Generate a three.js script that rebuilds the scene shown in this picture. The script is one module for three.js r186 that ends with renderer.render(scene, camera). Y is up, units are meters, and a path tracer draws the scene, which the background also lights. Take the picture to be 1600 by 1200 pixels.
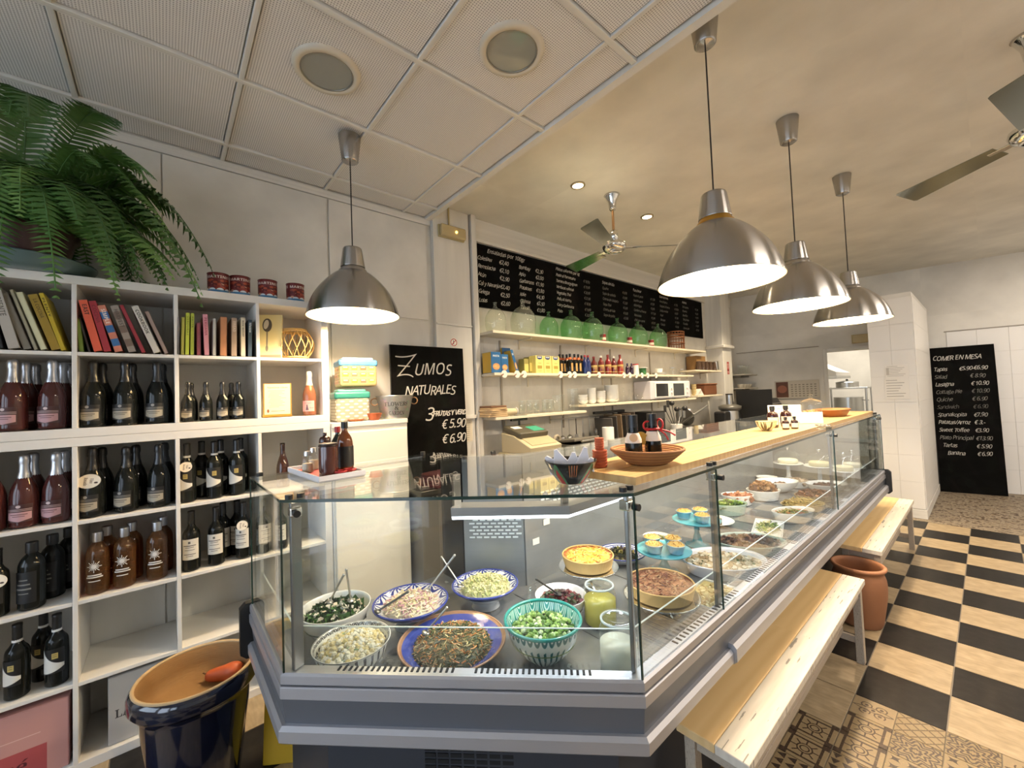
import * as THREE from 'three';
import { RectAreaLightUniformsLib } from 'three/addons/lights/RectAreaLightUniformsLib.js';
import { RoundedBoxGeometry } from 'three/addons/geometries/RoundedBoxGeometry.js';
import { mergeGeometries } from 'three/addons/utils/BufferGeometryUtils.js';
import { ImprovedNoise } from 'three/addons/math/ImprovedNoise.js';

// ---------------------------------------------------------------- camera, sky, light, exposure
RectAreaLightUniformsLib.init();
const scene = new THREE.Scene();
const renderer = new THREE.WebGLRenderer({ antialias: true });
renderer.toneMapping = THREE.LinearToneMapping;
renderer.toneMappingExposure = 0.96;
renderer.shadowMap.enabled = true;
scene.background = new THREE.Color(0.80, 0.92, 1.12).multiplyScalar(5.2);
const EYE = 1.55, FOCAL = 636;
const camera = new THREE.PerspectiveCamera(2 * Math.atan(600 / FOCAL) * 180 / Math.PI, 4 / 3, 0.05, 60);
camera.position.set(0, EYE, 0);
camera.rotation.order = 'YXZ';
camera.rotation.set(0.03306814, 0.86372462, -0.03898025);
camera.updateMatrixWorld();
scene.add(camera);
const LAMP = 9.2, STRIP = 26, SPOT = 18, KITCHEN = 72, PANEL_LAMP = 25;      // strengths of the lamps built below

// ---------------------------------------------------------------- pixel of the 1600 x 1200 photograph -> point on a plane
const rayOf = (x, y) => new THREE.Vector3((x - 800) / FOCAL, (600 - y) / FOCAL, -1).applyEuler(camera.rotation);
const onY = (x, y, Y) => { const d = rayOf(x, y); return d.multiplyScalar((Y - EYE) / d.y).add(camera.position); };
const onX = (x, y, X) => { const d = rayOf(x, y); return d.multiplyScalar(X / d.x).add(camera.position); };
const onZ = (x, y, Z) => { const d = rayOf(x, y); return d.multiplyScalar(Z / d.z).add(camera.position); };

// ---------------------------------------------------------------- helpers
let seed = 7;
const rnd = () => { seed = (seed * 1664525 + 1013904223) >>> 0; return seed / 4294967296; };
const rr = (a, b) => a + (b - a) * rnd();
const pick = a => a[Math.floor(rnd() * a.length) % a.length];
const V = (x, y, z) => new THREE.Vector3(x, y, z);
const PI = Math.PI;
const names = {};
function numbered(n) { const k = names[n] = (names[n] ?? -1) + 1; return k ? `${n}_${String(k).padStart(3, '0')}` : n; }
function thing(name, label, category, pos = [0, 0, 0], turn = 0, group) {
  const o = new THREE.Group(); o.name = numbered(name); scene.add(o);
  if (pos.isVector3) o.position.copy(pos); else o.position.set(...pos);
  o.rotation.y = turn; o.userData = { label, category };
  if (group) o.userData.group = group;
  return o;
}
function part(parent, name, geo, mat, pos, rot, label) {
  const m = new THREE.Mesh(Array.isArray(geo) ? merge(geo) : geo, mat); m.name = name;
  m.castShadow = m.receiveShadow = true;
  if (pos) m.position.set(...(pos.isVector3 ? pos.toArray() : pos));
  if (rot) m.rotation.set(...rot);
  if (label) m.userData.label = label;
  parent.add(m); return m;
}
function single(name, label, category, geo, mat, pos, rot, group) {
  const m = part(scene, numbered(name), geo, mat, pos, rot); m.userData = { label, category };
  if (group) m.userData.group = group;
  return m;
}
function struct(name, geo, mat, pos, rot, label) {
  const m = part(scene, name, geo, mat, pos, rot); m.userData = { kind: 'structure' };
  m.userData.label = label || `${name.replace(/_/g, ' ')} of the delicatessen`; m.userData.category = name.split('_')[0];
  return m;
}
function copy(o, pos, turn, label, group) {
  const c = o.clone(); c.name = numbered(o.name.replace(/_\d{3}$/, '')); c.userData = { ...o.userData };
  if (pos) { if (pos.isVector3) c.position.copy(pos); else c.position.set(...pos); }
  if (turn !== undefined) c.rotation.y = turn;
  if (label) c.userData.label = label; if (group) c.userData.group = group;
  scene.add(c); return c;
}
// geometries
function norm(g) {                                    // make geometries mergeable
  let q = g.index ? g.toNonIndexed() : g;
  for (const k of Object.keys(q.attributes)) if (!['position', 'normal', 'uv', 'color'].includes(k)) q.deleteAttribute(k);
  if (!q.attributes.normal) q.computeVertexNormals();
  if (!q.attributes.uv) q.setAttribute('uv', new THREE.BufferAttribute(new Float32Array(q.attributes.position.count * 2), 2));
  return q;
}
function merge(list) {
  const a = list.map(norm); const c = a.some(g => g.attributes.color);
  if (c) for (const g of a) if (!g.attributes.color) g.setAttribute('color', new THREE.BufferAttribute(new Float32Array(g.attributes.position.count * 3).fill(1), 3));
  return mergeGeometries(a);
}
const box = (w, h, d, x = 0, y = 0, z = 0) => new THREE.BoxGeometry(w, h, d).translate(x, y, z);
const rbox = (w, h, d, r = 0.004, x = 0, y = 0, z = 0, s = 2) => new RoundedBoxGeometry(w, h, d, s, Math.min(r, w / 2.01, h / 2.01, d / 2.01)).translate(x, y, z);
const span = (x0, x1, y0, y1, z0, z1) => box(Math.abs(x1 - x0), Math.abs(y1 - y0), Math.abs(z1 - z0), (x0 + x1) / 2, (y0 + y1) / 2, (z0 + z1) / 2);
const rspan = (x0, x1, y0, y1, z0, z1, r = 0.004) => rbox(Math.abs(x1 - x0), Math.abs(y1 - y0), Math.abs(z1 - z0), r, (x0 + x1) / 2, (y0 + y1) / 2, (z0 + z1) / 2);
const cyl = (r0, r1, h, x = 0, y = 0, z = 0, n = 20) => new THREE.CylinderGeometry(r0, r1, h, n).translate(x, y, z);
const ball = (r, x = 0, y = 0, z = 0, n = 14) => new THREE.SphereGeometry(r, n, Math.ceil(n * 0.7)).translate(x, y, z);
const lathe = (pts, n = 28) => new THREE.LatheGeometry(pts.map(p => new THREE.Vector2(p[0], p[1])), n);
const torus = (R, r, x = 0, y = 0, z = 0, n = 28, m = 8) => new THREE.TorusGeometry(R, r, m, n).rotateX(PI / 2).translate(x, y, z);
function rod(a, b, r0, r1 = r0, n = 8) {
  const A = a.isVector3 ? a : V(...a), B = b.isVector3 ? b : V(...b), d = B.clone().sub(A);
  const g = new THREE.CylinderGeometry(r1, r0, d.length(), n);
  g.applyQuaternion(new THREE.Quaternion().setFromUnitVectors(V(0, 1, 0), d.normalize()));
  return g.translate((A.x + B.x) / 2, (A.y + B.y) / 2, (A.z + B.z) / 2);
}
function tube(pts, r, n = 24, m = 8) { return new THREE.TubeGeometry(new THREE.CatmullRomCurve3(pts.map(p => p.isVector3 ? p : V(...p))), n, r, m); }
function smooth(pts, n = 6) {                           // smooth a lathe profile
  return new THREE.CatmullRomCurve3(pts.map(p => V(p[0], p[1], 0))).getPoints(n * (pts.length - 1)).map(p => [Math.max(0, p.x), p.y]);
}
function metricUV(g, s = 1) {                           // texture coordinates in metres from the facing direction
  const q = g.index ? g.toNonIndexed() : g; if (!q.attributes.normal) q.computeVertexNormals();
  const p = q.attributes.position, nn = q.attributes.normal, u = new Float32Array(p.count * 2);
  for (let i = 0; i < p.count; i++) {
    const ax = Math.abs(nn.getX(i)), ay = Math.abs(nn.getY(i)), az = Math.abs(nn.getZ(i));
    if (ay >= ax && ay >= az) { u[2 * i] = p.getX(i) * s; u[2 * i + 1] = p.getZ(i) * s; }
    else if (ax >= az) { u[2 * i] = p.getZ(i) * s; u[2 * i + 1] = p.getY(i) * s; }
    else { u[2 * i] = p.getX(i) * s; u[2 * i + 1] = p.getY(i) * s; }
  }
  q.setAttribute('uv', new THREE.BufferAttribute(u, 2)); return q;
}
function tint(g, c) {                                   // vertex colours
  const q = g.index ? g.toNonIndexed() : g, n = q.attributes.position.count, a = new Float32Array(n * 3), k = new THREE.Color(c);
  for (let i = 0; i < n; i++) { a[3 * i] = k.r; a[3 * i + 1] = k.g; a[3 * i + 2] = k.b; }
  q.setAttribute('color', new THREE.BufferAttribute(a, 3)); return q;
}
// textures
const noise = new ImprovedNoise();
const fbm = (x, y, z = 0, o = 4) => { let a = 0, f = 1, w = 0.5; for (let i = 0; i < o; i++) { a += w * noise.noise(x * f, y * f, z + i * 7.3); f *= 2; w *= 0.5; } return a; };
function dataTex(n, m, fn, srgb = false, rep = 1) {
  const d = new Uint8Array(n * m * 4);
  for (let j = 0; j < m; j++) for (let i = 0; i < n; i++) { const c = fn(i / n, j / m), k = 4 * (j * n + i); for (let q = 0; q < 3; q++) d[k + q] = Math.max(0, Math.min(255, 255 * (c.length ? c[q] : c))); d[k + 3] = 255; }
  const t = new THREE.DataTexture(d, n, m); t.wrapS = t.wrapT = THREE.RepeatWrapping; t.magFilter = THREE.LinearFilter; t.repeat.set(rep, rep);
  if (srgb) t.colorSpace = THREE.SRGBColorSpace; t.needsUpdate = true; return t;
}
function drawn(w, h, fn) {
  const c = document.createElement('canvas'); c.width = w; c.height = h; const x = c.getContext('2d'); fn(x, w, h);
  const t = new THREE.CanvasTexture(c); t.colorSpace = THREE.SRGBColorSpace; t.wrapS = t.wrapT = THREE.RepeatWrapping; t.anisotropy = 8; return t;
}
const tile = (f, s) => (u, v) => f(Math.cos(2 * PI * u) * s, Math.sin(2 * PI * u) * s) + f(Math.cos(2 * PI * v) * s + 31, Math.sin(2 * PI * v) * s + 17);   // seamless
const mats = {};
function mat(color, rough = 0.6, extra = {}) {
  const { key, ...rest } = extra; const id = key || (typeof color === 'string' && !Object.values(rest).some(v => v && v.isTexture) ? color + rough + JSON.stringify(rest) : null);
  if (id && mats[id]) return mats[id];
  const m = new THREE.MeshPhysicalMaterial({ color, roughness: rough, ...rest });
  if (id) mats[id] = m; return m;
}
const metal = (color, rough, extra = {}) => mat(color, rough, { metalness: 1, ...extra });
const lin = (r, g, b) => new THREE.Color().setRGB(r, g, b);
const fineBump = dataTex(256, 256, (u, v) => 0.5 + 0.5 * fbm(u * 40, v * 40, 0, 3));
const blot = dataTex(512, 512, (u, v) => { const n = 0.93 + 0.12 * fbm(u * 6, v * 6, 3, 5); return [n, n, n * 0.99]; }, true, 0.5);
const scuffRough = dataTex(256, 256, (u, v) => 0.5 + 0.35 * fbm(u * 9, v * 9, 5, 4));
const brushed = dataTex(256, 256, (u, v) => 0.5 + 0.5 * noise.noise(u * 3, v * 120, 1.5));
const woodTex = (a, b, sx = 3, sy = 46, sd = 0) => dataTex(512, 512, (u, v) => {
  const w = 0.5 + 0.5 * fbm(u * sx + 0.6 * noise.noise(u * 2, v * 3, sd), v * sy, sd, 3), r = 0.5 + 0.5 * Math.sin((v * 9 + 1.4 * fbm(u * 1.3, v * 4, sd + 9, 3)) * 9), k = Math.min(1, Math.max(0, 0.65 * w + 0.35 * r));
  return [a[0] + (b[0] - a[0]) * k, a[1] + (b[1] - a[1]) * k, a[2] + (b[2] - a[2]) * k];
}, true);
const PANE = new THREE.MeshPhysicalMaterial({ color: lin(0.965, 0.985, 0.978), roughness: 0.015, transmission: 1, thickness: 0, ior: 1.5, specularIntensity: 1 });
const CLEAR = new THREE.MeshPhysicalMaterial({ color: lin(0.975, 0.985, 0.98), roughness: 0.03, transmission: 1, thickness: 0, ior: 1.5 });
const WHITE = mat('#e6e3dc', 0.5), CHINA = mat('#eeeeea', 0.18, { clearcoat: 0.6, clearcoatRoughness: 0.1 }), BLACK = mat('#141414', 0.5), DARK = mat('#262626', 0.45);
const STEEL = metal('#c4c4c2', 0.28), CHROME = metal('#dcdcda', 0.08), ALU = metal('#b9b8b6', 0.36);
const vcol = (rough = 0.6, extra = {}) => mat('#ffffff', rough, { vertexColors: true, ...extra, key: 'vc' + rough + JSON.stringify(extra) });
// ================================================================ THE ROOM
const WX = -3.03, CL = 3.09, CH = 3.22, STEP = -1.73;       // left wall, low and high ceiling, edge of the low ceiling
const paintMap = blot.clone(); paintMap.repeat.set(0.4, 0.4);
const PAINT = mat(lin(0.78, 0.76, 0.72), 0.55, { map: paintMap, bumpMap: fineBump, bumpScale: 0.0006 });
const PANEL = mat(lin(0.79, 0.77, 0.73), 0.45, { map: paintMap });
const CEILPAINT = mat(lin(0.80, 0.775, 0.72), 0.7, { map: paintMap, bumpMap: fineBump, bumpScale: 0.0008 });
const GROUT = mat(lin(0.20, 0.17, 0.13), 0.85);
const smallTileBump = dataTex(256, 256, (u, v) => { const a = (u * 4) % 1, b = (v * 4) % 1; return (a < 0.035 || b < 0.035) ? 0.2 : 0.75; });
const shelfWallMap = blot.clone(); shelfWallMap.repeat.set(0.7, 0.7);
const smallTB = smallTileBump.clone(); smallTB.repeat.set(1.66, 1.66);
const SHELFWALL = mat(lin(0.78, 0.755, 0.70), 0.3, { map: shelfWallMap, bumpMap: smallTB, bumpScale: 0.0015 });

const floor = struct('floor', metricUV(span(WX - 0.15, 2.75, -0.12, -0.004, 3.0, -9.0)), GROUT, null, null, 'tiled shop floor with dark grout');
const wallLeft = struct('wall_left', metricUV(span(WX - 0.15, WX, -0.1, 3.35, 3.0, -8.3)), SHELFWALL, null, null, 'white long wall behind the shelves');
struct('wall_right', metricUV(span(2.6, 2.75, -0.1, 3.35, 3.0, -9.2)), PAINT);
// back wall, a little askew, with the kitchen doorway
const bwA = V(WX, 0, -7.98), bwB = V(2.75, 0, -9.17), bwT = Math.atan2(-(bwB.z - bwA.z), bwB.x - bwA.x), bwL = bwA.distanceTo(bwB);
const backWall = new THREE.Group(); backWall.name = 'wall_back'; backWall.userData = { kind: 'structure', label: 'white back wall with the kitchen doorway', category: 'wall' };
backWall.position.copy(bwA); backWall.rotation.y = bwT; scene.add(backWall);
const D0 = 1.36, D1 = 2.28, DH = 2.09;                      // doorway along the back wall
part(backWall, 'wall_face', [metricUV(span(0, D0, -0.1, 3.35, -0.15, 0)), metricUV(span(D1, bwL, -0.1, 3.35, -0.15, 0)), metricUV(span(D0, D1, DH, 3.35, -0.15, 0))], PAINT);
for (const [a, b, c, d] of [[D0 - 0.05, D0, 0, DH + 0.05], [D1, D1 + 0.05, 0, DH + 0.05], [D0, D1, DH, DH + 0.05]]) part(backWall, 'door_frame', rspan(a, b, c, d, 0, 0.025, 0.004), PANEL);
part(backWall, 'dado_rail', rspan(0.05, D0 - 0.1, 2.19, 2.2, 0, 0.012, 0.002), mat('#8d877c', 0.6));
const wtMat = mat(lin(0.76, 0.75, 0.73), 0.2);
const wtGeo = rbox(0.2885, 0.3185, 0.008, 0.0015);
for (let i = 0; i < 8; i++) for (let j = 0; j < 7; j++) part(backWall, 'wall_tile', wtGeo, wtMat, [2.72 + 0.145 + i * 0.29, 0.16 + j * 0.32, 0.004]);
part(backWall, 'tile_trim', rspan(2.7, 5.1, 2.242, 2.256, 0, 0.016, 0.003), mat('#9a948a', 0.5));
// kitchen behind the doorway
const kitchen = (n, g, m, l) => struct(n, g, m, [bwA.x, 0, bwA.z], [0, bwT, 0], l);
kitchen('wall_kitchen', [metricUV(span(0.3, 3.4, -0.1, 3.0, -3.1, -3.25)), metricUV(span(0.2, 0.3, -0.1, 3.0, -0.151, -3.2)), metricUV(span(3.4, 3.5, -0.1, 3.0, -0.151, -3.2))], PAINT, 'white kitchen wall beyond the doorway');
kitchen('floor_kitchen', span(0.3, 3.4, -0.12, 0, -0.151, -3.2), mat('#8a8175', 0.7), 'kitchen floor beyond the doorway');
kitchen('ceiling_kitchen', span(0.2, 3.5, 3.0, 3.1, -0.151, -3.2), WHITE, 'white kitchen ceiling beyond the doorway');
{
  const t = thing('kitchen_ceiling_light', 'bright square ceiling panel lighting the kitchen beyond the doorway', 'lamp', [-1.6, 2.985, -9.8]);
  part(t, 'frame', box(1.24, 0.03, 0.64), WHITE);
  part(t, 'diffuser', box(1.2, 0.01, 0.6, 0, -0.017, 0), mat('#ffffff', 0.5, { emissive: '#fff6e8', emissiveIntensity: 3 }));
  const l = new THREE.RectAreaLight('#fff4e4', KITCHEN * 0.42, 1.2, 0.6); l.position.set(-1.6, 2.955, -9.8); l.lookAt(-1.6, 0, -9.8); scene.add(l);
}
// white pier in front of the back wall, faced with tiles
const PX0 = -0.925, PX1 = -0.53, PZ0 = -6.5, PZ1 = -8.35;
const pier = struct('wall_pier', metricUV(span(PX0, PX1, 0, 2.585, PZ0, PZ1)), PAINT, null, null, 'white square pier beside the doorway');
const ptG = rbox(0.1955, 0.3015, 0.006, 0.001), ptS = rbox(0.006, 0.3015, 0.2695, 0.001), ptMat = mat(lin(0.78, 0.76, 0.72), 0.35);
for (let j = 0; j < 8; j++) { for (let i = 0; i < 2; i++) part(pier, 'wall_tile', ptG, ptMat, [PX0 + 0.1 + i * 0.197, 0.26 + j * 0.303, PZ0 + 0.004]); for (let i = 0; i < 6; i++) part(pier, 'wall_tile', ptS, ptMat, [PX1 + 0.004, 0.26 + j * 0.303, PZ0 - 0.15 - i * 0.271]); }
part(pier, 'skirting', rspan(PX0 - 0.005, PX1 + 0.01, 0, 0.1, PZ0 + 0.01, PZ1, 0.004), PANEL);
for (const [n, a, b, c, d] of [['paper_notice', 1383, 571, 1421, 589], ['paper_notice', 1382, 591, 1422, 623]]) {
  const p = onZ(a, b, PZ0), q = onZ(c, d, PZ0), g = numbered(n) === 'paper_notice';
  const tx = drawn(128, 96, (x, w, h) => { x.fillStyle = '#e9e6e0'; x.fillRect(0, 0, w, h); x.fillStyle = '#a8a49e'; for (let i = 0; i < 7; i++) x.fillRect(8, 10 + i * 12, 60 + ((i * 37) % 48), 3); if (g) { x.fillStyle = '#b9b4ac'; x.fillRect(4, 20, 16, 56); } });
  const m = part(scene, g ? 'paper_notice' : 'paper_notice_001', box(q.x - p.x, p.y - q.y, 0.003), mat('#ffffff', 0.8, { map: tx }), [(p.x + q.x) / 2, (p.y + q.y) / 2, PZ0 + 0.0105]);
  m.userData = { label: g ? 'short printed paper notice taped high on the white pier' : 'larger printed paper sheet taped under another on the pier', category: 'notice' };
}
// front of the shop behind the camera: door opening and window to the street
const FZ = 2.9;
struct('wall_front', [metricUV(span(WX - 0.15, -2.75, -0.1, 3.35, FZ, FZ + 0.2)), metricUV(span(-2.75, -0.85, -0.1, 0.7, FZ, FZ + 0.2)), metricUV(span(-2.75, -0.85, 2.65, 3.35, FZ, FZ + 0.2)), metricUV(span(-0.85, -0.6, -0.1, 3.35, FZ, FZ + 0.2)), metricUV(span(-0.6, 0.75, 2.55, 3.35, FZ, FZ + 0.2)), metricUV(span(0.75, 1.0, -0.1, 3.35, FZ, FZ + 0.2)), metricUV(span(1.0, 2.4, -0.1, 0.7, FZ, FZ + 0.2)), metricUV(span(1.0, 2.4, 2.65, 3.35, FZ, FZ + 0.2)), metricUV(span(2.4, 2.75, -0.1, 3.35, FZ, FZ + 0.2))], PAINT, null, null, 'shop front wall with street window and door opening');
for (const [i, a, b] of [[1, -2.75, -0.85], [2, 1.0, 2.4]]) {
  const w = new THREE.Group(); w.name = `window_${i}`; w.userData = { kind: 'structure', label: 'shop window to the street', category: 'window' }; scene.add(w);
  part(w, 'window_frame', [span(a, b, 0.7, 0.76, FZ + 0.06, FZ + 0.14), span(a, b, 2.59, 2.65, FZ + 0.06, FZ + 0.14), span(a, a + 0.06, 0.7, 2.65, FZ + 0.06, FZ + 0.14), span(b - 0.06, b, 0.7, 2.65, FZ + 0.06, FZ + 0.14)], DARK);
  part(w, 'pane', span(a + 0.05, b - 0.05, 0.75, 2.6, FZ + 0.09, FZ + 0.1), PANE);
}
struct('ground_street', span(-6, 6, -0.14, -0.02, FZ + 0.2, 9), mat('#b9b6b0', 0.8), null, null, 'pale paved street outside the shop front');

// ---------------------------------------------------------------- ceilings
const ceilHigh = struct('ceiling', [metricUV(span(WX - 0.15, 2.75, CH, CH + 0.12, STEP, -9.4))], CEILPAINT, null, null, 'smooth cream ceiling above the counter');
struct('trim_1', [metricUV(span(WX, 2.6, CL - 0.012, CH + 0.02, STEP, STEP + 0.045))], PANEL, null, null, 'white edge strip where the tiled ceiling ends');
const dots = dataTex(256, 256, (u, v) => { const a = (u * 16) % 1 - 0.5, b = (v * 16) % 1 - 0.5; return a * a + b * b < 0.09 ? 0.1 : 0.8; }), dotsC = dataTex(256, 256, (u, v) => { const a = (u * 16) % 1 - 0.5, b = (v * 16) % 1 - 0.5, k = (a * a + b * b < 0.08 ? 0.72 : 1); return [k, k, k]; }, true);
for (const t of [dots, dotsC]) t.repeat.set(6.2, 6.2);
const CTILE = [0.76, 0.74, 0.77].map((k, i) => mat(lin(k, k * 0.97, k * 0.93), 0.8, { map: dotsC, bumpMap: dots, bumpScale: 0.0006, key: 'ct' + i }));
const lowCeil = struct('ceiling_tiled', span(WX - 0.15, 2.75, CL + 0.02, CL + 0.14, 3.0, STEP + 0.005), PANEL, null, null, 'dropped ceiling of perforated square tiles in a white grid');
const gx = [-3.03, -2.82, -2.215, -1.607, -1.0, -0.395, 0.21, 0.815, 1.42, 2.025, 2.6], gz = [2.9, 2.74, 2.135, 1.53, 0.925, 0.32, -0.285, -0.89, -1.49, STEP + 0.045];
const ctGeo = {};
for (let i = 0; i < gx.length - 1; i++) for (let j = 0; j < gz.length - 1; j++) {
  const w = gx[i + 1] - gx[i] - 0.036, d = gz[j] - gz[j + 1] - 0.03; if (d < 0.05) continue;
  const k = w.toFixed(2) + d.toFixed(2); ctGeo[k] ??= metricUV(rbox(w, 0.014, d, 0.003, 0, 0, 0, 1));
  part(lowCeil, 'ceiling_tile', ctGeo[k], CTILE[(i * 5 + j * 3) % 3], [(gx[i] + gx[i + 1]) / 2, CL + 0.014 + 0.002 * ((i + j) % 2), (gz[j] + gz[j + 1]) / 2]);
}
for (const x of gx.slice(1, -1)) part(lowCeil, 'grid_bar', rspan(x - 0.014, x + 0.014, CL - 0.004, CL + 0.02, 2.9, STEP + 0.045, 0.003), PANEL);
for (const z of gz.slice(1, -1)) part(lowCeil, 'grid_bar', rspan(WX, 2.6, CL - 0.002, CL + 0.02, z - 0.011, z + 0.011, 0.003), PANEL);

// ---------------------------------------------------------------- panelling on the left wall
const pnl = (z0, z1, y0, y1) => { part(wallLeft, 'wall_panel', rspan(WX, WX + 0.012, y0, y1, z0, z1, 0.003), PANEL); };
for (const [z0, z1] of [[2.88, 2.11], [2.1, 1.31], [1.3, 0.71], [0.70, 0.006], [0, -0.895], [-0.907, -1.69]]) { pnl(z0, z1, 0.1, 2.21); pnl(z0, z1, 2.225, 3.03); }
part(wallLeft, 'cornice', rspan(WX, WX + 0.016, 3.035, CL, 2.88, -1.73, 0.003), PANEL);
const pil = struct('trim_2', [rspan(WX, WX + 0.05, 0, CH, -1.735, -2.1, 0.005)], PANEL, null, null, 'white flat pilaster beside the chalkboard wall');
part(pil, 'post', rspan(WX, WX + 0.075, 0, CH, -2.115, -2.17, 0.006), PANEL);
part(pil, 'ledge', rspan(WX + 0.05, WX + 0.06, 2.19, 2.205, -1.74, -2.1, 0.002), PANEL);
part(pil, 'ledge', rspan(WX + 0.05, WX + 0.075, 1.38, 1.41, -1.74, -2.1, 0.003), PANEL);
part(wallLeft, 'frieze', rspan(WX, WX + 0.02, 3.03, CH, -2.17, -7.9, 0.003), PANEL);
part(wallLeft, 'frieze_moulding', rspan(WX, WX + 0.035, 3.0, 3.03, -2.17, -6.85, 0.004), PANEL);
// far column with its small capital
const col = struct('trim_3', [rspan(WX, -2.77, 0, CH, -6.88, -7.22, 0.006)], PANEL, null, null, 'white square column at the end of the wall shelves');
part(col, 'capital', rspan(WX, -2.73, 2.22, 2.27, -6.84, -7.26, 0.012), PANEL);

// ---------------------------------------------------------------- floor tiles
const T = 0.3133, TX = -0.513, TZ = -2.62;
const tan = [0, 1, 2, 3].map(i => dataTex(128, 128, (u, v) => { const g = 0.5 + 0.5 * fbm(u * 4 + i * 9, v * 22, i, 4), b = 0.5 + 0.5 * fbm(u * 5, v * 5, i * 3 + 4, 4), w = 0.8 * g + 0.8 * b - 0.32; return [0.49 + 0.25 * w, 0.43 + 0.225 * w, 0.325 + 0.205 * w]; }, true));
const blk = [0, 1].map(i => dataTex(128, 128, (u, v) => { const w = fbm(u * 6 + i * 5, v * 6, i + 2, 5); return [0.115 + 0.08 * w, 0.107 + 0.075 * w, 0.1 + 0.07 * w]; }, true));
const TAN = tan.map((t, i) => mat('#ffffff', 0.42, { map: t, bumpMap: fineBump, bumpScale: 0.0004, key: 'tan' + i })), BLK = blk.map((t, i) => mat('#ffffff', 0.42, { map: t, bumpMap: fineBump, bumpScale: 0.0003, specularIntensity: 0.45, key: 'blk' + i }));
const tGeo = new RoundedBoxGeometry(T - 0.005, 0.012, T - 0.005, 1, 0.0015);
const INK = '#43352a', CREAM = '#cbb78c';
const patTex = [0, 1, 2, 3, 4, 5, 6, 7].map(k => drawn(192, 192, (x, w) => {
  const bg = ['#9c8a68', '#a49272', '#a18f6d', '#93825f', '#9f8d6a', '#988764', '#9d8c6a', '#92805d'][k], ink = ['#3f3229', '#4a3b2e', '#453629', '#8a744d', '#3d3128', '#4c4037', '#66543a', '#3b2f27'][k];
  x.fillStyle = bg; x.fillRect(0, 0, w, w); x.strokeStyle = x.fillStyle = ink; x.lineWidth = 6;
  const c = w / 2;
  if (k === 0) for (let i = 0; i < 4; i++) for (let j = 0; j < 4; j++) { x.beginPath(); const a = i * 48, b = j * 48; x.moveTo(a + 24, b + 3); x.lineTo(a + 45, b + 42); x.lineTo(a + 3, b + 42); x.fill(); }
  if (k === 1) { for (const [a, b] of [[c - 34, c - 34], [c + 34, c - 34], [c - 34, c + 34], [c + 34, c + 34]]) { x.beginPath(); x.arc(a, b, 24, 0, 5.4); x.stroke(); x.beginPath(); x.arc(a, b, 9, 0, 7); x.fill(); } x.beginPath(); x.arc(c, c, 10, 0, 7); x.fill(); x.beginPath(); x.moveTo(c, 6); x.quadraticCurveTo(c + 40, c, c, w - 6); x.quadraticCurveTo(c - 40, c, c, 6); x.stroke(); }
  if (k === 2) { x.lineWidth = 12; x.strokeRect(26, 26, w - 52, w - 52); x.clearRect(0, 0, 0, 0); x.lineWidth = 7; x.beginPath(); x.arc(c, c, 34, 0, 7); x.stroke(); x.beginPath(); x.arc(c, c, 20, 0, 7); x.stroke(); for (let i = 0; i < 8; i++) { x.beginPath(); x.moveTo(c + 36 * Math.cos(i * PI / 4), c + 36 * Math.sin(i * PI / 4)); x.lineTo(c + 66 * Math.cos(i * PI / 4), c + 66 * Math.sin(i * PI / 4)); x.stroke(); } x.fillRect(0, 0, 34, 34); x.fillRect(w - 34, 0, 34, 34); x.fillRect(0, w - 34, 34, 34); x.fillRect(w - 34, w - 34, 34, 34); }
  if (k === 3) for (let i = -2; i < 8; i++) for (let j = 0; j < 8; j++) { x.beginPath(); const a = i * 64 + (j % 2) * 32, b = j * 48; x.moveTo(a, b + 24); x.lineTo(a + 28, b + 4); x.lineTo(a + 56, b + 24); x.lineTo(a + 28, b + 44); x.fill(); }
  if (k === 4) { for (let i = 0; i < 3; i++) for (let j = 0; j < 3; j++) { const a = i * 64 + 32, b = j * 64 + 32; x.beginPath(); x.moveTo(a - 24, b - 24); x.quadraticCurveTo(a, b, a + 24, b - 24); x.quadraticCurveTo(a, b, a + 24, b + 24); x.quadraticCurveTo(a, b, a - 24, b + 24); x.quadraticCurveTo(a, b, a - 24, b - 24); x.fill(); } }
  if (k === 5) { x.lineWidth = 8; for (let r = 20; r < 100; r += 26) { x.beginPath(); for (let i = 0; i <= 48; i++) { const t = i / 48 * 2 * PI, q = r * (1 + 0.22 * Math.cos(t * 8)); x.lineTo(c + q * Math.cos(t), c + q * Math.sin(t)); } x.stroke(); } for (const a of [0, w]) for (const b of [0, w]) { x.beginPath(); x.arc(a, b, 40, 0, 7); x.stroke(); } }
  if (k === 6) { x.lineWidth = 8; for (let i = 0; i < 8; i++) { x.beginPath(); x.moveTo(i * 64 - w, 0); x.lineTo(i * 64, w); x.stroke(); x.beginPath(); x.moveTo(i * 64, 0); x.lineTo(i * 64 - w, w); x.stroke(); } }
  if (k === 7) { x.beginPath(); for (let i = 0; i <= 64; i++) { const t = i / 64 * 2 * PI, q = 74 + 16 * Math.cos(t * 12); x.lineTo(c + q * Math.cos(t), c + q * Math.sin(t)); } x.lineWidth = 7; x.stroke(); for (let i = 0; i < 4; i++) { x.save(); x.translate(c, c); x.rotate(i * PI / 2); x.beginPath(); x.ellipse(0, -36, 13, 30, 0, 0, 7); x.fill(); x.restore(); } }
  for (let i = 0; i < 260; i++) { x.fillStyle = `rgba(${160 + rnd() * 60},${140 + rnd() * 50},${100 + rnd() * 50},0.28)`; x.fillRect(rnd() * w, rnd() * w, 2 + rnd() * 5, 2 + rnd() * 4); }
}));
const PAT = patTex.map((t, i) => mat('#dcd8d4', 0.45, { map: t, key: 'pat' + i }));
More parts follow.
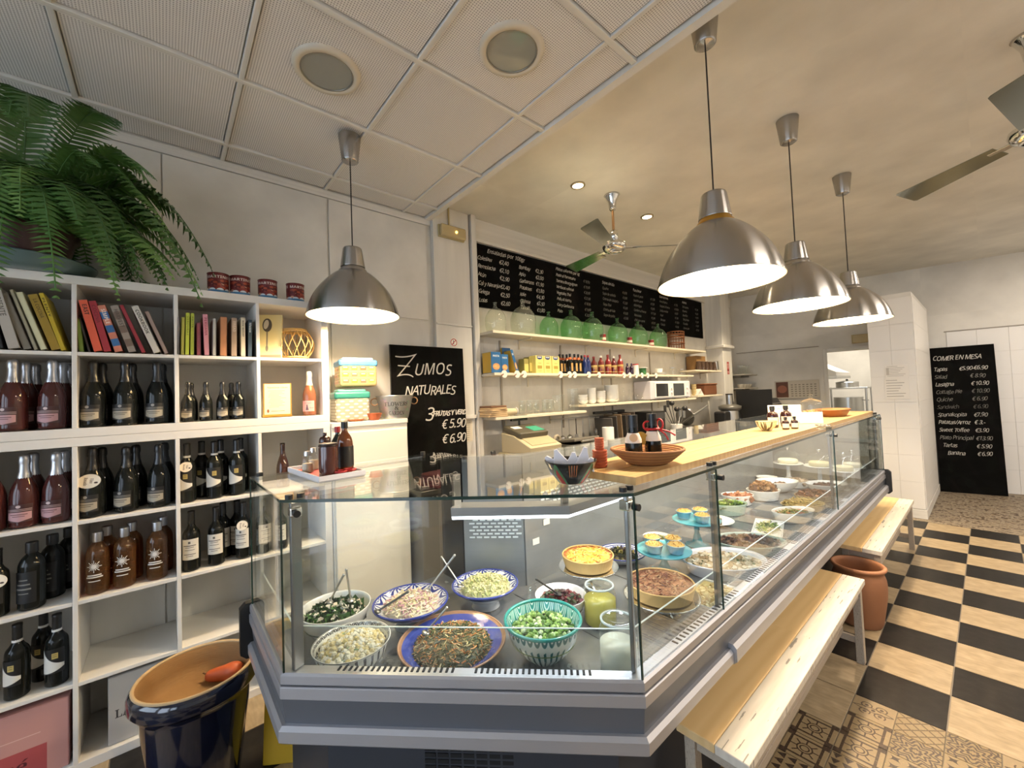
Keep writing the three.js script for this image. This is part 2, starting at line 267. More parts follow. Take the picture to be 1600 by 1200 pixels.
const pGeo = new RoundedBoxGeometry(T / 2 - 0.003, 0.012, T / 2 - 0.003, 1, 0.0015);
for (let i = -8; i < 7; i++) for (let j = -12; j < 12; j++) {
  const x = TX + (i + 0.5) * T, z = TZ - (j + 0.5) * T;
  if (j < 0 && i >= -2 && i <= 2 && j >= -5) {
    if (i === -1 && j === -1) { part(floor, 'floor_tile', tGeo, TAN[3], [x, -0.006, z]); continue; }
    for (let a = 0; a < 2; a++) for (let b = 0; b < 2; b++) part(floor, 'patterned_tile', pGeo, PAT[[1, 2, 5, 7, 0, 4, 1, 3, 7, 2, 6][(i * 7 + j * 5 + a * 4 + b * 3 + 110) % 11]], [x + (a - 0.5) * T / 2, -0.006, z + (b - 0.5) * T / 2], [0, (i + j + a) % 4 * PI / 2, 0]);
    continue;
  }
  if (i > 3 && j < 0 || i < -5 && j > 2) continue;
  const black = (i + j) % 2 === 0;
  part(floor, 'floor_tile', tGeo, black ? BLK[(i + j * 3 + 90) % 2] : TAN[(i * 7 + j * 3 + 90) % 4], [x, -0.006, z], [0, (i * 3 + j) % 2 * PI, 0]);
}
// worn old floor beyond the last row
const worn = dataTex(512, 512, (u, v) => { const n = fbm(u * 14, v * 14, 4, 5), m = fbm(u * 40, v * 40, 9, 3) + n; return m > 0.12 ? [0.33, 0.27, 0.21] : [0.56 + 0.2 * n, 0.51 + 0.2 * n, 0.43 + 0.2 * n]; }, true, 0.9);
part(floor, 'worn_floor', [metricUV(span(-2.6, 2.6, -0.004, 0.002, TZ - 12 * T, -9.0))], mat('#ffffff', 0.6, { map: worn }), null, null, 'worn mottled old floor strip by the back wall');

// ---------------------------------------------------------------- counter along the left wall behind the display case
{
  const t = thing('back_counter', 'long dark topped work counter under the wall shelves', 'counter', [0, 0, 0]);
  part(t, 'carcass', [span(WX + 0.04, -2.5, 0, 0.915, -1.3, -7.65)], mat('#55514b', 0.6));
  part(t, 'worktop', [rspan(WX + 0.04, -2.46, 0.915, 0.95, -1.28, -7.7, 0.005)], metal('#76726c', 0.38));
}

// ceiling panels over the walkway, outside the picture to the right: their light falls on the benches, the pier and the lamp shades
for (const [x, z, label] of [[1.55, -2.4, 'flat ceiling light panel over the walkway by the patterned tiles'], [1.55, -4.8, 'flat ceiling light panel over the middle of the walkway'], [1.55, -7.2, 'flat ceiling light panel over the walkway end']]) {
  const t = thing('ceiling_panel_light', label, 'lamp', [x, CH - 0.05, z]);
  part(t, 'frame', rbox(0.64, 0.045, 1.24, 0.006, 0, 0.025, 0), WHITE); part(t, 'diffuser', box(0.58, 0.008, 1.18, 0, -0.001, 0), mat('#ffffff', 0.5, { emissive: '#fff0d8', emissiveIntensity: 2.5 }));
  const l = new THREE.RectAreaLight('#fff0e0', PANEL_LAMP, 0.58, 1.18); l.position.set(x, CH - 0.06, z); l.rotation.set(-PI / 2, 0, 0); scene.add(l);
}
// ================================================================ CUBE SHELVES ON THE LEFT WALL
const KX = -2.64, KB = WX + 0.014;                          // front and back of the shelf units
const KP = [1.01, 0.657, 0.305, -0.047, -0.4, -0.753];      // upright centres
const SHW = mat('#dedad2', 0.42, { bumpMap: fineBump, bumpScale: 0.0002, key: 'shw' });
function cubeUnit(name, label, y0, y1, shelves) {
  const t = thing(name, label, 'shelf', [KX, y0, 0]); const w = KX - KB, cx = -w / 2;
  const zs = KP[0] + 0.02, ze = KP[5] - 0.02, len = zs - ze, cz = (zs + ze) / 2, h = y1 - y0;
  part(t, 'bottom_board', rbox(w, 0.04, len, 0.002, cx, 0.02, cz), SHW);
  part(t, 'top_board', rbox(w, 0.04, len, 0.002, cx, h - 0.02, cz), SHW);
  KP.forEach((z, i) => { const th = i === 0 || i === 5 ? 0.04 : 0.017; part(t, 'upright', rbox(w, h - 0.08, th, 0.002, cx, h / 2, z), SHW); });
  for (const s of shelves) for (let i = 0; i < 5; i++) part(t, 'shelf_board', rbox(w - 0.002, 0.017, KP[i] - KP[i + 1] - (i === 0 || i === 4 ? 0.0285 : 0.017), 0.002, cx, s - y0, (KP[i] + KP[i + 1]) / 2 + (i === 0 ? -0.006 : i === 4 ? 0.006 : 0)), SHW);
  return t;
}
cubeUnit('cube_shelf', 'white lower cube shelf unit, four rows high, standing on the floor', 0, 1.447, [0.372, 0.722, 1.07]);
cubeUnit('cube_shelf', 'white upper cube shelf unit, two rows high, with books and sparkling wine', 1.448, 2.175, [1.822]);
const ROWY = [1.8315, 1.489, 1.0795, 0.7315, 0.3815, 0.041];   // standing height of each row, top to bottom

// ---------------------------------------------------------------- bottles
const GLASSDARK = mat(lin(0.008, 0.009, 0.008), 0.06, { specularIntensity: 0.55, key: 'gd' });
const GLASSBROWN = mat(lin(0.03, 0.008, 0.004), 0.08, { clearcoat: 0.5, key: 'gb' });
const GLASSROSE = new THREE.MeshPhysicalMaterial({ color: lin(0.13, 0.035, 0.03), roughness: 0.06, transmission: 0.5, thickness: 0, ior: 1.45 });
const GLASSAMBER = new THREE.MeshPhysicalMaterial({ color: lin(0.40, 0.19, 0.07), roughness: 0.06, transmission: 0.85, thickness: 0, ior: 1.45 });
const PROF = {
  sparkling: [[0, 0.004], [0.03, 0], [0.043, 0.006], [0.0445, 0.03], [0.0445, 0.12], [0.042, 0.155], [0.034, 0.185], [0.024, 0.21], [0.018, 0.235], [0.0155, 0.255], [0.015, 0.275]],
  wine: [[0, 0.004], [0.03, 0], [0.037, 0.005], [0.0375, 0.02], [0.0375, 0.175], [0.034, 0.198], [0.022, 0.217], [0.0155, 0.232], [0.0145, 0.25], [0.0142, 0.29]],
  spirit: [[0, 0.004], [0.03, 0], [0.036, 0.005], [0.037, 0.02], [0.037, 0.15], [0.035, 0.172], [0.026, 0.192], [0.016, 0.205], [0.0135, 0.215], [0.0135, 0.235]],
  burgundy: [[0, 0.004], [0.03, 0], [0.038, 0.005], [0.039, 0.02], [0.039, 0.12], [0.035, 0.155], [0.026, 0.19], [0.017, 0.22], [0.0145, 0.245], [0.0142, 0.285]],
};
const FOIL = {
  sparkling: [[0.021, 0.2], [0.0245, 0.207], [0.021, 0.225], [0.0178, 0.24], [0.0163, 0.27], [0.0185, 0.275], [0.019, 0.29], [0.0175, 0.305], [0.012, 0.312], [0, 0.314]],
  wine: [[0.0152, 0.236], [0.0158, 0.238], [0.0152, 0.26], [0.015, 0.292], [0.0158, 0.294], [0.0155, 0.304], [0, 0.306]],
  spirit: [[0.0155, 0.208], [0.0175, 0.21], [0.0175, 0.245], [0.016, 0.249], [0, 0.25]],
  burgundy: [[0.0152, 0.25], [0.0156, 0.252], [0.0153, 0.285], [0.015, 0.297], [0, 0.298]],
};
const LABELAT = { sparkling: [0.0464, 0.028, 0.075], wine: [0.0394, 0.06, 0.105], spirit: [0.0388, 0.03, 0.115], burgundy: [0.0397, 0.02, 0.03] };
const bodyG = {}, foilG = {};
for (const k in PROF) { bodyG[k] = lathe(smooth(PROF[k], 3), 22); foilG[k] = lathe(FOIL[k], 18); }
// label patch wrapped on the bottle; facing +x, arc in radians
function wrap(r, y, h, arc = 1.9, n = 12) { const g = new THREE.CylinderGeometry(r, r, h, n, 1, true, PI / 2 - arc / 2, arc); return g.translate(0, y + h / 2, 0); }
const labelTex = {
  hex: drawn(128, 128, (x, w, h) => { x.clearRect(0, 0, w, h); x.fillStyle = '#16130f'; x.fillRect(0, 0, w, h); x.fillStyle = '#8f8a80'; x.fillRect(4, 34, w - 8, 4); x.fillRect(4, 44, w - 8, 4); x.beginPath(); x.moveTo(6, 56); x.lineTo(w - 6, 56); x.lineTo(w - 6, 108); x.lineTo(w / 2, 126); x.lineTo(6, 108); x.fillStyle = '#a39a88'; x.fill(); x.fillStyle = '#5a5347'; x.fillRect(24, 70, 80, 6); x.fillRect(36, 84, 56, 5); x.fillStyle = '#9a948a'; x.beginPath(); x.arc(w / 2, 16, 11, 0, 7); x.fill(); }),
  pink: drawn(128, 128, (x, w, h) => { x.fillStyle = '#3c1a18'; x.fillRect(0, 0, w, h); x.fillStyle = '#b9a09c'; x.fillRect(4, 34, w - 8, 4); x.fillRect(4, 44, w - 8, 4); x.beginPath(); x.moveTo(6, 56); x.lineTo(w - 6, 56); x.lineTo(w - 6, 108); x.lineTo(w / 2, 126); x.lineTo(6, 108); x.fillStyle = '#b98f91'; x.fill(); x.fillStyle = '#6d4a4c'; x.fillRect(24, 70, 80, 6); x.fillRect(36, 84, 56, 5); x.fillStyle = '#c9b4b0'; x.beginPath(); x.arc(w / 2, 16, 11, 0, 7); x.fill(); }),
  plain: drawn(128, 128, (x, w, h) => { x.fillStyle = '#d3cfc4'; x.fillRect(0, 0, w, h); x.fillStyle = '#5c5850'; x.fillRect(w / 2 - 8, 14, 16, 14); x.font = 'bold 13px serif'; x.textAlign = 'center'; x.fillStyle = '#55504a'; x.fillRect(20, 38, 88, 5); x.fillRect(34, 50, 60, 3); x.fillRect(30, 66, 68, 3); x.fillRect(22, 92, 84, 4); x.fillRect(40, 104, 48, 3); }),
  slant: drawn(128, 128, (x, w, h) => { x.fillStyle = '#0c0b0a'; x.fillRect(0, 0, w, h); x.fillStyle = '#d9d5cb'; x.beginPath(); x.moveTo(0, 0); x.quadraticCurveTo(40, 74, w, 82); x.lineTo(w, 100); x.quadraticCurveTo(w / 2, 128, 0, 126); x.fill(); x.fillStyle = '#b7a15c'; x.fillRect(60, 22, 34, 30); x.fillStyle = '#7a6a3a'; x.fillRect(66, 28, 22, 4); x.fillRect(66, 38, 22, 4); }),
  star: drawn(128, 192, (x, w, h) => { x.clearRect(0, 0, w, h); x.strokeStyle = x.fillStyle = '#d8d4cc'; x.lineWidth = 5; for (let i = 0; i < 16; i++) { const a = i * PI / 8; x.beginPath(); x.moveTo(64, 50); x.lineTo(64 + (i % 2 ? 28 : 42) * Math.cos(a), 50 + (i % 2 ? 28 : 42) * Math.sin(a)); x.stroke(); } x.fillRect(24, 104, 80, 9); x.fillRect(16, 118, 96, 9); x.fillRect(30, 146, 68, 7); }),
  blackink: drawn(128, 128, (x, w, h) => { x.fillStyle = '#0d0d0e'; x.fillRect(0, 0, w, h); x.fillStyle = '#77746e'; x.fillRect(40, 30, 48, 5); x.fillRect(28, 48, 72, 6); x.fillRect(24, 66, 80, 7); x.fillRect(36, 86, 56, 4); }),
  rosado: drawn(128, 128, (x, w, h) => { x.fillStyle = '#d9a09b'; x.fillRect(0, 0, w, h); x.font = 'italic 17px serif'; x.fillStyle = '#7b3b46'; x.textAlign = 'center'; x.fillText('El Sueño', 64, 34); x.fillStyle = '#4a3a4c'; x.beginPath(); x.moveTo(42, 112); x.lineTo(50, 62); x.lineTo(62, 56); x.lineTo(72, 112); x.fill(); x.beginPath(); x.arc(56, 54, 8, 0, 7); x.fill(); x.font = 'italic 18px serif'; x.fillStyle = '#8a4450'; x.fillText('Rosé', 98, 92); }),
};
const LM = {}; for (const k in labelTex) LM[k] = mat('#ffffff', 0.55, { map: labelTex[k], key: 'lab' + k, ...(k === 'star' ? { alphaMap: drawn(128, 192, (x, w, h) => { x.fillStyle = '#000'; x.fillRect(0, 0, w, h); x.strokeStyle = x.fillStyle = '#fff'; x.lineWidth = 5; for (let i = 0; i < 16; i++) { const a = i * PI / 8; x.beginPath(); x.moveTo(64, 50); x.lineTo(64 + (i % 2 ? 28 : 42) * Math.cos(a), 50 + (i % 2 ? 28 : 42) * Math.sin(a)); x.stroke(); } x.fillRect(24, 104, 80, 9); x.fillRect(16, 118, 96, 9); x.fillRect(30, 146, 68, 7); }), transparent: true } : {}) });
const TAGTEX = drawn(128, 96, (x, w, h) => { x.fillStyle = '#e4d8c2'; x.fillRect(0, 0, w, h); x.fillStyle = '#3a2a20'; x.font = 'italic bold 20px serif'; x.textAlign = 'center'; x.beginPath(); x.arc(80, 18, 8, 0, 7); x.fill(); x.fillText('Vino', 60, 44); x.fillText('Rosado', 64, 68); });
const TAGM = mat('#ffffff', 0.7, { map: TAGTEX, key: 'tag' });
function bottle(kind, glass, foil, label, opts = {}) {
  const t = new THREE.Group();
  const gb = part(t, 'glass_body', bodyG[kind], glass); part(t, opts.cap || 'foil', foilG[kind], foil);
  const [r, y, h] = LABELAT[kind];
  if (label) part(gb, 'label', opts.arc ? wrap(r, y, h, opts.arc) : wrapFor(kind), LM[label], null, null, opts.labelText);
  if (opts.collar) part(t, 'collar', lathe([[0.0252, 0.196], [0.0262, 0.198], [0.0232, 0.212], [0.0222, 0.212]], 18), opts.collar);
  if (opts.ring) part(t, 'neck_band', cyl(0.0158, 0.0165, 0.012, 0, 0.234, 0, 16), WHITE);
  if (opts.tag) { const g = new THREE.CylinderGeometry(1, 1, 0.003, 24).rotateZ(-PI / 2).rotateX(PI / 2); part(t, 'hang_tag', g.scale(1, opts.tag === 2 ? 0.032 : 0.026, opts.tag === 2 ? 0.042 : 0.027), TAGM, [0.042, opts.tag === 2 ? 0.165 : 0.185, -0.012], [0, 0.1, 0.25]); }
  if (opts.stub) part(t, 'paper_tab', box(0.002, 0.045, 0.01), mat('#e6dfb9', 0.7), [0.03, 0.185, -0.022], [0.5, 0, 0.2]);
  return t;
}
const wrapG = {}; const wrapFor = k => wrapG[k] ??= wrap(...LABELAT[k]);
function place(proto, name, label, x, y, z, turn = 0, scale = 1, group) {
  const o = proto.clone(); o.name = numbered(name); o.userData = { label, category: 'bottle' }; if (group) o.userData.group = group;
  o.position.set(x, y, z); o.rotation.y = turn; o.scale.setScalar(scale); scene.add(o); return o;
}
const SILVER = metal('#b8b8ba', 0.35), GOLDM = metal('#b49a63', 0.4), BLKFOIL = mat('#171615', 0.35, { clearcoat: 0.3 }), PALEGOLD = mat('#cfc0a0', 0.4);
const B = {
  rose: bottle('sparkling', GLASSROSE, SILVER, 'pink'), dark: bottle('sparkling', GLASSDARK, BLKFOIL, 'hex', { collar: PALEGOLD }),
  darkTag: bottle('sparkling', GLASSDARK, BLKFOIL, 'hex', { tag: 2 }), mini: bottle('sparkling', GLASSDARK, BLKFOIL, 'hex', { collar: PALEGOLD, stub: 1 }),
  amber: bottle('spirit', GLASSAMBER, SILVER, 'star', { cap: 'screw_cap' }), black: bottle('spirit', GLASSDARK, BLKFOIL, 'blackink', { cap: 'screw_cap' }),
  blackTag: bottle('wine', GLASSDARK, BLKFOIL, 'blackink', { tag: 2 }),
  slant: bottle('wine', GLASSDARK, BLKFOIL, 'slant', { ring: 1 }), slantTag: bottle('wine', GLASSDARK, BLKFOIL, 'slant', { ring: 1, tag: 1 }),
  white: bottle('wine', GLASSDARK, BLKFOIL, 'plain', { arc: 2.1 }), whiteTag: bottle('wine', GLASSDARK, BLKFOIL, 'plain', { arc: 2.1, tag: 1 }),
  plainDark: bottle('burgundy', GLASSBROWN, GLASSBROWN, null), pinkLabel: bottle('sparkling', new THREE.MeshPhysicalMaterial({ color: lin(0.5, 0.2, 0.10), roughness: 0.06, transmission: 0.6, thickness: 0 }), mat('#e8dcc0', 0.35), 'rosado'),
};
const zAt = (px, py, X) => onX(px, py, X).z;
function row(list, r, proto, name, label, group, s = 1) { list.forEach(([px, X, tn], i) => place(B[proto], name, Array.isArray(label) ? label[i] : label, X, ROWY[r] + 0.001, zAt(px, [500, 640, 780, 900, 1040, 1150][r], X), tn ?? -0.35 + rr(-0.2, 0.2), s, group)); }
function six(b, l, r, order = [0, 1, 2, 3, 4, 5]) { const a = [`front, ${l}`, 'front middle', `front, ${r}`, `rear, ${l}`, 'rear middle', `rear, ${r}`, 'farthest back one']; const o = [`${b}, ${a[0]}`, `${b}, ${a[1]}`, `${b}, ${a[2]}`, `${b}, ${a[3]}`, `${b}, ${a[4]}`, `${b}, ${a[5]}`]; return order === undefined || order[2] === 2 ? o : [`${b}, ${a[0]}`, `${b}, ${a[2]}`, `${b}, second row, shelf end`, `${b}, second row, by the upright`, `${b}, third row, shelf end`, `${b}, third row, by the upright`]; }
const F1 = KX - 0.065, F2 = KX - 0.16, F3 = KX - 0.255;
// row 1
row([[20, F1], [82, F1], [40, F2], [98, F2], [55, F3], [109, F3]], 1, 'rose', 'sparkling_rose_bottle', six('rosé sparkling bottle in the upper unit', 'away from the dark bottles', 'next to the dark bottles', [0, 1, 3, 4, 6, 5]), 'rosé bottles in the upper unit', 0.98);
row([[146, F1], [196, F1], [246, F1], [160, F2], [207, F2], [254, F2]], 1, 'dark', 'sparkling_wine_bottle', six('dark sparkling bottle with shield label under the books', 'next to the rosé', 'next to the small bottles'), 'dark sparkling bottles in the upper unit', 0.98);
row([[294, F1], [322, F1], [348, F1], [373, F1], [362, F2], [299, F2]], 1, 'mini', 'small_sparkling_bottle', ['small sparkling bottle, front, against the upright by the large bottles', 'small sparkling bottle, second in the front row from the large bottles', 'small sparkling bottle, third in the front row from the large bottles', 'small sparkling bottle, front, next to the framed menu cube', 'small sparkling bottle, rear, behind the last two', 'small sparkling bottle, rear, behind the one by the large bottles'], 'small sparkling bottles', 0.66);
row([[484, F1, -0.5]], 1, 'pinkLabel', 'rose_bottle', 'pink labelled rosé bottle with cream foil beside the framed menu', undefined, 0.86);
// row 2
row([[-14, F1], [38, F1], [88, F1], [52, F2], [101, F2]], 2, 'rose', 'sparkling_rose_bottle', ['rosé sparkling bottle in the lower unit, cut off at the shelf end', 'rosé sparkling bottle in the lower unit, middle of the front row', 'rosé sparkling bottle in the lower unit, front, against the upright', 'rosé sparkling bottle in the lower unit, behind the middle one', 'rosé sparkling bottle in the lower unit, behind the one by the upright'], 'rosé bottles in the lower unit', 0.98);
row([[198, F1], [249, F1], [160, F2], [213, F2], [258, F2]], 2, 'dark', 'sparkling_wine_bottle', ['dark sparkling bottle in the lower unit beside the tagged one', 'dark sparkling bottle in the lower unit, front, beside the curved label wines', 'dark sparkling bottle in the lower unit, behind the tagged one', 'dark sparkling bottle in the lower unit, behind the middle one', 'dark sparkling bottle in the lower unit, behind the one by the upright'], 'dark sparkling bottles in the lower unit', 0.98);
row([[145, F1]], 2, 'darkTag', 'sparkling_wine_bottle', 'dark sparkling wine bottle wearing a large oval cream tag');
row([[336, F1], [371, F1], [316, F2], [346, F2], [377, F2]], 2, 'slant', 'red_wine_bottle', ['curved label wine bottle, front, beside the tagged one', 'curved label wine bottle, front, next to the end cube', 'curved label wine bottle, rear, behind the tagged one', 'curved label wine bottle, rear, in the middle', 'curved label wine bottle, rear, next to the end cube'], 'curved label bottles', 0.98);
row([[293, F1]], 2, 'slantTag', 'red_wine_bottle', 'black wine bottle with a curved white label and a round tag', undefined, 0.98);
row([[443, F1]], 2, 'plainDark', 'dark_bottle', 'plain brown long necked bottle without label standing in the end cube', undefined, 0.86);
// row 3
row([[50, F1], [82, F2], [108, F3]], 3, 'black', 'black_bottle', ['squat black bottle, front, beside the tall tagged bottle', 'squat black bottle in the second row', 'squat black bottle at the back by the upright'], 'squat black bottles', 1.12);
row([[-4, F1]], 3, 'blackTag', 'black_bottle', 'tall black wine bottle with an oval cream tag', undefined, 0.9);
row([[153, F1], [195, F1], [246, F1], [168, F2], [207, F2], [255, F2]], 3, 'amber', 'amber_bottle', six('amber spirit bottle with white starburst print', 'next to the black bottles', 'next to the white label wine'), 'amber spirit bottles', 1.1);
row([[300, F1], [339, F1], [350, F2], [372, F2]], 3, 'white', 'red_wine_bottle', ['white label wine bottle, front, next to the amber bottles', 'white label wine bottle, front, in the middle of its cube', 'white label wine bottle, rear, behind the middle one', 'white label wine bottle, rear, behind the tagged one'], 'white label bottles', 0.98);
row([[382, F1]], 3, 'whiteTag', 'red_wine_bottle', 'dark wine bottle with a white label and a round hang tag', undefined, 0.98);
row([[411, F1], [441, F1]], 3, 'white', 'red_wine_bottle', 'dark wine bottle with white label seen through the glass case end', 'wine bottles in the end cube', 0.84);
// row 4
row([[27, F1], [89, F1], [68, F2]], 4, 'slant', 'red_wine_bottle', ['curved label wine bottle above the pink carton, away from the upright', 'curved label wine bottle above the pink carton, front, against the upright', 'curved label wine bottle above the pink carton, standing behind two others'], 'curved label bottles above the pink crate', 0.98);

// ---------------------------------------------------------------- crates in the bottom row
{
  const tx = drawn(256, 256, (x, w, h) => { x.fillStyle = '#c08d86'; x.fillRect(0, 0, w, h); x.fillStyle = '#a84a4c'; x.fillRect(0, 140, 205, 116); x.fillStyle = '#d8b0a8'; x.fillRect(90, 92, 100, 3); x.fillRect(10, 118, 60, 3); x.fillStyle = '#7a2a30'; x.beginPath(); x.arc(72, 66, 8, 0, 7); x.fill(); x.font = 'italic bold 54px serif'; x.fillStyle = '#5a1a24'; x.fillText('Rosé', 28, 212); });
  const t = thing('pink_crate', 'pink wine carton lettered Rosé in the bottom cube', 'box', [KX - 0.19, 0.041, 0.482]);
  part(t, 'carton', rbox(0.34, 0.29, 0.31, 0.004, 0, 0.145, 0), mat('#b98780', 0.7)); part(t, 'printed_face', box(0.003, 0.285, 0.305, 0.171, 0.145, 0), mat('#ffffff', 0.7, { map: tx }));
  const tx2 = drawn(256, 256, (x, w, h) => { x.fillStyle = '#aaa8a4'; x.fillRect(0, 0, w, h); x.fillStyle = '#2e2c2b'; x.font = 'bold 44px serif'; x.fillText('LAMBER', 22, 160); x.strokeStyle = '#55524f'; x.lineWidth = 5; x.beginPath(); x.arc(118, 76, 22, 0, 7); x.stroke(); x.beginPath(); x.arc(118, 76, 12, 0, 7); x.stroke(); x.fillStyle = '#55524f'; x.fillRect(98, 50, 40, 7); x.fillRect(104, 96, 28, 6); });
  const u = thing('grey_crate', 'pale grey carton with black capital lettering and a crest', 'box', [KX - 0.2, 0.041, 0.09]);
  part(u, 'carton', rbox(0.34, 0.3, 0.235, 0.004, 0, 0.15, 0), mat('#a9a7a3', 0.7)); part(u, 'printed_face', box(0.003, 0.296, 0.23, 0.171, 0.15, 0), mat('#ffffff', 0.7, { map: tx2 }));
}
// ---------------------------------------------------------------- books
const bookDefs = [
  // px bottom, px top, top y, width, colour, text colour, text, [compartment]
];
function book(pb, pt, ht, th, color, txt, ink, X = KX - 0.1, label, dep = 0.2, face) {
  const zb = zAt(pb, 550, X), zt = zAt(pt, 470, X), y0 = ROWY[0] + 0.001, dz = zt - zb, lean = Math.atan2(dz, ht);
  const t = thing('book', label, 'book', [X, y0, zb], 0, 'books in the top row');
  const g = new THREE.Group(); const c = mat(color, 0.55);
  const k = Math.sin(Math.abs(lean)) * th / 2;
  const cov = part(t, 'cover', [rbox(dep, ht, 0.003, 0.001, 0, ht / 2, th / 2 - 0.0015), rbox(dep, ht, 0.003, 0.001, 0, ht / 2, -th / 2 + 0.0015), rbox(0.003, ht, th, 0.001, dep / 2 - 0.0015, ht / 2, 0)], c, [0, k, 0], [lean, 0, 0]);
  part(t, 'pages', box(dep - 0.01, ht - 0.01, th - 0.006, -0.004, ht / 2, 0), mat('#d8d0bc', 0.8), [0, k, 0], [lean, 0, 0]);
  if (txt) {
    const tx = drawn(32, 256, (x, w, h) => { x.fillStyle = color; x.fillRect(0, 0, w, h); if (face) { x.fillStyle = face; for (let i = 0; i < 3; i++) x.fillRect(0, 34 + i * 76, w, 40); } x.save(); x.translate(w / 2, 18); x.rotate(PI / 2); x.fillStyle = ink; x.font = `bold ${txt.length > 8 ? 17 : 24}px sans-serif`; x.textBaseline = 'middle'; x.fillText(txt, 0, 0, 215); x.restore(); });
    part(cov, 'spine_print', box(0.0012, ht * 0.98, th * 0.96, dep / 2 + 0.0006, ht / 2, 0), mat('#ffffff', 0.55, { map: tx }));
  }
  return t;
}
const bk = (o) => book(...o);
[
  [8, -12, 0.23, 0.03, '#22201f', '', '', , 'black book leaning beside the grey spined book', 0.2],
  [33, 3, 0.255, 0.032, '#aba59b', 'ORIENTE', '#5d574f', , 'grey book with faint capitals leaning left', 0.22],
  [52, 15, 0.24, 0.024, '#7b766a', '', '', , 'dark taupe book leaning between pale ones', 0.2],
  [65, 26, 0.26, 0.012, '#a09a80', '', '', , 'thin sage coloured book leaning left', 0.2],
  [77, 38, 0.25, 0.02, '#c9c7a2', '', '', , 'cream green book leaning left', 0.21],
  [95, 58, 0.245, 0.028, '#937820', 'LA COCINA', '#54440f', , 'mustard coloured thick book leaning left', 0.21],
  [106, 71, 0.255, 0.014, '#b39c1d', 'PLENTY', '#3c3414', , 'bright yellow slim book leaning left', 0.21],
  [132, 126, 0.15, 0.016, '#7d9a3c', '', '', , 'short green book standing upright in the corner', 0.17],
  [144, 128, 0.16, 0.008, '#4a4338', '', '', , 'thin dark book beside the short green one', 0.17],
  [158, 134, 0.235, 0.028, '#d2593c', 'EAST', '#2a1512', , 'orange red book lettered EAST', 0.22],
  [172, 148, 0.235, 0.024, '#9c2a33', 'COCINA', '#6b1a22', , 'crimson book leaning beside EAST', 0.22],
  [189, 161, 0.22, 0.027, '#c77a62', 'SIMPLE', '#e6d5c6', , 'salmon book with blue blocks on its spine', 0.22, '#2c6196'],
  [209, 180, 0.225, 0.027, '#8d8379', 'HARVEST', '#4a4038', , 'mottled brown and grey patterned book', 0.22, '#6d5b4e'],
  [226, 190, 0.235, 0.015, '#99303a', '', '', , 'slim dark red book leaning left', 0.22],
  [246, 210, 0.235, 0.026, '#c2bdb2', 'COOKBOOK', '#4a463f', , 'off white book lettered in black', 0.22],
  [260, 228, 0.215, 0.016, '#a08d86', '', '', , 'thin brownish pink book leaning on the upright', 0.2],
  [277, 277, 0.19, 0.008, '#b9b0b2', '', '', , 'thin pale lilac book at the shelf upright', 0.2],
  [284, 285, 0.19, 0.014, '#a9a445', '', '', , 'narrow dull yellow book beside the lime one', 0.2],
  [291, 292, 0.215, 0.015, '#b3bd3c', 'VERDURAS', '#6f7420', , 'lime yellow upright book', 0.2],
  [298.5, 299, 0.215, 0.014, '#a3ae3a', 'PASTA', '#5e6820', , 'olive green upright book', 0.2],
  [309, 308, 0.17, 0.018, '#8e4a55', '', '', , 'short plum coloured upright book', 0.18],
  [321, 318, 0.215, 0.02, '#cd8a94', 'PERSIANA', '#8d3a4b', , 'pink upright book with lettered spine', 0.2],
  [332, 332, 0.195, 0.015, '#b5b3ac', '', '', , 'light grey slim upright book', 0.2],
  [346, 346, 0.208, 0.03, '#b37c55', '', '', , 'thick tan brown upright book', 0.2],
  [362, 362, 0.208, 0.024, '#a08a75', 'BREAD', '#cdbba6', , 'taupe upright book with pale lettering', 0.2],
  [376, 375, 0.215, 0.02, '#c9bfa6', 'ROSE BAKERY', '#2a2824', , 'cream upright book with bold black lettering', 0.2],
  [386, 386, 0.205, 0.018, '#22384a', 'Mezze', '#c9d2d8', , 'dark blue upright book', 0.2],
].forEach(bk);
{ // spoon book leaning against the upright, face to the room
  const tx = drawn(160, 256, (x, w, h) => { x.fillStyle = '#d9cf9c'; x.fillRect(0, 0, w, h); x.fillStyle = '#d8806b'; x.fillRect(0, 238, w, 18); x.fillStyle = '#4c4a46'; x.beginPath(); x.ellipse(78, 62, 27, 40, 0, 0, 7); x.fill(); x.fillStyle = '#c8c6bf'; x.beginPath(); x.ellipse(72, 58, 14, 28, 0.2, 0, 7); x.fill(); x.fillStyle = '#77736a'; x.fillRect(74, 100, 8, 96); x.beginPath(); x.ellipse(78, 200, 8, 18, 0, 0, 7); x.fill(); });
  const p = onX(418, 560, KX - 0.12);
  const t = thing('cookbook', 'cream cookbook with a silver spoon on its cover, face out', 'book', [KX - 0.12, ROWY[0] + 0.006, p.z], -0.5);
  part(t, 'cover', rbox(0.016, 0.265, 0.155, 0.002, 0, 0.132, 0), mat('#d5cb98', 0.5), null, [0, 0, 0.1]);
  part(t, 'printed_cover', box(0.001, 0.263, 0.153, 0.0085, 0.132, 0), mat('#ffffff', 0.5, { map: tx }), null, [0, 0, 0.1]);
}
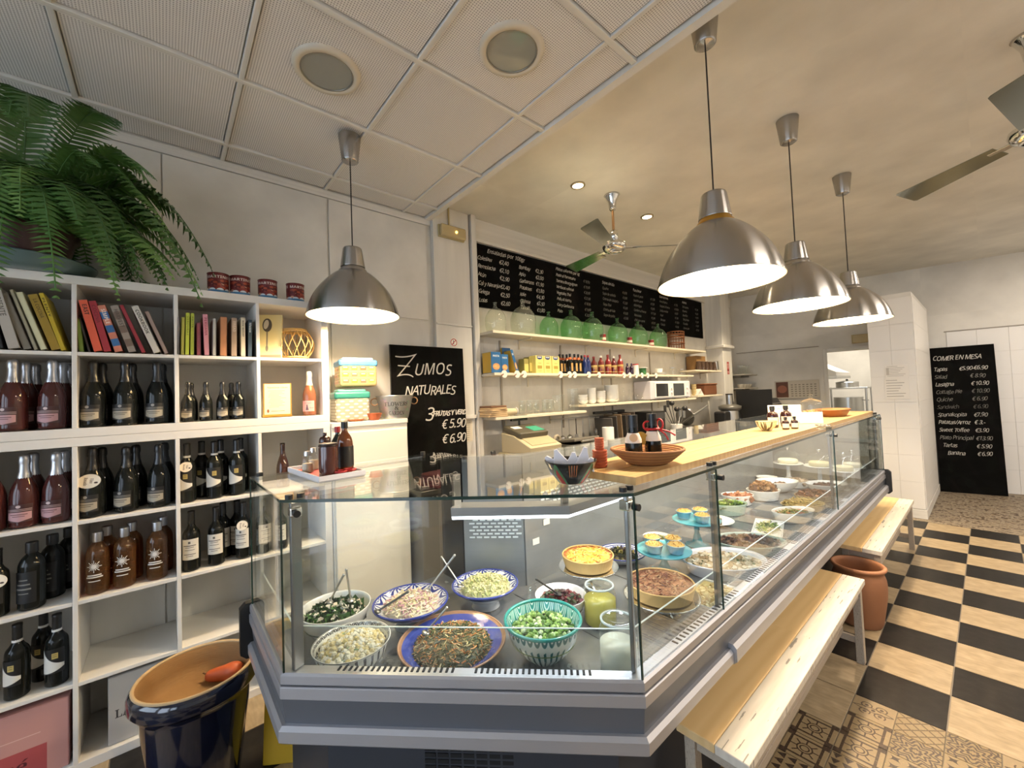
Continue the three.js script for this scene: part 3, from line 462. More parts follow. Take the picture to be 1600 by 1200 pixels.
{ // wicker lantern
  const p = onX(461, 556, KX - 0.14), t = thing('wicker_lantern', 'round woven wicker lantern in the top end cube', 'lantern', [KX - 0.14, ROWY[0] + 0.001, p.z]);
  const R = y => 0.062 + 0.046 * Math.sin(Math.min(1, Math.max(0, y / 0.19)) * PI), W = mat('#b08a4e', 0.7), W2 = mat('#caa766', 0.7), H0 = 0.19;
  for (const [y, r] of [[0.006, 0.006], [0.016, 0.005], [H0 - 0.014, 0.005], [H0 - 0.005, 0.006]]) part(t, 'rim_ring', torus(R(y), r, 0, y, 0, 30, 6), W2);
  part(t, 'base_plate', cyl(0.06, 0.06, 0.006, 0, 0.003, 0), W);
  for (let k = 0; k < 28; k++) { const a = k / 28 * 2 * PI, pts = [], tw = k % 2 ? 0.7 : -0.7; for (let i = 0; i <= 7; i++) { const y = i / 7 * H0, q = a + tw * (i / 7 - 0.5); pts.push([R(y) * Math.cos(q), y, R(y) * Math.sin(q)]); } part(t, 'cane', tube(pts, 0.0024, 14, 5), k % 3 ? W : W2); }
}
{ // framed menu
  const p = onX(434, 655, KX - 0.07), t = thing('framed_menu', 'small printed menu in a gold stand on the shelf', 'sign', [KX - 0.07, ROWY[1] + 0.001, p.z], -0.25);
  const tx = drawn(160, 208, (x, w, h) => { x.fillStyle = '#e2d3b4'; x.fillRect(0, 0, w, h); x.fillStyle = '#b9605a'; x.font = 'bold 17px serif'; x.textAlign = 'center'; x.fillText('Nuestros vinos', 80, 30); x.fillStyle = '#9b8a6c'; for (let i = 0; i < 12; i++) x.fillRect(22 + (i * 13) % 17, 46 + i * 10, 104 - (i * 29) % 46, 2.5); x.fillStyle = '#7a4a2e'; x.beginPath(); x.ellipse(22, 184, 7, 12, 0, 0, 7); x.fill(); x.fillRect(40, 184, 84, 3); });
  part(t, 'frame', [rbox(0.01, 0.198, 0.145, 0.002, -0.004, 0.1, 0), rbox(0.05, 0.012, 0.15, 0.003, -0.006, 0.006, 0)], mat('#b58c3e', 0.4, { metalness: 0.5 }), null, [0, 0, 0.12]);
  part(t, 'printed_sheet', box(0.001, 0.18, 0.132, 0.0016, 0.105, 0), mat('#ffffff', 0.3, { map: tx, clearcoat: 0.6 }), null, [0, 0, 0.12]);
}
// ---------------------------------------------------------------- tins on top of the shelf
{
  const tx = drawn(256, 160, (x, w, h) => { x.fillStyle = '#6d2426'; x.fillRect(0, 0, w, h); x.fillStyle = '#3c7ba6'; x.fillRect(0, 122, w, 38); for (let i = 0; i < 60; i++) { x.fillStyle = pick(['#8a3026', '#5b1c1a', '#a4472f', '#b9836b']); x.beginPath(); x.arc(rnd() * w, 52 + rnd() * 66, 4 + rnd() * 8, 0, 7); x.fill(); } x.fillStyle = '#cfd8de'; for (let i = 0; i < 9; i++) { x.beginPath(); x.arc(i * 32, 124, 14, PI, 0); x.fill(); } x.fillStyle = '#d8cfc6'; x.font = 'bold 26px sans-serif'; x.textAlign = 'center'; x.fillText('MARTINETE', 64, 38, 120); x.fillText('MARTINETE', 192, 38, 120); });
  const tm = mat('#ffffff', 0.35, { map: tx, metalness: 0.15 }), rim = metal('#6a2a2a', 0.35);
  const g = cyl(0.05, 0.05, 0.122, 0, 0.061, 0, 30), rg = [torus(0.05, 0.002, 0, 0.122, 0), torus(0.05, 0.002, 0, 0.002, 0), cyl(0.048, 0.048, 0.002, 0, 0.121, 0, 30)];
  for (const [px, a, lb] of [[341, 0.1, 'red and blue printed tin next to the fern'], [375, 0.2, 'red and blue printed tin close beside the one by the fern'], [418, 0.05, 'red and blue printed tin standing alone between two others'], [461, 0.6, 'red and blue printed tin at the shelf end by the lamp']]) { const X = KX - 0.12, t = thing('paprika_tin', lb, 'tin', [X, 2.1755, zAt(px, 440, X)], a, 'tins on top of the shelf'); part(t, 'tin_wall', g, tm); part(t, 'lid_rim', rg, rim); }
}
// ---------------------------------------------------------------- fern in a pot
{
  const X = KX - 0.12, p = onX(35, 395, X), t = thing('potted_fern', 'big green fern spilling from a plum pot on the shelf top', 'plant', [X, 2.1755, p.z]);
  part(t, 'saucer', lathe([[0, 0], [0.15, 0], [0.2, 0.012], [0.235, 0.05], [0.238, 0.058], [0.226, 0.054], [0.19, 0.02], [0, 0.014]], 36), mat('#5b7478', 0.35, { clearcoat: 0.4 }));
  part(t, 'pot', lathe([[0, 0.016], [0.12, 0.016], [0.13, 0.03], [0.165, 0.17], [0.18, 0.18], [0.18, 0.2], [0.165, 0.2], [0.155, 0.175], [0, 0.17]], 36), mat('#421a20', 0.35, { clearcoat: 0.4 }));
  part(t, 'soil', cyl(0.152, 0.152, 0.012, 0, 0.178, 0, 24), mat('#2a1d14', 0.95));
  const greens = ['#5c8a46', '#4c7a3a', '#6c9a50', '#466e36', '#7aa458'].map(c => mat(c, 0.55, { transmission: 0.25, thickness: 0, side: THREE.DoubleSide }));
  function frond(az, len, rise, droop, m, start) {
    const n = 46, dir = V(Math.cos(az), 0, Math.sin(az)), side = V(-Math.sin(az), 0, Math.cos(az)), P = [];
    for (let i = 0; i <= n; i++) { const u = i / n; P.push(start.clone().addScaledVector(dir, len * 0.8 * (u - 0.12 * u * u)).add(V(0, rise * Math.sin(Math.min(1, u * 1.25) * PI * 0.55) - droop * u * u * u, 0))); P[i].x = Math.max(P[i].x, WX + 0.1 - X); if (P[i].y < 0.03 && P[i].x < 0.17 && P[i].z > -1.15) P[i].y = 0.03; P[i].y = Math.min(P[i].y, 0.86); }
    const pos = []; const tri = (a, b, c) => pos.push(a.x, a.y, a.z, b.x, b.y, b.z, c.x, c.y, c.z);
    for (let i = 3; i <= n; i++) {
      const u = i / n, tan = P[i].clone().sub(P[i - 1]).normalize(), up = side.clone().cross(tan).normalize(), L = len * 0.2 * Math.sin(Math.min(1, u * 1.25 + 0.06) * PI * 0.62) * (1 - u * u * u * 0.93) + 0.006, w = len / n * 0.5;
      for (const s of [-1, 1]) {
        const d = side.clone().multiplyScalar(s).addScaledVector(tan, 0.35).addScaledVector(up, -0.12 + 0.1 * Math.sin(i * 3.1)).normalize(), a = P[i], m1 = a.clone().addScaledVector(d, L * 0.45), e = a.clone().addScaledVector(d, L).addScaledVector(up, -L * 0.16); e.x = Math.max(e.x, WX + 0.03 - X); const q = tan.clone().multiplyScalar(w);
        tri(a.clone().sub(q), m1.clone().sub(q), a.clone().add(q)); tri(m1.clone().sub(q), m1.clone().add(q), a.clone().add(q)); tri(m1.clone().sub(q), e, m1.clone().add(q));
      }
    }
    const g = new THREE.BufferGeometry(); g.setAttribute('position', new THREE.Float32BufferAttribute(pos, 3)); g.computeVertexNormals();
    part(t, 'frond', [g, tube(P.filter((_, i) => i % 5 === 0), 0.0026, 16, 5)], m);
  }
  for (let i = 0; i < 84; i++) {
    const az = i * 2.39996 + rr(-0.2, 0.2), toward = Math.cos(az - 0.4), l = rr(0.42, 0.68), up = i < 20;
    frond(az, l, up ? rr(0.36, 0.56) : rr(0.12, 0.34), up ? rr(0.05, 0.3) : rr(0.2, 0.45) + 0.1 * Math.max(0, toward), greens[i % 5], V(0.07 * Math.cos(az), 0.18, 0.07 * Math.sin(az)));
  }
  // long fronds hanging over the shelf edge towards the room
  for (const [az, l, r, d] of [[-0.75, 0.6, 0.16, 0.42], [-1.05, 0.74, 0.2, 0.44], [-0.9, 0.66, 0.3, 0.5], [-1.3, 0.86, 0.24, 0.46], [-0.95, 0.5, 0.1, 0.4], [-1.2, 0.7, 0.36, 0.3], [-1.45, 0.82, 0.3, 0.42], [-1.1, 0.56, 0.42, 0.2], [-1.35, 0.62, 0.5, 0.25], [-1.15, 0.9, 0.3, 0.6], [-1.0, 0.8, 0.1, 0.3], [-1.25, 0.74, 0.12, 0.26], [-1.4, 0.92, 0.4, 0.5], [-0.8, 0.5, 0.25, 0.3]]) frond(az, l, r, d, greens[Math.floor(rnd() * 5)], V(0.06, 0.18, -0.04));
}
// ---------------------------------------------------------------- white cabinet beside the shelves and what stands on it
{
  const z0 = -0.776, z1 = -1.275, t = thing('white_cabinet', 'white cupboard with a plain door beside the cube shelves', 'cabinet', [KX - 0.175, 0, (z0 + z1) / 2]);
  part(t, 'body', rbox(0.38, 1.405, z0 - z1, 0.003, 0, 0.7025, 0), SHW); part(t, 'top', rbox(0.4, 0.03, z0 - z1, 0.003, 0.002, 1.42, 0), SHW); part(t, 'door', rbox(0.016, 1.3, z0 - z1 - 0.02, 0.003, 0.199, 0.72, 0), mat('#e4dfd3', 0.4));
  const TY = 1.4355, X1 = KX - 0.13;
  const boxTin = (px, y, w, h, c, c2, name, label, face, topc) => {
    const z = zAt(px, 600, X1), u = thing(name, label, 'tin', [X1, y, z], -0.12);
    part(u, 'tin_wall', rbox(w * 0.85, h, w, 0.02, 0, h / 2, 0, 3), mat('#ffffff', 0.4, { map: face, metalness: 0.1 }));
    part(u, 'lid', rbox(w * 0.85 + 0.01, h * 0.3, w + 0.01, 0.016, 0, h * 1.02, 0, 3), mat(c, 0.35)); part(u, 'lid_top', rbox(w * 0.85 - 0.035, h * 0.16, w - 0.035, 0.018, 0, h * 1.2, 0, 3), mat(c2, 0.35)); return u;
  };
  const f1 = drawn(128, 128, (x, w, h) => { x.fillStyle = '#a29c8c'; x.fillRect(0, 0, w, h); x.fillStyle = '#e9e5da'; for (let i = 0; i < 8; i++) for (let j = 0; j < 4; j++) { x.beginPath(); x.ellipse(8 + j * 34 + (i % 2) * 16, 8 + i * 16, 9, 4.5, 0, 0, 7); x.fill(); } });
  const f2 = drawn(128, 128, (x, w, h) => { x.fillStyle = '#d8c48c'; x.fillRect(0, 0, w, h); for (let i = 0; i < 4; i++) for (let j = 0; j < 3; j++) { x.fillStyle = pick(['#b5583c', '#c98a3a', '#8a9a4a', '#d4a03c', '#c46a50']); x.fillRect(6 + i * 31, 12 + j * 38, 22, 24); x.strokeStyle = '#8a6a3a'; x.lineWidth = 2; x.strokeRect(4 + i * 31, 8 + j * 38, 27, 32); x.fillStyle = '#efe3bb'; x.fillRect(9 + i * 31, 16 + j * 38, 15, 6); } });
  boxTin(546, TY, 0.215, 0.165, '#2f7a72', '#5aa091', 'spotted_tin', 'grey tin with white clouds and a teal lid on the cabinet', f1);
  boxTin(556, TY + 0.2255, 0.235, 0.15, '#4c86b0', '#9dbccb', 'printed_tin', 'cream printed storage tin with a blue lid, stacked on another tin', f2);
  { // zinc bucket
    const X = KX - 0.07, z = zAt(617, 640, X), u = thing('zinc_bucket', 'oval zinc flower bucket with dark lettering and side handles', 'bucket', [X, TY, z], -0.3);
    const tx = drawn(512, 896, (x, w, h) => { x.fillStyle = '#a9aaa6'; x.fillRect(0, 0, w, h); for (let i = 0; i < 900; i++) { x.fillStyle = `rgba(${140 + rnd() * 70},${142 + rnd() * 70},${140 + rnd() * 66},0.35)`; x.fillRect(rnd() * w, rnd() * h, 8 + rnd() * 16, 6 + rnd() * 12); } x.fillStyle = '#4b4c4a'; x.font = 'bold 30px serif'; x.textAlign = 'center'; x.fillText('FLOWERS', 256, 568, 120); x.fillText('&', 256, 592, 30); x.fillText('GARDEN', 256, 620, 90); });
    part(u, 'bucket_wall', lathe([[0, 0.004], [0.088, 0], [0.09, 0.003], [0.125, 0.155], [0.129, 0.16], [0.122, 0.158], [0.086, 0.008], [0, 0.008]], 36).rotateY(-PI / 2), mat('#ffffff', 0.38, { map: tx, metalness: 0.75 }));
    for (const s of [-1, 1]) part(u, 'handle', new THREE.TorusGeometry(0.024, 0.004, 8, 18).rotateY(0), mat('#8a6a4a', 0.5), [0, 0.12, s * 0.134], [0, PI / 2, 0]);
  }
  { const X = KX - 0.02, u = thing('terracotta_bowl', 'small terracotta bowl in front of the zinc bucket', 'bowl', [KX - 0.03, TY, zAt(586, 655, X)]); part(u, 'bowl_wall', lathe([[0, 0.003], [0.026, 0], [0.034, 0.008], [0.05, 0.045], [0.047, 0.046], [0.03, 0.012], [0, 0.008]], 26), mat('#a1502c', 0.6)); part(u, 'filling', cyl(0.038, 0.034, 0.004, 0, 0.025, 0), mat('#b5623a', 0.5)); }
  { const X = KX - 0.02, u = thing('terracotta_dish', 'flat terracotta dish on the cabinet edge by the spotted tin', 'dish', [KX - 0.04, TY, zAt(558, 660, X)]); part(u, 'dish_wall', lathe([[0, 0.002], [0.04, 0], [0.052, 0.012], [0.05, 0.014], [0.038, 0.005], [0, 0.005]], 26), mat('#a8683f', 0.6)); part(u, 'rim_ring', torus(0.051, 0.002, 0, 0.013, 0), mat('#8d4f2c', 0.6)); }
}
// ================================================================ GLASS DISPLAY CASE
const PA = [-1.95, -0.262], PB = [-1.388, -0.262], PC = [-0.656, -0.984], PD = [-0.656, -4.9];    // outer line of the glass in plan
const GB = 0.77, GT = 1.263, DECK = 0.62;
const LINE = [PA, PB, PC, PD];
function offsetLine(pts, o) {                               // shift the polyline outwards (towards the customer side)
  const nrm = pts.slice(0, -1).map((p, i) => { const q = pts[i + 1], dx = q[0] - p[0], dz = q[1] - p[1], l = Math.hypot(dx, dz); return [-dz / l, dx / l]; });
  return pts.map((p, i) => { const a = nrm[Math.max(0, i - 1)], b = nrm[Math.min(nrm.length - 1, i)], mx = a[0] + b[0], mz = a[1] + b[1], k = 2 / (mx * mx + mz * mz); return [p[0] + mx * k / 1 * o * 1, p[1] + mz * k * o]; });
}
function sweep(profile, pts) {                              // closed profile of [outward, y] along a plan polyline
  const rings = profile.map(([o, y]) => offsetLine(pts, o).map(p => V(p[0], y, p[1]))), pos = [], n = profile.length;
  const quad = (a, b, c, d) => { for (const v of [a, b, c, a, c, d]) pos.push(v.x, v.y, v.z); };
  for (let k = 0; k < n; k++) for (let i = 0; i < pts.length - 1; i++) quad(rings[k][i], rings[k][i + 1], rings[(k + 1) % n][i + 1], rings[(k + 1) % n][i]);
  for (const e of [0, pts.length - 1]) for (let k = 1; k < n - 1; k++) { const a = rings[0][e], b = rings[k][e], c = rings[k + 1][e]; for (const v of e ? [a, b, c] : [a, c, b]) pos.push(v.x, v.y, v.z); }
  const g = new THREE.BufferGeometry(); g.setAttribute('position', new THREE.Float32BufferAttribute(pos, 3)); g.computeVertexNormals(); return metricUV(g);
}
const nOut = offsetLine(LINE, 0.1)[0][1] > PA[1] ? 1 : -1;  // sign that points outwards
const sw = (prof, pts = LINE) => sweep(prof.map(([o, y]) => [o * nOut, y]), pts);
const rect = (o0, o1, y0, y1, c = 0.004) => [[o0, y0], [o1 - c, y0], [o1, y0 + c], [o1, y1 - c], [o1 - c, y1], [o0, y1]];
const brushT = brushed.clone(); brushT.repeat.set(1.5, 5);
const ANOD = mat('#b4b4b8', 0.4, { metalness: 0.7, bumpMap: brushT, bumpScale: 0.0001, key: 'anod' }), GREYB = mat('#6c7078', 0.4, { metalness: 0.55 });
const dcase = thing('display_case', 'angled refrigerated glass display case with grey metal bumpers', 'display case', [0, 0, 0]);
const inner = 0.88;
part(dcase, 'upper_lip', sw(rect(-0.03, 0.012, 0.735, GB, 0.006)), ANOD);
part(dcase, 'light_band', sw(rect(-0.03, 0.014, 0.697, 0.733, 0.003)), ANOD);
part(dcase, 'grey_band', sw([[-0.03, 0.622], [0.0, 0.622], [0.008, 0.696], [-0.03, 0.696]]), GREYB);
const Lnear = [PA, PB, PC, [PC[0], -1.53]], Lfar = [[PC[0], -1.532], PD];
part(dcase, 'bumper_rail', sw(rect(-0.03, 0.02, 0.57, 0.622, 0.01), Lnear), ANOD);
part(dcase, 'bumper_rail', sw(rect(-0.03, 0.03, 0.572, 0.64, 0.012), Lfar), ANOD);
part(dcase, 'bumper_end', sw(rect(-0.035, 0.05, 0.562, 0.775, 0.02), [[PD[0], PD[1]], [PD[0], PD[1] - 0.035]]), BLACK);
part(dcase, 'bumper_end', sw(rect(-0.035, 0.045, 0.562, 0.775, 0.02), [[PA[0] - 0.03, PA[1]], PA]), BLACK);
// plinth, set back under the bumper
part(dcase, 'plinth', sw([[-0.8, 0.02], [-0.13, 0.02], [-0.13, 0.57], [-0.8, 0.57]]), mat('#3b3e45', 0.5, { metalness: 0.4 }));
{ // ventilation grille of the plinth
  const mx = (PB[0] + PC[0]) / 2 - 0.13 * 0.707, mz = (PB[1] + PC[1]) / 2 - 0.13 * 0.707, g = new THREE.Group();
  const slots = []; for (let i = 0; i < 7; i++) for (let j = 0; j < 9; j++) slots.push(box(0.034, 0.012, 0.004, (i - 3) * 0.041, 0.36 + j * 0.019, 0));
  part(dcase, 'vent_grille', slots, mat('#0b0b0c', 0.8), [mx, 0, mz], [0, PI / 4 + 0.007, 0]).userData.kind = 'stuff';
}
// deck and inner back panels
const inPts = offsetLine(LINE, -inner * nOut);
function plan(pts, y0, y1) { const s = new THREE.Shape(pts.map(p => new THREE.Vector2(p[0], -p[1]))); return new THREE.ExtrudeGeometry(s, { depth: y1 - y0, bevelEnabled: false }).rotateX(-PI / 2).translate(0, y0, 0); }
const steelMap = dataTex(256, 256, (u, v) => { const k = 0.86 + 0.1 * fbm(u * 5, v * 5, 2, 4) + 0.012 * noise.noise(u * 4, v * 90, 5); return [k, k, k]; }, true);
const DECKM = mat('#9a9da0', 0.46, { metalness: 0.5, map: steelMap, roughnessMap: scuffRough, key: 'deck' }), BACKM = mat('#a3a7aa', 0.36, { metalness: 0.3, map: steelMap, key: 'backm' });
part(dcase, 'deck', metricUV(plan([...offsetLine(LINE, -0.04 * nOut), ...inPts.slice().reverse()], 0.595, DECK)), DECKM);
part(dcase, 'front_lip', sw([[-0.004, 0.625], [-0.004, 0.766], [-0.034, 0.766], [-0.044, 0.6205], [-0.036, 0.6205], [-0.028, 0.758], [-0.012, 0.758], [-0.012, 0.625]]), DECKM);
for (let i = 0; i < 3; i++) {                               // back panels follow the inside line
  const a = inPts[i], b = inPts[i + 1], dx = b[0] - a[0], dz = b[1] - a[1], L = Math.hypot(dx, dz), ang = Math.atan2(-dz, dx);
  part(dcase, 'back_panel', metricUV(box(L, 0.64, 0.02, L / 2, 0.07, 0)), i === 0 ? mat('#2b2e33', 0.25, { metalness: 0.3 }) : BACKM, [a[0], DECK + 0.25, a[1]], [0, ang, 0]);
  const slots = []; const step = 0.036;
  if (i === 1) { for (let r = 0; r < 7; r++) for (let k = 1; k < 8; k++) slots.push(box(0.026, 0.007, 0.006, L / 2 + (k - 4 + (r % 2) * 0.5) * step, 0.02 + r * 0.017, 0)); }
  if (i === 2) for (let r = 0; r < 6; r++) for (let k = 3; k < L / step - 2; k++) slots.push(box(0.024, 0.008, 0.006, (k + (r % 2) * 0.5) * step, 0.09 + r * 0.019, 0));
  if (slots.length) part(dcase, 'air_slots', slots, mat('#d6dde0', 0.4), [a[0], DECK + 0.25 - (i === 1 ? 0.03 : 0), a[1]], [0, ang, 0]).children;
  if (slots.length) { const s = dcase.children[dcase.children.length - 1]; s.userData.kind = 'stuff'; const nx = Math.sin(ang), nz = Math.cos(ang), sg = ((-1.0 - a[0]) * nx + (-1.2 - a[1]) * nz) > 0 ? 1 : -1; s.position.x += nx * 0.011 * sg; s.position.z += nz * 0.011 * sg; }
}
{ // slotted air grille along the front of the deck
  const g = []; const dx = PC[0] - PB[0], dz = PC[1] - PB[1], L = Math.hypot(dx, dz), ux = dx / L, uz = dz / L;
  for (let k = 0; k < 44; k++) { if (k > 20 && k < 24) continue; const s = 0.16 + k * 0.017; g.push(box(0.007, 0.002, 0.019).rotateY(Math.atan2(-uz, ux)).translate(PB[0] + ux * s - 0.0125, 0.7708, PB[1] + uz * s - 0.0125)); }
  for (let k = 0; k < 150; k++) { if (k % 25 > 20) continue; g.push(box(0.019, 0.002, 0.007, PC[0] - 0.017, 0.7708, -1.2 - k * 0.0235)); }
  part(dcase, 'deck_slots', g, mat('#17181a', 0.7)).userData.kind = 'stuff';
}
for (const z of [-1.25, -1.75, -2.4, -3.05, -3.7, -4.35]) part(dcase, 'deck_joint', box(0.7, 0.0016, 0.004, -1.15, DECK + 0.0008, z), mat('#3c3e41', 0.6));
// glass
const EDGE = mat('#16322b', 0.15, { clearcoat: 0.5 });
function pane(a, b, y0, y1) { const dx = b[0] - a[0], dz = b[1] - a[1], L = Math.hypot(dx, dz); part(dcase, 'glass_pane', box(L - 0.008, y1 - y0, 0.006), PANE, [(a[0] + b[0]) / 2, (y0 + y1) / 2, (a[1] + b[1]) / 2], [0, Math.atan2(-dz, dx), 0]); }
const SEAM = [PC[1], -1.505, -3.2, PD[1]];
pane(PA, PB, GB, GT); pane(PB, PC, GB, GT);
for (let i = 0; i < 3; i++) pane([PC[0], SEAM[i]], [PC[0], SEAM[i + 1]], GB, GT);
pane([PA[0], -1.12], PA, DECK, GT); pane([PD[0] - 0.86, PD[1]], PD, DECK, GT);
part(dcase, 'glass_top', plan([...LINE, ...offsetLine(LINE, -0.86 * nOut).reverse()], GT + 0.001, GT + 0.009), PANE);
part(dcase, 'glass_edge', sw([[0.002, GT + 0.0005], [0.0045, GT + 0.0005], [0.0045, GT + 0.0095], [0.002, GT + 0.0095]]), EDGE);
for (const [p, y0] of [[PA, GB], [PB, GB], [PC, GB], [[PC[0], SEAM[1]], GB], [[PC[0], SEAM[2]], GB], [PD, GB]]) part(dcase, 'pane_edge', box(0.005, GT - y0, 0.005), EDGE, [p[0] + 0.005, (GT + y0) / 2, p[1] + 0.003]);
// posts and clamps
const POST = metal('#8e8f90', 0.3);
for (const [x, z, w, t] of [[PB[0] + 0.012, PB[1] - 0.034, 0.034, 0.4], [PC[0] - 0.03, PC[1] - 0.012, 0.026, 0.4], [PC[0] - 0.022, SEAM[1] - 0.02, 0.036, 0], [PC[0] - 0.022, SEAM[2] - 0.012, 0.03, 0], [PD[0] - 0.03, PD[1] + 0.02, 0.024, 0]]) {
  const cp = part(dcase, 'corner_post', rbox(0.012, GT - GB - 0.004, w, 0.003, 0, (GT + GB) / 2, 0), POST, [x, 0, z], [0, t, 0]);
  const cb = part(dcase, 'clamp', rbox(0.034, 0.03, 0.034, 0.006, 0, GT - 0.03, 0), CHROME, [x, 0, z]);
  for (const [a, b, c] of [[0.012, GT + 0.016, 0.016], [0.012, GT + 0.016, -0.016]]) part(cb, 'clamp_knob', cyl(0.011, 0.011, 0.013, a - 0.01, b, c, 14), BLACK);
  part(cb, 'clamp_knob', new THREE.CylinderGeometry(0.01, 0.01, 0.02, 14).rotateZ(PI / 2).translate(0.034, GT - 0.03, 0.004), BLACK);
}
for (const [x, z] of [[-1.93, -0.29], [-1.93, -1.02], [-1.6, -1.06]]) part(dcase, 'clamp_knob', cyl(0.012, 0.012, 0.014, x, GT + 0.016, z, 14), BLACK);
part(dcase, 'splash_guard', sw([[-0.034, 0.767], [-0.029, 0.767], [-0.029, 0.884], [-0.034, 0.884]]), PANE);
part(dcase, 'guard_edge', sw([[-0.034, 0.8842], [-0.029, 0.8842], [-0.029, 0.8858], [-0.034, 0.8858]]), mat('#c9d6d2', 0.3));
// light fixture under the top
const fixPts = [[-1.31, -0.81], [-1.02, -1.1], [-1.02, -1.62]], fixFar = [[-0.84, -1.66], [-0.84, -4.8]];
part(dcase, 'light_housing', sweep([[-0.035, 1.128], [0.035, 1.128], [0.04, 1.16], [-0.04, 1.16]], fixPts), ANOD);
part(dcase, 'light_housing', sweep([[-0.04, 1.25], [0.04, 1.25], [0.04, 1.268], [-0.04, 1.268]], fixFar), ANOD);
part(dcase, 'light_tube', sweep([[-0.028, 1.24], [0.028, 1.24], [0.03, 1.2495], [-0.03, 1.2495]], fixFar), mat('#ffffff', 0.5, { emissive: '#f2f6ff', emissiveIntensity: 4.5 }));
part(dcase, 'light_tube', sweep([[-0.024, 1.114], [0.024, 1.114], [0.03, 1.1275], [-0.03, 1.1275]], fixPts), mat('#ffffff', 0.5, { emissive: '#f2f6ff', emissiveIntensity: 4.5 }));
for (const [x, z] of [[-1.3, -0.82], [-1.02, -1.1], [-1.02, -1.6]]) part(dcase, 'light_hanger', box(0.012, 0.114, 0.03, x, 1.217, z), STEEL);
for (const [a, b, y] of [[fixPts[0], fixPts[1], 1.11], [fixPts[1], fixPts[2], 1.11], [...fixFar, 1.237]]) {
  const  L = Math.hypot(b[0] - a[0], b[1] - a[1]), l = new THREE.RectAreaLight('#eef3ff', STRIP, L, 0.05);
  l.position.set((a[0] + b[0]) / 2, y, (a[1] + b[1]) / 2); l.rotation.set(-PI / 2, Math.atan2(-(b[1] - a[1]), b[0] - a[0]), 0, 'YXZ'); scene.add(l);
}
for (const z of [-1.42, -1.5]) part(dcase, 'rating_label', box(0.002, 0.03, 0.045, inPts[2][0] + 0.013, DECK + (z < -1.45 ? 0.28 : 0.2), z), WHITE);

// ---------------------------------------------------------------- wooden top on the long run
{
  const tx = woodTex([0.80, 0.67, 0.46], [0.68, 0.53, 0.33], 2, 26, 3);
  const t = thing('wooden_counter_top', 'long pale wooden plank worktop lying on the glass case', 'worktop', [0, GT + 0.0095, 0]);
  const x0 = -0.985, w = 0.285, n = 5;
  for (let i = 0; i < n; i++) {
    const bw = w / n, s = new THREE.Shape(), xa = x0 + i * bw, xb = xa + bw - 0.0006, zs = -1.07;
    s.moveTo(xa, -zs); s.lineTo(xb, -zs); s.lineTo(xb, 4.93); s.lineTo(xa, 4.93);
    const g = metricUV(new THREE.ExtrudeGeometry(s, { depth: 0.024 - (i % 2) * 0.0004, bevelEnabled: false }).rotateX(-PI / 2).rotateY(0), 1);
    const u = g.attributes.uv; for (let k = 0; k < u.count; k++) { const a = u.getX(k), b = u.getY(k); u.setXY(k, b * 0.5 + i * 0.37, a * 2.2 + i * 0.21); }
    part(t, 'plank', g, mat('#ffffff', 0.4, { map: tx, key: 'woodtop' }));
  }
}
// ---------------------------------------------------------------- benches
{
  const raw = woodTex([0.90, 0.78, 0.57], [0.83, 0.69, 0.47], 1.4, 16, 11);
  const paint = dataTex(512, 512, (u, v) => { const n = fbm(u * 7, v * 26, 3, 4), s = fbm(u * 9, v * 50, 8, 3), k = s > 0.3 ? 0.62 : 1; return [(0.81 + 0.1 * n) * k, (0.775 + 0.1 * n) * k, (0.71 + 0.1 * n) * k]; }, true);
  const RAW = mat('#ffffff', 0.5, { map: raw }), PNT = mat('#ffffff', 0.55, { map: paint }), LEG = mat('#cfc8c2', 0.6, { map: paint });
  const bench = (label, z0, z1) => {
    const L = z0 - z1, t = thing('bench', label, 'bench', [-0.622, 0, (z0 + z1) / 2]), W = 0.226, h = 0.45;
    const long = g => { const q = metricUV(g), u = q.attributes.uv; for (let k = 0; k < u.count; k++) { const a = u.getX(k), b = u.getY(k); u.setXY(k, b * 0.6, a * 1.6); } return q; };
    part(t, 'seat_board', long(rbox(0.125, 0.03, L, 0.004, -0.0505, h - 0.015, 0)), RAW, null, null, 'bare honey coloured half of the seat');
    part(t, 'seat_board', long(rbox(0.1, 0.03, L, 0.004, 0.0625, h - 0.015, 0)), PNT, null, null, 'worn white painted half of the seat');
    for (const sx of [-1, 1]) for (const sz of [-1, 1]) part(t, 'leg', rbox(0.036, h - 0.03, 0.045, 0.003, sx * 0.083, (h - 0.03) / 2, sz * (L / 2 - 0.05)), LEG);
    for (const sz of [-1, 1]) { part(t, 'end_rail', rbox(0.13, 0.055, 0.02, 0.002, 0, h - 0.06, sz * (L / 2 - 0.05)), LEG); part(t, 'stretcher', rbox(0.13, 0.035, 0.02, 0.002, 0, 0.12, sz * (L / 2 - 0.05)), LEG); }
    for (const sx of [-1, 1]) part(t, 'apron', rbox(0.018, 0.055, L - 0.14, 0.002, sx * 0.083, h - 0.06, 0), LEG);
    part(t, 'long_stretcher', rbox(0.02, 0.035, L - 0.1, 0.002, 0, 0.155, 0), LEG);
  };
  bench('long low bench of bare and white painted planks on the patterned tiles', -1.287, -2.99);
  bench('low plank bench behind the terracotta pot, next to the white pier', -3.55, -5.305);
}
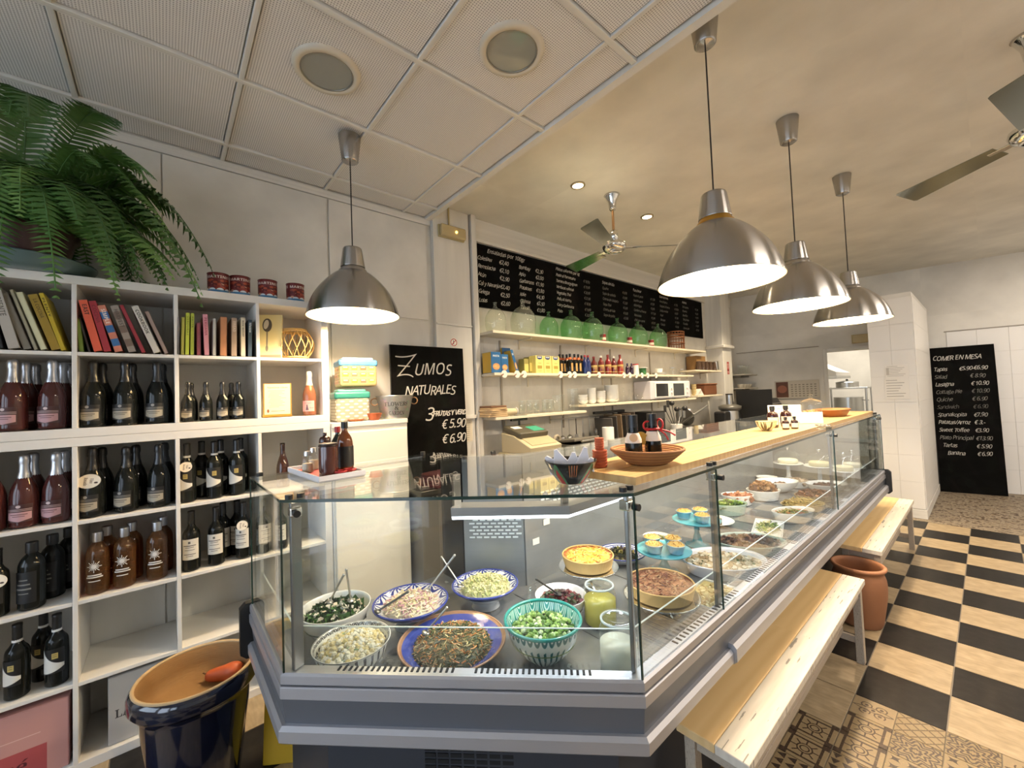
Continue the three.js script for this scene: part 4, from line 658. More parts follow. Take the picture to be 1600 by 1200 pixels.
// ---------------------------------------------------------------- pots on the floor
{
  const p = onY(1346, 972, 0), t = thing('terracotta_pot', 'round terracotta pot with rolled rim on the floor between the benches', 'pot', [p.x, 0.001, p.z]);
  part(t, 'pot_wall', lathe(smooth([[0.09, 0.0], [0.105, 0.004], [0.125, 0.1], [0.14, 0.22], [0.138, 0.3], [0.128, 0.335], [0.134, 0.35], [0.141, 0.362], [0.138, 0.376], [0.126, 0.376], [0.116, 0.36], [0.12, 0.3], [0.115, 0.15], [0.09, 0.02]], 3).concat([[0, 0.02]]), 40), mat('#a06c4a', 0.65, { map: blot, bumpMap: fineBump, bumpScale: 0.0006 }));
  part(t, 'rim', torus(0.133, 0.012, 0, 0.367, 0, 40, 10), mat('#a26e4c', 0.6));
}
{
  const p = onY(308, 1046, 0.5), t = thing('navy_pot', 'large glossy navy planter with an unglazed tan inside', 'planter', [p.x, 0.001, p.z]);
  const R = 0.212, h = 0.5;
  part(t, 'outer_wall', lathe([[0, 0], [0.13, 0], [0.137, 0.01], [0.165, 0.25], [0.182, 0.4], [0.187, 0.425], [R - 0.008, 0.432], [R, 0.445], [R, 0.478], [R - 0.006, 0.493], [R - 0.014, h]], 48), mat('#0d1226', 0.12, { clearcoat: 0.8, clearcoatRoughness: 0.08 }));
  part(t, 'inner_wall', lathe([[R - 0.014, h], [R - 0.026, h - 0.004], [R - 0.032, 0.44], [R - 0.046, 0.375], [0, 0.365]], 48), mat('#957043', 0.8, { map: blot, bumpMap: fineBump, bumpScale: 0.001 }));
  part(t, 'rim_edge', torus(R - 0.018, 0.0065, 0, h, 0, 48, 8), mat('#b59a72', 0.7));
  const q = thing('squash', 'orange squash lying inside the navy planter', 'vegetable', [onY(350, 1046, 0.42).x, 0.406, onY(350, 1046, 0.42).z], 0.9);
  part(q, 'skin', lathe(smooth([[0, -0.075], [0.025, -0.07], [0.036, -0.04], [0.03, 0], [0.026, 0.04], [0.018, 0.07], [0, 0.078]], 3), 20).rotateZ(PI / 2), mat('#b4562c', 0.5), null, [0, 0, 0.15]); part(q, 'stem', rod([-0.07, 0, 0], [-0.088, 0.006, 0], 0.006, 0.004), mat('#6b4a2a', 0.8));
}
{ // yellow floor sign
  const p = onY(418, 1168, 0.0), t = thing('floor_sign', 'yellow folding plastic floor sign beside the navy planter', 'sign', [-2.1, 0.0, -0.43], 0.95);
  const ym = mat('#b89512', 0.5);
  part(t, 'leaf', rbox(0.22, 0.58, 0.014, 0.005, 0, 0.29, 0.0), ym, [0, 0, 0.05], [-0.1, 0, 0]); part(t, 'leaf', rbox(0.22, 0.58, 0.014, 0.005, 0, 0.29, 0), ym, [0, 0, -0.05], [0.1, 0, 0]);
  part(t, 'handle', rbox(0.08, 0.02, 0.03, 0.005, 0, 0.58, 0), ym);
}
// ================================================================ FOOD IN THE CASE
// loose pieces heaped in a dome: shapes 'cube' chunk, 'strip' shred, 'leaf' curled leaf, 'tube' pasta
function heap(n, R, Hh, cols, shape, size, oval = 1, spread = 0.97) {
  const list = [];
  for (let i = 0; i < n; i++) {
    const a = rnd() * 2 * PI, r = Math.sqrt(rnd()) * R * spread, y = Hh * Math.sqrt(Math.max(0, 1 - (r / R) ** 2)) + rr(-0.25, 0.35) * size, s = size * rr(0.6, 1.25); let g;
    if (shape === 'cube') g = new THREE.BoxGeometry(s, s * rr(0.5, 1), s * rr(0.6, 1.1));
    else if (shape === 'strip') g = new THREE.BoxGeometry(s * rr(1.2, 2.2), s * 0.22, s * 0.3);
    else if (shape === 'leaf') { g = new THREE.PlaneGeometry(s * 1.5, s, 2, 1); const p = g.attributes.position; for (let k = 0; k < p.count; k++) p.setZ(k, Math.abs(p.getX(k)) * rr(0.2, 0.8)); g.computeVertexNormals(); }
    else if (shape === 'tube') g = new THREE.CylinderGeometry(s * 0.32, s * 0.32, s * 1.1, 6, 1);
    else g = new THREE.IcosahedronGeometry(s * 0.5, 0);
    g.rotateX(rr(-0.9, 0.9)).rotateY(rnd() * 6.3).rotateZ(rr(-0.9, 0.9)).translate(r * Math.cos(a) * oval, y, r * Math.sin(a));
    list.push(tint(g, pick(cols)));
  }
  return merge(list);
}
function mound(R, Hh, color, oval = 1, rough = 0.12, flat = 0.02) {
  const g = new THREE.SphereGeometry(1, 26, 8, 0, 2 * PI, 0, PI / 2), p = g.attributes.position;
  for (let i = 0; i < p.count; i++) { const x = p.getX(i), y = p.getY(i), z = p.getZ(i), n = 1 + rough * noise.noise(x * 4 + R * 50, y * 4, z * 4); p.setXYZ(i, x * R * oval, y * Hh * n + (y < 0.01 ? -flat : 0), z * R); }
  g.computeVertexNormals(); return tint(g, color);
}
const FOODM = vcol(0.5), LEAFM = vcol(0.45, { side: THREE.DoubleSide });
const PROFILES = {           // unit radius 1, unit height 1; outside from the foot, over the rim, inside to the middle
  bowl: [[0, 0.03], [0.38, 0], [0.46, 0.04], [0.72, 0.3], [0.9, 0.62], [0.985, 0.95], [1, 1], [0.975, 1], [0.95, 0.94], [0.87, 0.64], [0.68, 0.34], [0.4, 0.12], [0, 0.08]],
  foot: [[0, 0.02], [0.4, 0], [0.43, 0.03], [0.38, 0.22], [0.5, 0.42], [0.8, 0.7], [0.96, 0.93], [1, 1], [0.965, 1.01], [0.93, 0.95], [0.75, 0.78], [0.45, 0.55], [0, 0.5]],
  plate: [[0, 0.04], [0.55, 0], [0.6, 0.1], [0.8, 0.5], [0.98, 0.9], [1, 1], [0.97, 1], [0.82, 0.72], [0.66, 0.34], [0.4, 0.26], [0, 0.25]],
  gratin: [[0, 0.02], [0.78, 0], [0.84, 0.05], [0.93, 0.7], [0.99, 0.9], [1, 1], [0.965, 1], [0.92, 0.88], [0.84, 0.2], [0.7, 0.14], [0, 0.12]],
};
const FILLY = { bowl: 0.6, foot: 0.78, plate: 0.3, gratin: 0.45 }, FILLR = { bowl: 0.84, foot: 0.76, plate: 0.68, gratin: 0.9 };
function crock(t, kind, R, h, m, oval, name = 'dish_wall') { return part(t, name, lathe(PROFILES[kind].map(([x, y]) => [x * R, y * h]), 44).scale(oval, 1, 1), m); }
function dish(o) {
  const SZ = 1.17; let { name = 'serving_dish', label, cat = 'dish', px, py, D, h, kind = 'bowl', m = CHINA, oval = 1, turn = 0, base = DECK + 0.001, food } = o; D *= SZ; h *= SZ;
  const p = o.at ? V(o.at[0], 0, o.at[1]) : onY(px, py, base + h), t = thing(name, label, cat, [p.x, base, p.z], turn, o.group);
  const R = D / 2; crock(t, kind, R, h, m, oval);
  if (o.rim) part(t, 'rim', torus(R * 0.987, h * 0.035 + 0.0015, 0, h * 0.995, 0, 44, 8).scale(oval, 1, 1), o.rim);
  if (food) {
    const fy = h * (food.y ?? FILLY[kind]), fr = R * (food.r ?? FILLR[kind]), up = (food.up ?? 0.02) * SZ;
    const g = part(t, food.name || 'salad', mound(fr, up, food.base, oval, 0.15, h * 0.14), food.wet ? vcol(0.25) : FOODM, [0, fy, 0], null, food.label);
    for (const [n, cols, shape, size, hh] of food.bits || []) { const b = part(g, food.bitName || 'loose_pieces', heap(n, fr, up + (hh || 0.003), cols, shape, size * 1.1, oval), shape === 'leaf' ? LEAFM : FOODM); b.userData.kind = 'stuff'; }
  }
  return t;
}
function ladle(name, label, a, b, r, m, bowl) {             // serving spoon from the food up to the handle end
  const t = thing(name, label, 'utensil', a, 0), d = V(...b).sub(V(...a));
  part(t, 'handle', [rod([0, 0, 0], d.toArray(), r * 0.8, r, 10), ball(r * 1.3, d.x, d.y, d.z, 8)], m);
  if (bowl) part(t, 'spoon_bowl', ball(bowl, 0, 0, 0, 14).scale(1.2, 0.35, 0.8), m);
  return t;
}
// painted crockery
const paintTex = {
  bw: drawn(1024, 256, (x, w, h) => { x.fillStyle = '#dfe0dc'; x.fillRect(0, 0, w, h); x.strokeStyle = x.fillStyle = '#1d1f27'; const n = 30; for (let i = 0; i < n; i++) { const c = (i + 0.5) * w / n; x.lineWidth = 11; x.beginPath(); x.moveTo(c, 245); x.quadraticCurveTo(c + 10, 190, c - 4, 150); x.stroke(); x.lineWidth = 5; for (const r of [6, 14]) { x.beginPath(); x.arc(c, 80, r, 0, PI); x.stroke(); x.beginPath(); x.arc(c, 56, r, 0, PI); x.stroke(); } } x.fillRect(0, 128, w, 12); x.fillRect(0, 104, w, 5); x.fillRect(0, 36, w, 5); }),
  moor: drawn(1024, 256, (x, w, h) => { x.fillStyle = '#d5d9e2'; x.fillRect(0, 0, w, h); x.fillStyle = x.strokeStyle = '#25327d'; x.fillRect(0, 105, w, 38); x.fillRect(0, 88, w, 6); const n = 12; for (let i = 0; i < n; i++) { const c = (i + 0.5) * w / n; x.lineWidth = 9; x.beginPath(); x.moveTo(c - 40, 84); x.quadraticCurveTo(c, 20, c + 40, 84); x.stroke(); x.lineWidth = 6; x.beginPath(); x.moveTo(c - 22, 84); x.quadraticCurveTo(c, 46, c + 22, 84); x.stroke(); for (let k = 0; k < 6; k++) { x.beginPath(); x.arc(c - 40 + k * 16, 24 + (k % 2) * 12, 4, 0, 7); x.fill(); } x.fillRect(c + 36, 4, 8, 70); } }),
  plainblue: drawn(256, 256, (x, w, h) => { x.fillStyle = '#3a489a'; x.fillRect(0, 0, w, h); x.fillStyle = '#9c7658'; x.fillRect(0, 95, w, 54); x.fillStyle = '#8a664b'; x.fillRect(0, 150, w, 106); for (let i = 0; i < 160; i++) { x.fillStyle = 'rgba(80,92,180,0.3)'; x.fillRect(rnd() * w, rnd() * 90, 10, 5); } }),
  teal: drawn(1024, 256, (x, w, h) => { x.fillStyle = '#d9e2dc'; x.fillRect(0, 0, w, h); x.fillStyle = '#2a8a80'; x.fillRect(0, 0, w, 118); x.fillRect(0, 106, w, 32); x.strokeStyle = '#cfe6dc'; const n = 14; for (let i = 0; i < n; i++) { const c = (i + 0.5) * w / n; x.lineWidth = 4; for (const r of [8, 16, 24, 32]) { x.beginPath(); x.ellipse(c, 96, r, r * 1.5, 0, PI, 0); x.stroke(); } } x.strokeStyle = '#2f6f70'; for (let i = 0; i < 34; i++) { const c = (i + 0.5) * w / 34; x.lineWidth = 7; x.beginPath(); x.arc(c, 148, 9, 0, PI * 1.3); x.stroke(); x.lineWidth = 11; x.beginPath(); x.moveTo(c, 170); x.quadraticCurveTo(c + 8, 205, c - 6, 245); x.stroke(); } }),
};
const glaze = t => mat('#ffffff', 0.15, { map: t, clearcoat: 0.7, clearcoatRoughness: 0.06 });
const BW = glaze(paintTex.bw), MOOR = glaze(paintTex.moor), PBLUE = glaze(paintTex.plainblue), TEAL = glaze(paintTex.teal);
const BLUERIM = mat('#2b3a8c', 0.15, { clearcoat: 0.7 }), TEALRIM = mat('#1f8a80', 0.15, { clearcoat: 0.7 }), SAGE = mat('#a9bdb0', 0.2, { clearcoat: 0.5 }), AQUA = mat('#4fa7b4', 0.25, { clearcoat: 0.5 }), CLAYRIM = mat('#a67f60', 0.5);

dish({ name: 'salad_bowl', label: 'plain white bowl of kale salad with white flakes', cat: 'bowl', px: 524, py: 946, D: 0.232, h: 0.1, turn: 0, food: { base: '#26401f', up: 0.028, bits: [[260, ['#1f3a1a', '#2f5426', '#17301a', '#3c6a2c', '#254820'], 'leaf', 0.021], [70, ['#dcd8cc', '#e8e2d4', '#cfc2ae'], 'cube', 0.013, 0.008]] } });
dish({ name: 'salad_bowl', label: 'black and white scalloped bowl of creamy potato salad', cat: 'bowl', px: 550, py: 1000, D: 0.222, h: 0.09, m: BW, food: { y: 0.66, base: '#cfcab4', up: 0.024, bits: [[420, ['#d8d3bb', '#e2dfcf', '#c9b97f', '#dcd9cc', '#cdbf92'], 'ball', 0.017], [60, ['#7f9a6a', '#5d7f4e'], 'strip', 0.008, 0.006]] } });
dish({ name: 'salad_dish', label: 'footed blue and white dish of coleslaw with pink flecks', px: 642, py: 938, D: 0.262, h: 0.085, kind: 'foot', m: MOOR, rim: BLUERIM, food: { base: '#cfc6ae', up: 0.026, r: 0.72, bits: [[420, ['#d9d0b8', '#cfc09a', '#c7a9a6', '#e0dac6', '#b98f98', '#d6cba0'], 'strip', 0.014]] } });
dish({ name: 'salad_dish', label: 'footed blue rimmed dish heaped with pale pasta salad', px: 758, py: 911, D: 0.252, h: 0.085, kind: 'foot', m: MOOR, rim: BLUERIM, food: { base: '#b8b585', up: 0.03, r: 0.74, bits: [[380, ['#cfcb98', '#bfc187', '#d9d6ac', '#a9b070', '#c9c48e'], 'tube', 0.013]] } });
dish({ name: 'salad_platter', label: 'large cobalt blue platter with bare clay rim of grain salad', px: 707, py: 998, D: 0.335, h: 0.045, kind: 'plate', m: PBLUE, rim: CLAYRIM, food: { base: '#4c4a2a', up: 0.05, r: 0.74, y: 0.28, bits: [[1100, ['#3d4a26', '#b8783a', '#6b5b34', '#2c3a1e', '#a39468', '#c28a4a', '#4a5530', '#8d7a4e'], 'strip', 0.0085], [260, ['#b9733a', '#3a4a26', '#2c3a1e', '#c9b98a'], 'strip', 0.009, 0.006]] } });
dish({ name: 'salad_bowl', label: 'deep turquoise painted bowl of broad bean salad', cat: 'bowl', px: 848, py: 966, D: 0.234, h: 0.115, m: TEAL, rim: TEALRIM, food: { y: 0.62, base: '#56733a', up: 0.026, bits: [[230, ['#7fa04a', '#a3c06c', '#5c8038', '#c3d39a', '#49692c'], 'ball', 0.019], [70, ['#dfe0cf', '#2f3a22'], 'cube', 0.01, 0.006]] } });
dish({ name: 'salad_bowl', label: 'white bowl of dark beetroot salad behind the turquoise bowl', cat: 'bowl', px: 876, py: 928, D: 0.185, h: 0.08, food: { base: '#3c1a1c', up: 0.02, bits: [[170, ['#4a1a20', '#2c1214', '#6b2a2e', '#2a3a1e'], 'cube', 0.014]] } });
// serving spoons standing in the dishes
{
  const SP = (px0, py0, y0, px1, py1, y1, lab, m = STEEL, r = 0.0045) => ladle('serving_spoon', lab, onY(px0, py0, y0).toArray(), onY(px1, py1, y1).toArray(), r, m, 0.016);
  SP(515, 940, 0.742, 537, 898, 0.855, 'steel tongs arm resting in the kale salad'); SP(548, 938, 0.742, 541, 890, 0.870, 'steel spoon upright in the kale salad');
  SP(668, 922, 0.730, 710, 868, 0.875, 'long steel serving spoon leaning in the coleslaw dish'); SP(720, 915, 0.735, 690, 870, 0.845, 'thin steel spoon in the pasta salad', STEEL, 0.003);
  SP(590, 955, 0.732, 637, 925, 0.790, 'dark steel serving spoon lying across the potato salad', metal('#6b6b6c', 0.3), 0.005); SP(665, 988, 0.700, 698, 950, 0.790, 'steel serving spoon leaning on the blue platter');
  SP(820, 985, 0.745, 829, 920, 0.875, 'clear plastic spoon standing in the bean salad', CLEAR, 0.006); SP(872, 928, 0.722, 838, 905, 0.810, 'dark spoon in the beetroot salad', DARK, 0.004);
}
// jars
function jar(px, py, r, h, fill, liquid, label) {
  const p = onY(px, py, DECK + h), t = thing('sauce_jar', label, 'jar', [p.x, DECK + 0.001, p.z]);
  part(t, 'glass_wall', lathe(smooth([[r * 0.9, 0], [r, 0.01], [r * 1.01, h * 0.5], [r * 0.99, h * 0.74], [r * 0.86, h * 0.86], [r * 0.8, h * 0.9], [r * 0.82, h * 0.96]], 4), 32), CLEAR);
  part(t, 'sauce', lathe([[0, 0.004], [r * 0.86, 0.004], [r * 0.95, 0.012], [r * 0.955, fill], [0, fill]], 32), liquid);
  const ld = part(t, 'lid', lathe([[0, h * 0.962], [r * 0.52, h * 0.962], [r * 0.56, h * 0.99], [r * 0.86, h * 0.99], [r * 0.9, h * 0.975], [r * 0.88, h * 0.95], [r * 0.82, h * 0.94]], 32), CLEAR);
  part(ld, 'seal_ring', torus(r * 0.84, 0.004, 0, h * 0.945, 0, 32), mat('#d5dedd', 0.5, { transmission: 0.4, thickness: 0 }));
}
jar(936, 911, 0.066, 0.16, 0.1, mat('#a9a24a', 0.3), 'round lidded glass jar of yellow dressing');
jar(964, 963, 0.063, 0.185, 0.1, mat('#cfd0c2', 0.35), 'round lidded glass jar of white dressing at the case corner');
// quiches on steel stands
function stand(p, R, h, label, m = CHROME, name = 'cake_stand') {
  const t = thing(name, label, 'cake stand', [p.x, DECK + 0.001, p.z]);
  part(t, 'foot', lathe([[0, 0.012], [0.01, h - 0.01], [0.02, h - 0.006], [0.018, h - 0.012], [0.014, h * 0.5], [0.03, 0.016], [R * 0.5, 0.004], [R * 0.52, 0], [0, 0]].reverse(), 30), m);
  part(t, 'plate', lathe([[0, h - 0.008], [R * 0.9, h - 0.008], [R, h - 0.002], [R * 1.01, h + 0.004], [R * 0.98, h + 0.004], [R * 0.93, h], [0, h]], 44), m); return t;
}
function quiche(p, y, R, top, spots, label, size) {
  const t = thing('quiche', label, 'quiche', [p.x, y, p.z]), h = 0.05, N = 90;
  const cg = new THREE.CylinderGeometry(R, R * 0.9, h, N, 1, true), q = cg.attributes.position; for (let i = 0; i < q.count; i++) { const a = Math.atan2(q.getZ(i), q.getX(i)), k = 1 + 0.012 * Math.sin(a * 44), up = q.getY(i) > 0; q.setXYZ(i, q.getX(i) * k, q.getY(i) + h / 2 + (up ? 0.004 * noise.noise(a * 3, R * 30, 1) : 0), q.getZ(i) * k); } cg.computeVertexNormals();
  part(t, 'pastry_crust', [cg, cyl(R * 0.9, R * 0.9, 0.003, 0, 0.0016, 0, 40), torus(R * 0.985, 0.0035, 0, h + 0.001, 0, 48, 6)], mat('#c9a566', 0.7, { bumpMap: fineBump, bumpScale: 0.001 }));
  const fg = new THREE.CircleGeometry(R * 0.985, 48, 0, 2 * PI); const disc = new THREE.RingGeometry(0.0001, R * 0.985, 48, 10).rotateX(-PI / 2), dp = disc.attributes.position, colr = new Float32Array(dp.count * 3);
  for (let i = 0; i < dp.count; i++) { const x = dp.getX(i), z = dp.getZ(i), r = Math.hypot(x, z) / R; dp.setY(i, h - 0.003 + 0.005 * noise.noise(x * 40, z * 40, y * 9)); const c = new THREE.Color(r > 0.8 + 0.12 * noise.noise(x * 30, z * 30, 4) ? top[1] : noise.noise(x * 55, z * 55, 7) > 0.15 ? top[2] : top[0]); colr.set([c.r, c.g, c.b], i * 3); }
  disc.setAttribute('color', new THREE.BufferAttribute(colr, 3)); disc.computeVertexNormals(); part(t, 'filling', disc, vcol(0.4));
  part(t, 'browned_flecks', heap(size, R * 0.95, 0.001, spots, 'strip', 0.009), FOODM, [0, h - 0.001, 0]).userData.kind = 'stuff';
}
{
  const p1 = onY(919, 884, DECK + 0.118), p2 = onY(1033, 929, DECK + 0.065);
  stand(p1, 0.139, 0.116, 'tall steel cake stand under the yellow quiche'); quiche(p1, DECK + 0.1215, 0.12, ['#d9a83c', '#8e4c1e', '#e6c05c'], ['#e8c868', '#c98a34', '#b06a28', '#efd98a'], 'golden yellow cheese quiche with browned edge', 170);
  stand(p2, 0.155, 0.063, 'low steel cake stand under the brown quiche'); quiche(p2, DECK + 0.0685, 0.137, ['#8d5c3e', '#6d4028', '#a87a52'], ['#6b3c28', '#9c7050', '#b99a72', '#58341f', '#7d4a3a'], 'large brown topped onion quiche', 330);
}
dish({ name: 'salad_dish', label: 'blue and white plate of dark leaf salad behind the quiches', at: [-1.375, -1.93], D: 0.22, h: 0.04, kind: 'plate', m: MOOR, rim: BLUERIM, food: { base: '#4a4526', up: 0.022, r: 0.62, bits: [[170, ['#6b6a34', '#2c3320', '#8d7f44', '#3a2a24', '#20281c'], 'leaf', 0.02]] } });
// cupcakes on turquoise stands
{
  const foilM = metal('#b4bcc4', 0.3), foilBlue = mat('#7fa9bd', 0.4, { metalness: 0.4 });
  function gratin(p, y, label, group, blue) {
    const t = thing('gratin_cup', label, 'pie', [p.x, y, p.z], rnd() * 3, group), R = 0.043, h = 0.041;
    const cg = new THREE.CylinderGeometry(R, R * 0.74, h, 48, 1, true), q = cg.attributes.position; for (let i = 0; i < q.count; i++) { const a = Math.atan2(q.getZ(i), q.getX(i)), k = 1 + 0.03 * Math.sin(a * 20); q.setXYZ(i, q.getX(i) * k, q.getY(i) + h / 2, q.getZ(i) * k); } cg.computeVertexNormals();
    part(t, 'foil_cup', [cg, cyl(R * 0.74, R * 0.74, 0.002, 0, 0.001, 0), torus(R * 1.03, 0.0022, 0, h, 0, 36, 6)], blue ? foilBlue : foilM);
    part(t, 'topping', mound(R * 0.97, 0.012, '#c9a250', 1, 0.3, 0.002), vcol(0.45), [0, h - 0.002, 0]); part(t, 'crumbs', heap(60, R * 0.9, 0.0125, ['#d9b766', '#b9853a', '#e6d08c', '#a36a2c'], 'ball', 0.006), FOODM, [0, h - 0.001, 0]).userData.kind = 'stuff';
  }
  const s1 = onY(1037, 859, DECK + 0.107), s2 = onY(1088, 812, DECK + 0.15);
  stand(s1, 0.136, 0.107, 'turquoise cake stand holding four small foil gratins', AQUA); stand(s2, 0.136, 0.15, 'taller turquoise cake stand holding three foil gratins', AQUA);
  for (const [a, r] of [[0.1, 0.074], [1.7, 0.074], [3.3, 0.074], [4.9, 0.074]]) gratin(V(s1.x + r * Math.cos(a), 0, s1.z + r * Math.sin(a)), DECK + 0.1125, 'small golden topped gratin in a foil cup on the lower turquoise stand', 'gratins on the lower stand', a < 1);
  for (const [a, r] of [[0.6, 0.066], [2.7, 0.068], [4.6, 0.066]]) gratin(V(s2.x + r * Math.cos(a), 0, s2.z + r * Math.sin(a)), DECK + 0.1555, 'small gratin in a foil cup on the taller turquoise stand', 'gratins on the taller stand', a > 1);
}
// long run of dishes
const MEAT = ['#4a2c22', '#3a241c', '#6b4634', '#2c1c18', '#7d5a44'], GREEN = ['#3c5a24', '#54762e', '#2c4420', '#7a9a3c', '#9aae5c'];
dish({ label: 'large white oval dish of creamy chicken with herbs', at: [-0.93, -2.17], D: 0.26, h: 0.055, kind: 'gratin', oval: 1.38, turn: 0.9, m: mat('#e6e6e8', 0.2, { clearcoat: 0.6 }), rim: mat('#cfd6e2', 0.2), food: { name: 'sauce', base: '#b9a683', up: 0.008, y: 0.62, wet: 1, bits: [[150, ['#d8cbae', '#c9b491', '#e3dac6', '#ab9067'], 'cube', 0.017], [50, ['#4c6a34', '#3a5228'], 'leaf', 0.01, 0.004]] } });
dish({ label: 'sage green oval dish of dark braised meat', px: 1170, py: 843, D: 0.23, h: 0.05, kind: 'gratin', oval: 1.45, turn: 0.75, m: SAGE, food: { name: 'stew', base: '#33231d', up: 0.014, y: 0.62, bits: [[190, MEAT, 'cube', 0.018]] } });
{ // oblong tray of pasta behind the brown quiche
  const p = onY(1112, 928, DECK + 0.03), t = thing('pasta_tray', 'rectangular white edged tray of pale pasta bake', 'tray', [p.x, DECK + 0.001, p.z], 0.06);
  part(t, 'tray_wall', [rspan(-0.085, 0.085, 0, 0.004, -0.13, 0.13), rspan(-0.085, -0.079, 0, 0.032, -0.13, 0.13), rspan(0.079, 0.085, 0, 0.032, -0.13, 0.13), rspan(-0.085, 0.085, 0, 0.032, -0.13, -0.124), rspan(-0.085, 0.085, 0, 0.032, 0.124, 0.13)], CHINA);
  const b = box(0.156, 0.02, 0.246, 0, 0.014, 0); part(t, 'pasta_bake', b, mat('#c3aa66', 0.5)); part(t, 'browned_top', heap(170, 0.115, 0.002, ['#d3bf80', '#b99a54', '#a98a44', '#e0d19c'], 'cube', 0.016, 0.62), FOODM, [0, 0.024, 0]).userData.kind = 'stuff';
}
{ // white rectangular platter
  const p = onY(1200, 824, DECK + 0.02), t = thing('rectangular_platter', 'flat white rectangular platter of courgettes and lemon', 'platter', [p.x, DECK + 0.001, p.z], 0.25);
  part(t, 'platter', [rbox(0.17, 0.012, 0.36, 0.005, 0, 0.006, 0), rspan(-0.085, -0.075, 0.004, 0.022, -0.18, 0.18), rspan(0.075, 0.085, 0.004, 0.022, -0.18, 0.18), rspan(-0.085, 0.085, 0.004, 0.022, -0.18, -0.17), rspan(-0.085, 0.085, 0.004, 0.022, 0.17, 0.18)], CHINA);
  part(t, 'vegetables', heap(170, 0.13, 0.012, [...GREEN, '#c9c07a', '#d9cf9a'], 'strip', 0.017, 0.5), FOODM, [0, 0.014, 0]).userData.kind = 'stuff';
}
for (const [label, ax, az, D, h, kind, oval, turn, m, food] of [
  ['small round dish of green olives behind the gratin stand', -1.37, -2.3, 0.15, 0.035, 'plate', 1, 0, CHINA, { base: '#4a4f24', up: 0.02, bits: [[110, ['#5c6330', '#7b7d3a', '#3c4220', '#8a6a3a'], 'ball', 0.015]] }],
  ['white dinner plate with one slice of chocolate cake', -1.29, -2.9, 0.22, 0.022, 'plate', 1, 0, CHINA, null],
  ['sage green oval dish of spinach', -1.31, -3.2, 0.165, 0.07, 'gratin', 1.4, 0.9, SAGE, { base: '#33522a', up: 0.02, y: 0.6, bits: [[150, GREEN, 'leaf', 0.022]] }],
  ['white oval dish of sausages next to the spinach', -1.36, -3.5, 0.15, 0.07, 'gratin', 1.45, 0.9, CHINA, { base: '#8a5a3c', up: 0.012, y: 0.6, bits: [[60, ['#a2694a', '#8a4f36', '#b98462'], 'cube', 0.03]] }],
  ['square white dish heaped with roast meat', -1.27, -3.8, 0.19, 0.07, 'gratin', 1.15, 0.8, CHINA, { base: '#4a3020', up: 0.06, y: 0.7, r: 0.8, bits: [[170, ['#5c3c26', '#7a5434', '#3c2618', '#8d6a44'], 'cube', 0.026]] }],
  ['white boat shaped oval dish of stewed greens', -0.93, -3.32, 0.155, 0.06, 'gratin', 1.75, 1.1, CHINA, { base: '#8a7a44', up: 0.016, y: 0.55, r: 0.8, bits: [[120, ['#7d8a3c', '#a9924c', '#5c6a2c', '#b56a3a'], 'strip', 0.02]] }],
  ['sand coloured oval dish of fried noodles', -0.96, -3.66, 0.185, 0.04, 'gratin', 1.5, 1.0, mat('#b09a6a', 0.35), { base: '#96803e', up: 0.032, y: 0.6, bits: [[240, ['#b59a4a', '#a3883c', '#c9b266', '#7d6a34'], 'strip', 0.02]] }],
  ['brown oval dish of glazed chicken', -0.96, -4.0, 0.175, 0.045, 'gratin', 1.6, 1.0, mat('#a58f68', 0.35), { base: '#5c3a22', up: 0.03, y: 0.6, bits: [[130, ['#6b3e22', '#4a2a18', '#8d5a2e'], 'cube', 0.024]] }],
  ['deep white oval bowl of dark mushrooms', -1.27, -4.15, 0.22, 0.085, 'bowl', 1.3, 0.7, CHINA, { base: '#4c3a2c', up: 0.01, y: 0.5, r: 0.6, bits: [[60, MEAT, 'cube', 0.022]] }],
  ['wide white oval bowl of meatballs', -0.95, -4.33, 0.2, 0.075, 'bowl', 1.4, 0.9, CHINA, { base: '#5c4630', up: 0.014, y: 0.5, r: 0.7, bits: [[70, MEAT, 'ball', 0.034]] }],
  ['round white bowl of cream sauce at the back of the case', -1.44, -4.42, 0.13, 0.06, 'bowl', 1.2, 0.6, CHINA, { base: '#c9c6b4', up: 0.006, y: 0.75, r: 0.9, wet: 1 }],
  ['white oval dish of tripe beside the cream bowl', -1.21, -4.44, 0.15, 0.05, 'gratin', 1.35, 0.9, CHINA, { base: '#8d7a66', up: 0.018, y: 0.6, bits: [[70, ['#9c8a76', '#7a6654', '#b0a08c'], 'cube', 0.026]] }],
]) dish({ label, at: [ax, az], D, h, kind, oval, turn, m, food });
{ const t = thing('cake_slice', 'dark chocolate cake slice on the white plate', 'cake', [-1.27, DECK + 0.0085, -2.87], 0.6); const s = new THREE.Shape(); s.moveTo(0, 0); s.lineTo(0.09, 0.025); s.lineTo(0.09, -0.025); part(t, 'sponge', new THREE.ExtrudeGeometry(s, { depth: 0.045, bevelEnabled: false }).rotateX(-PI / 2).translate(-0.05, 0, 0), mat('#2c1712', 0.6)); part(t, 'icing', new THREE.ExtrudeGeometry(s, { depth: 0.006, bevelEnabled: false }).rotateX(-PI / 2).translate(-0.05, 0.045, 0), mat('#d8cdb8', 0.4)); }
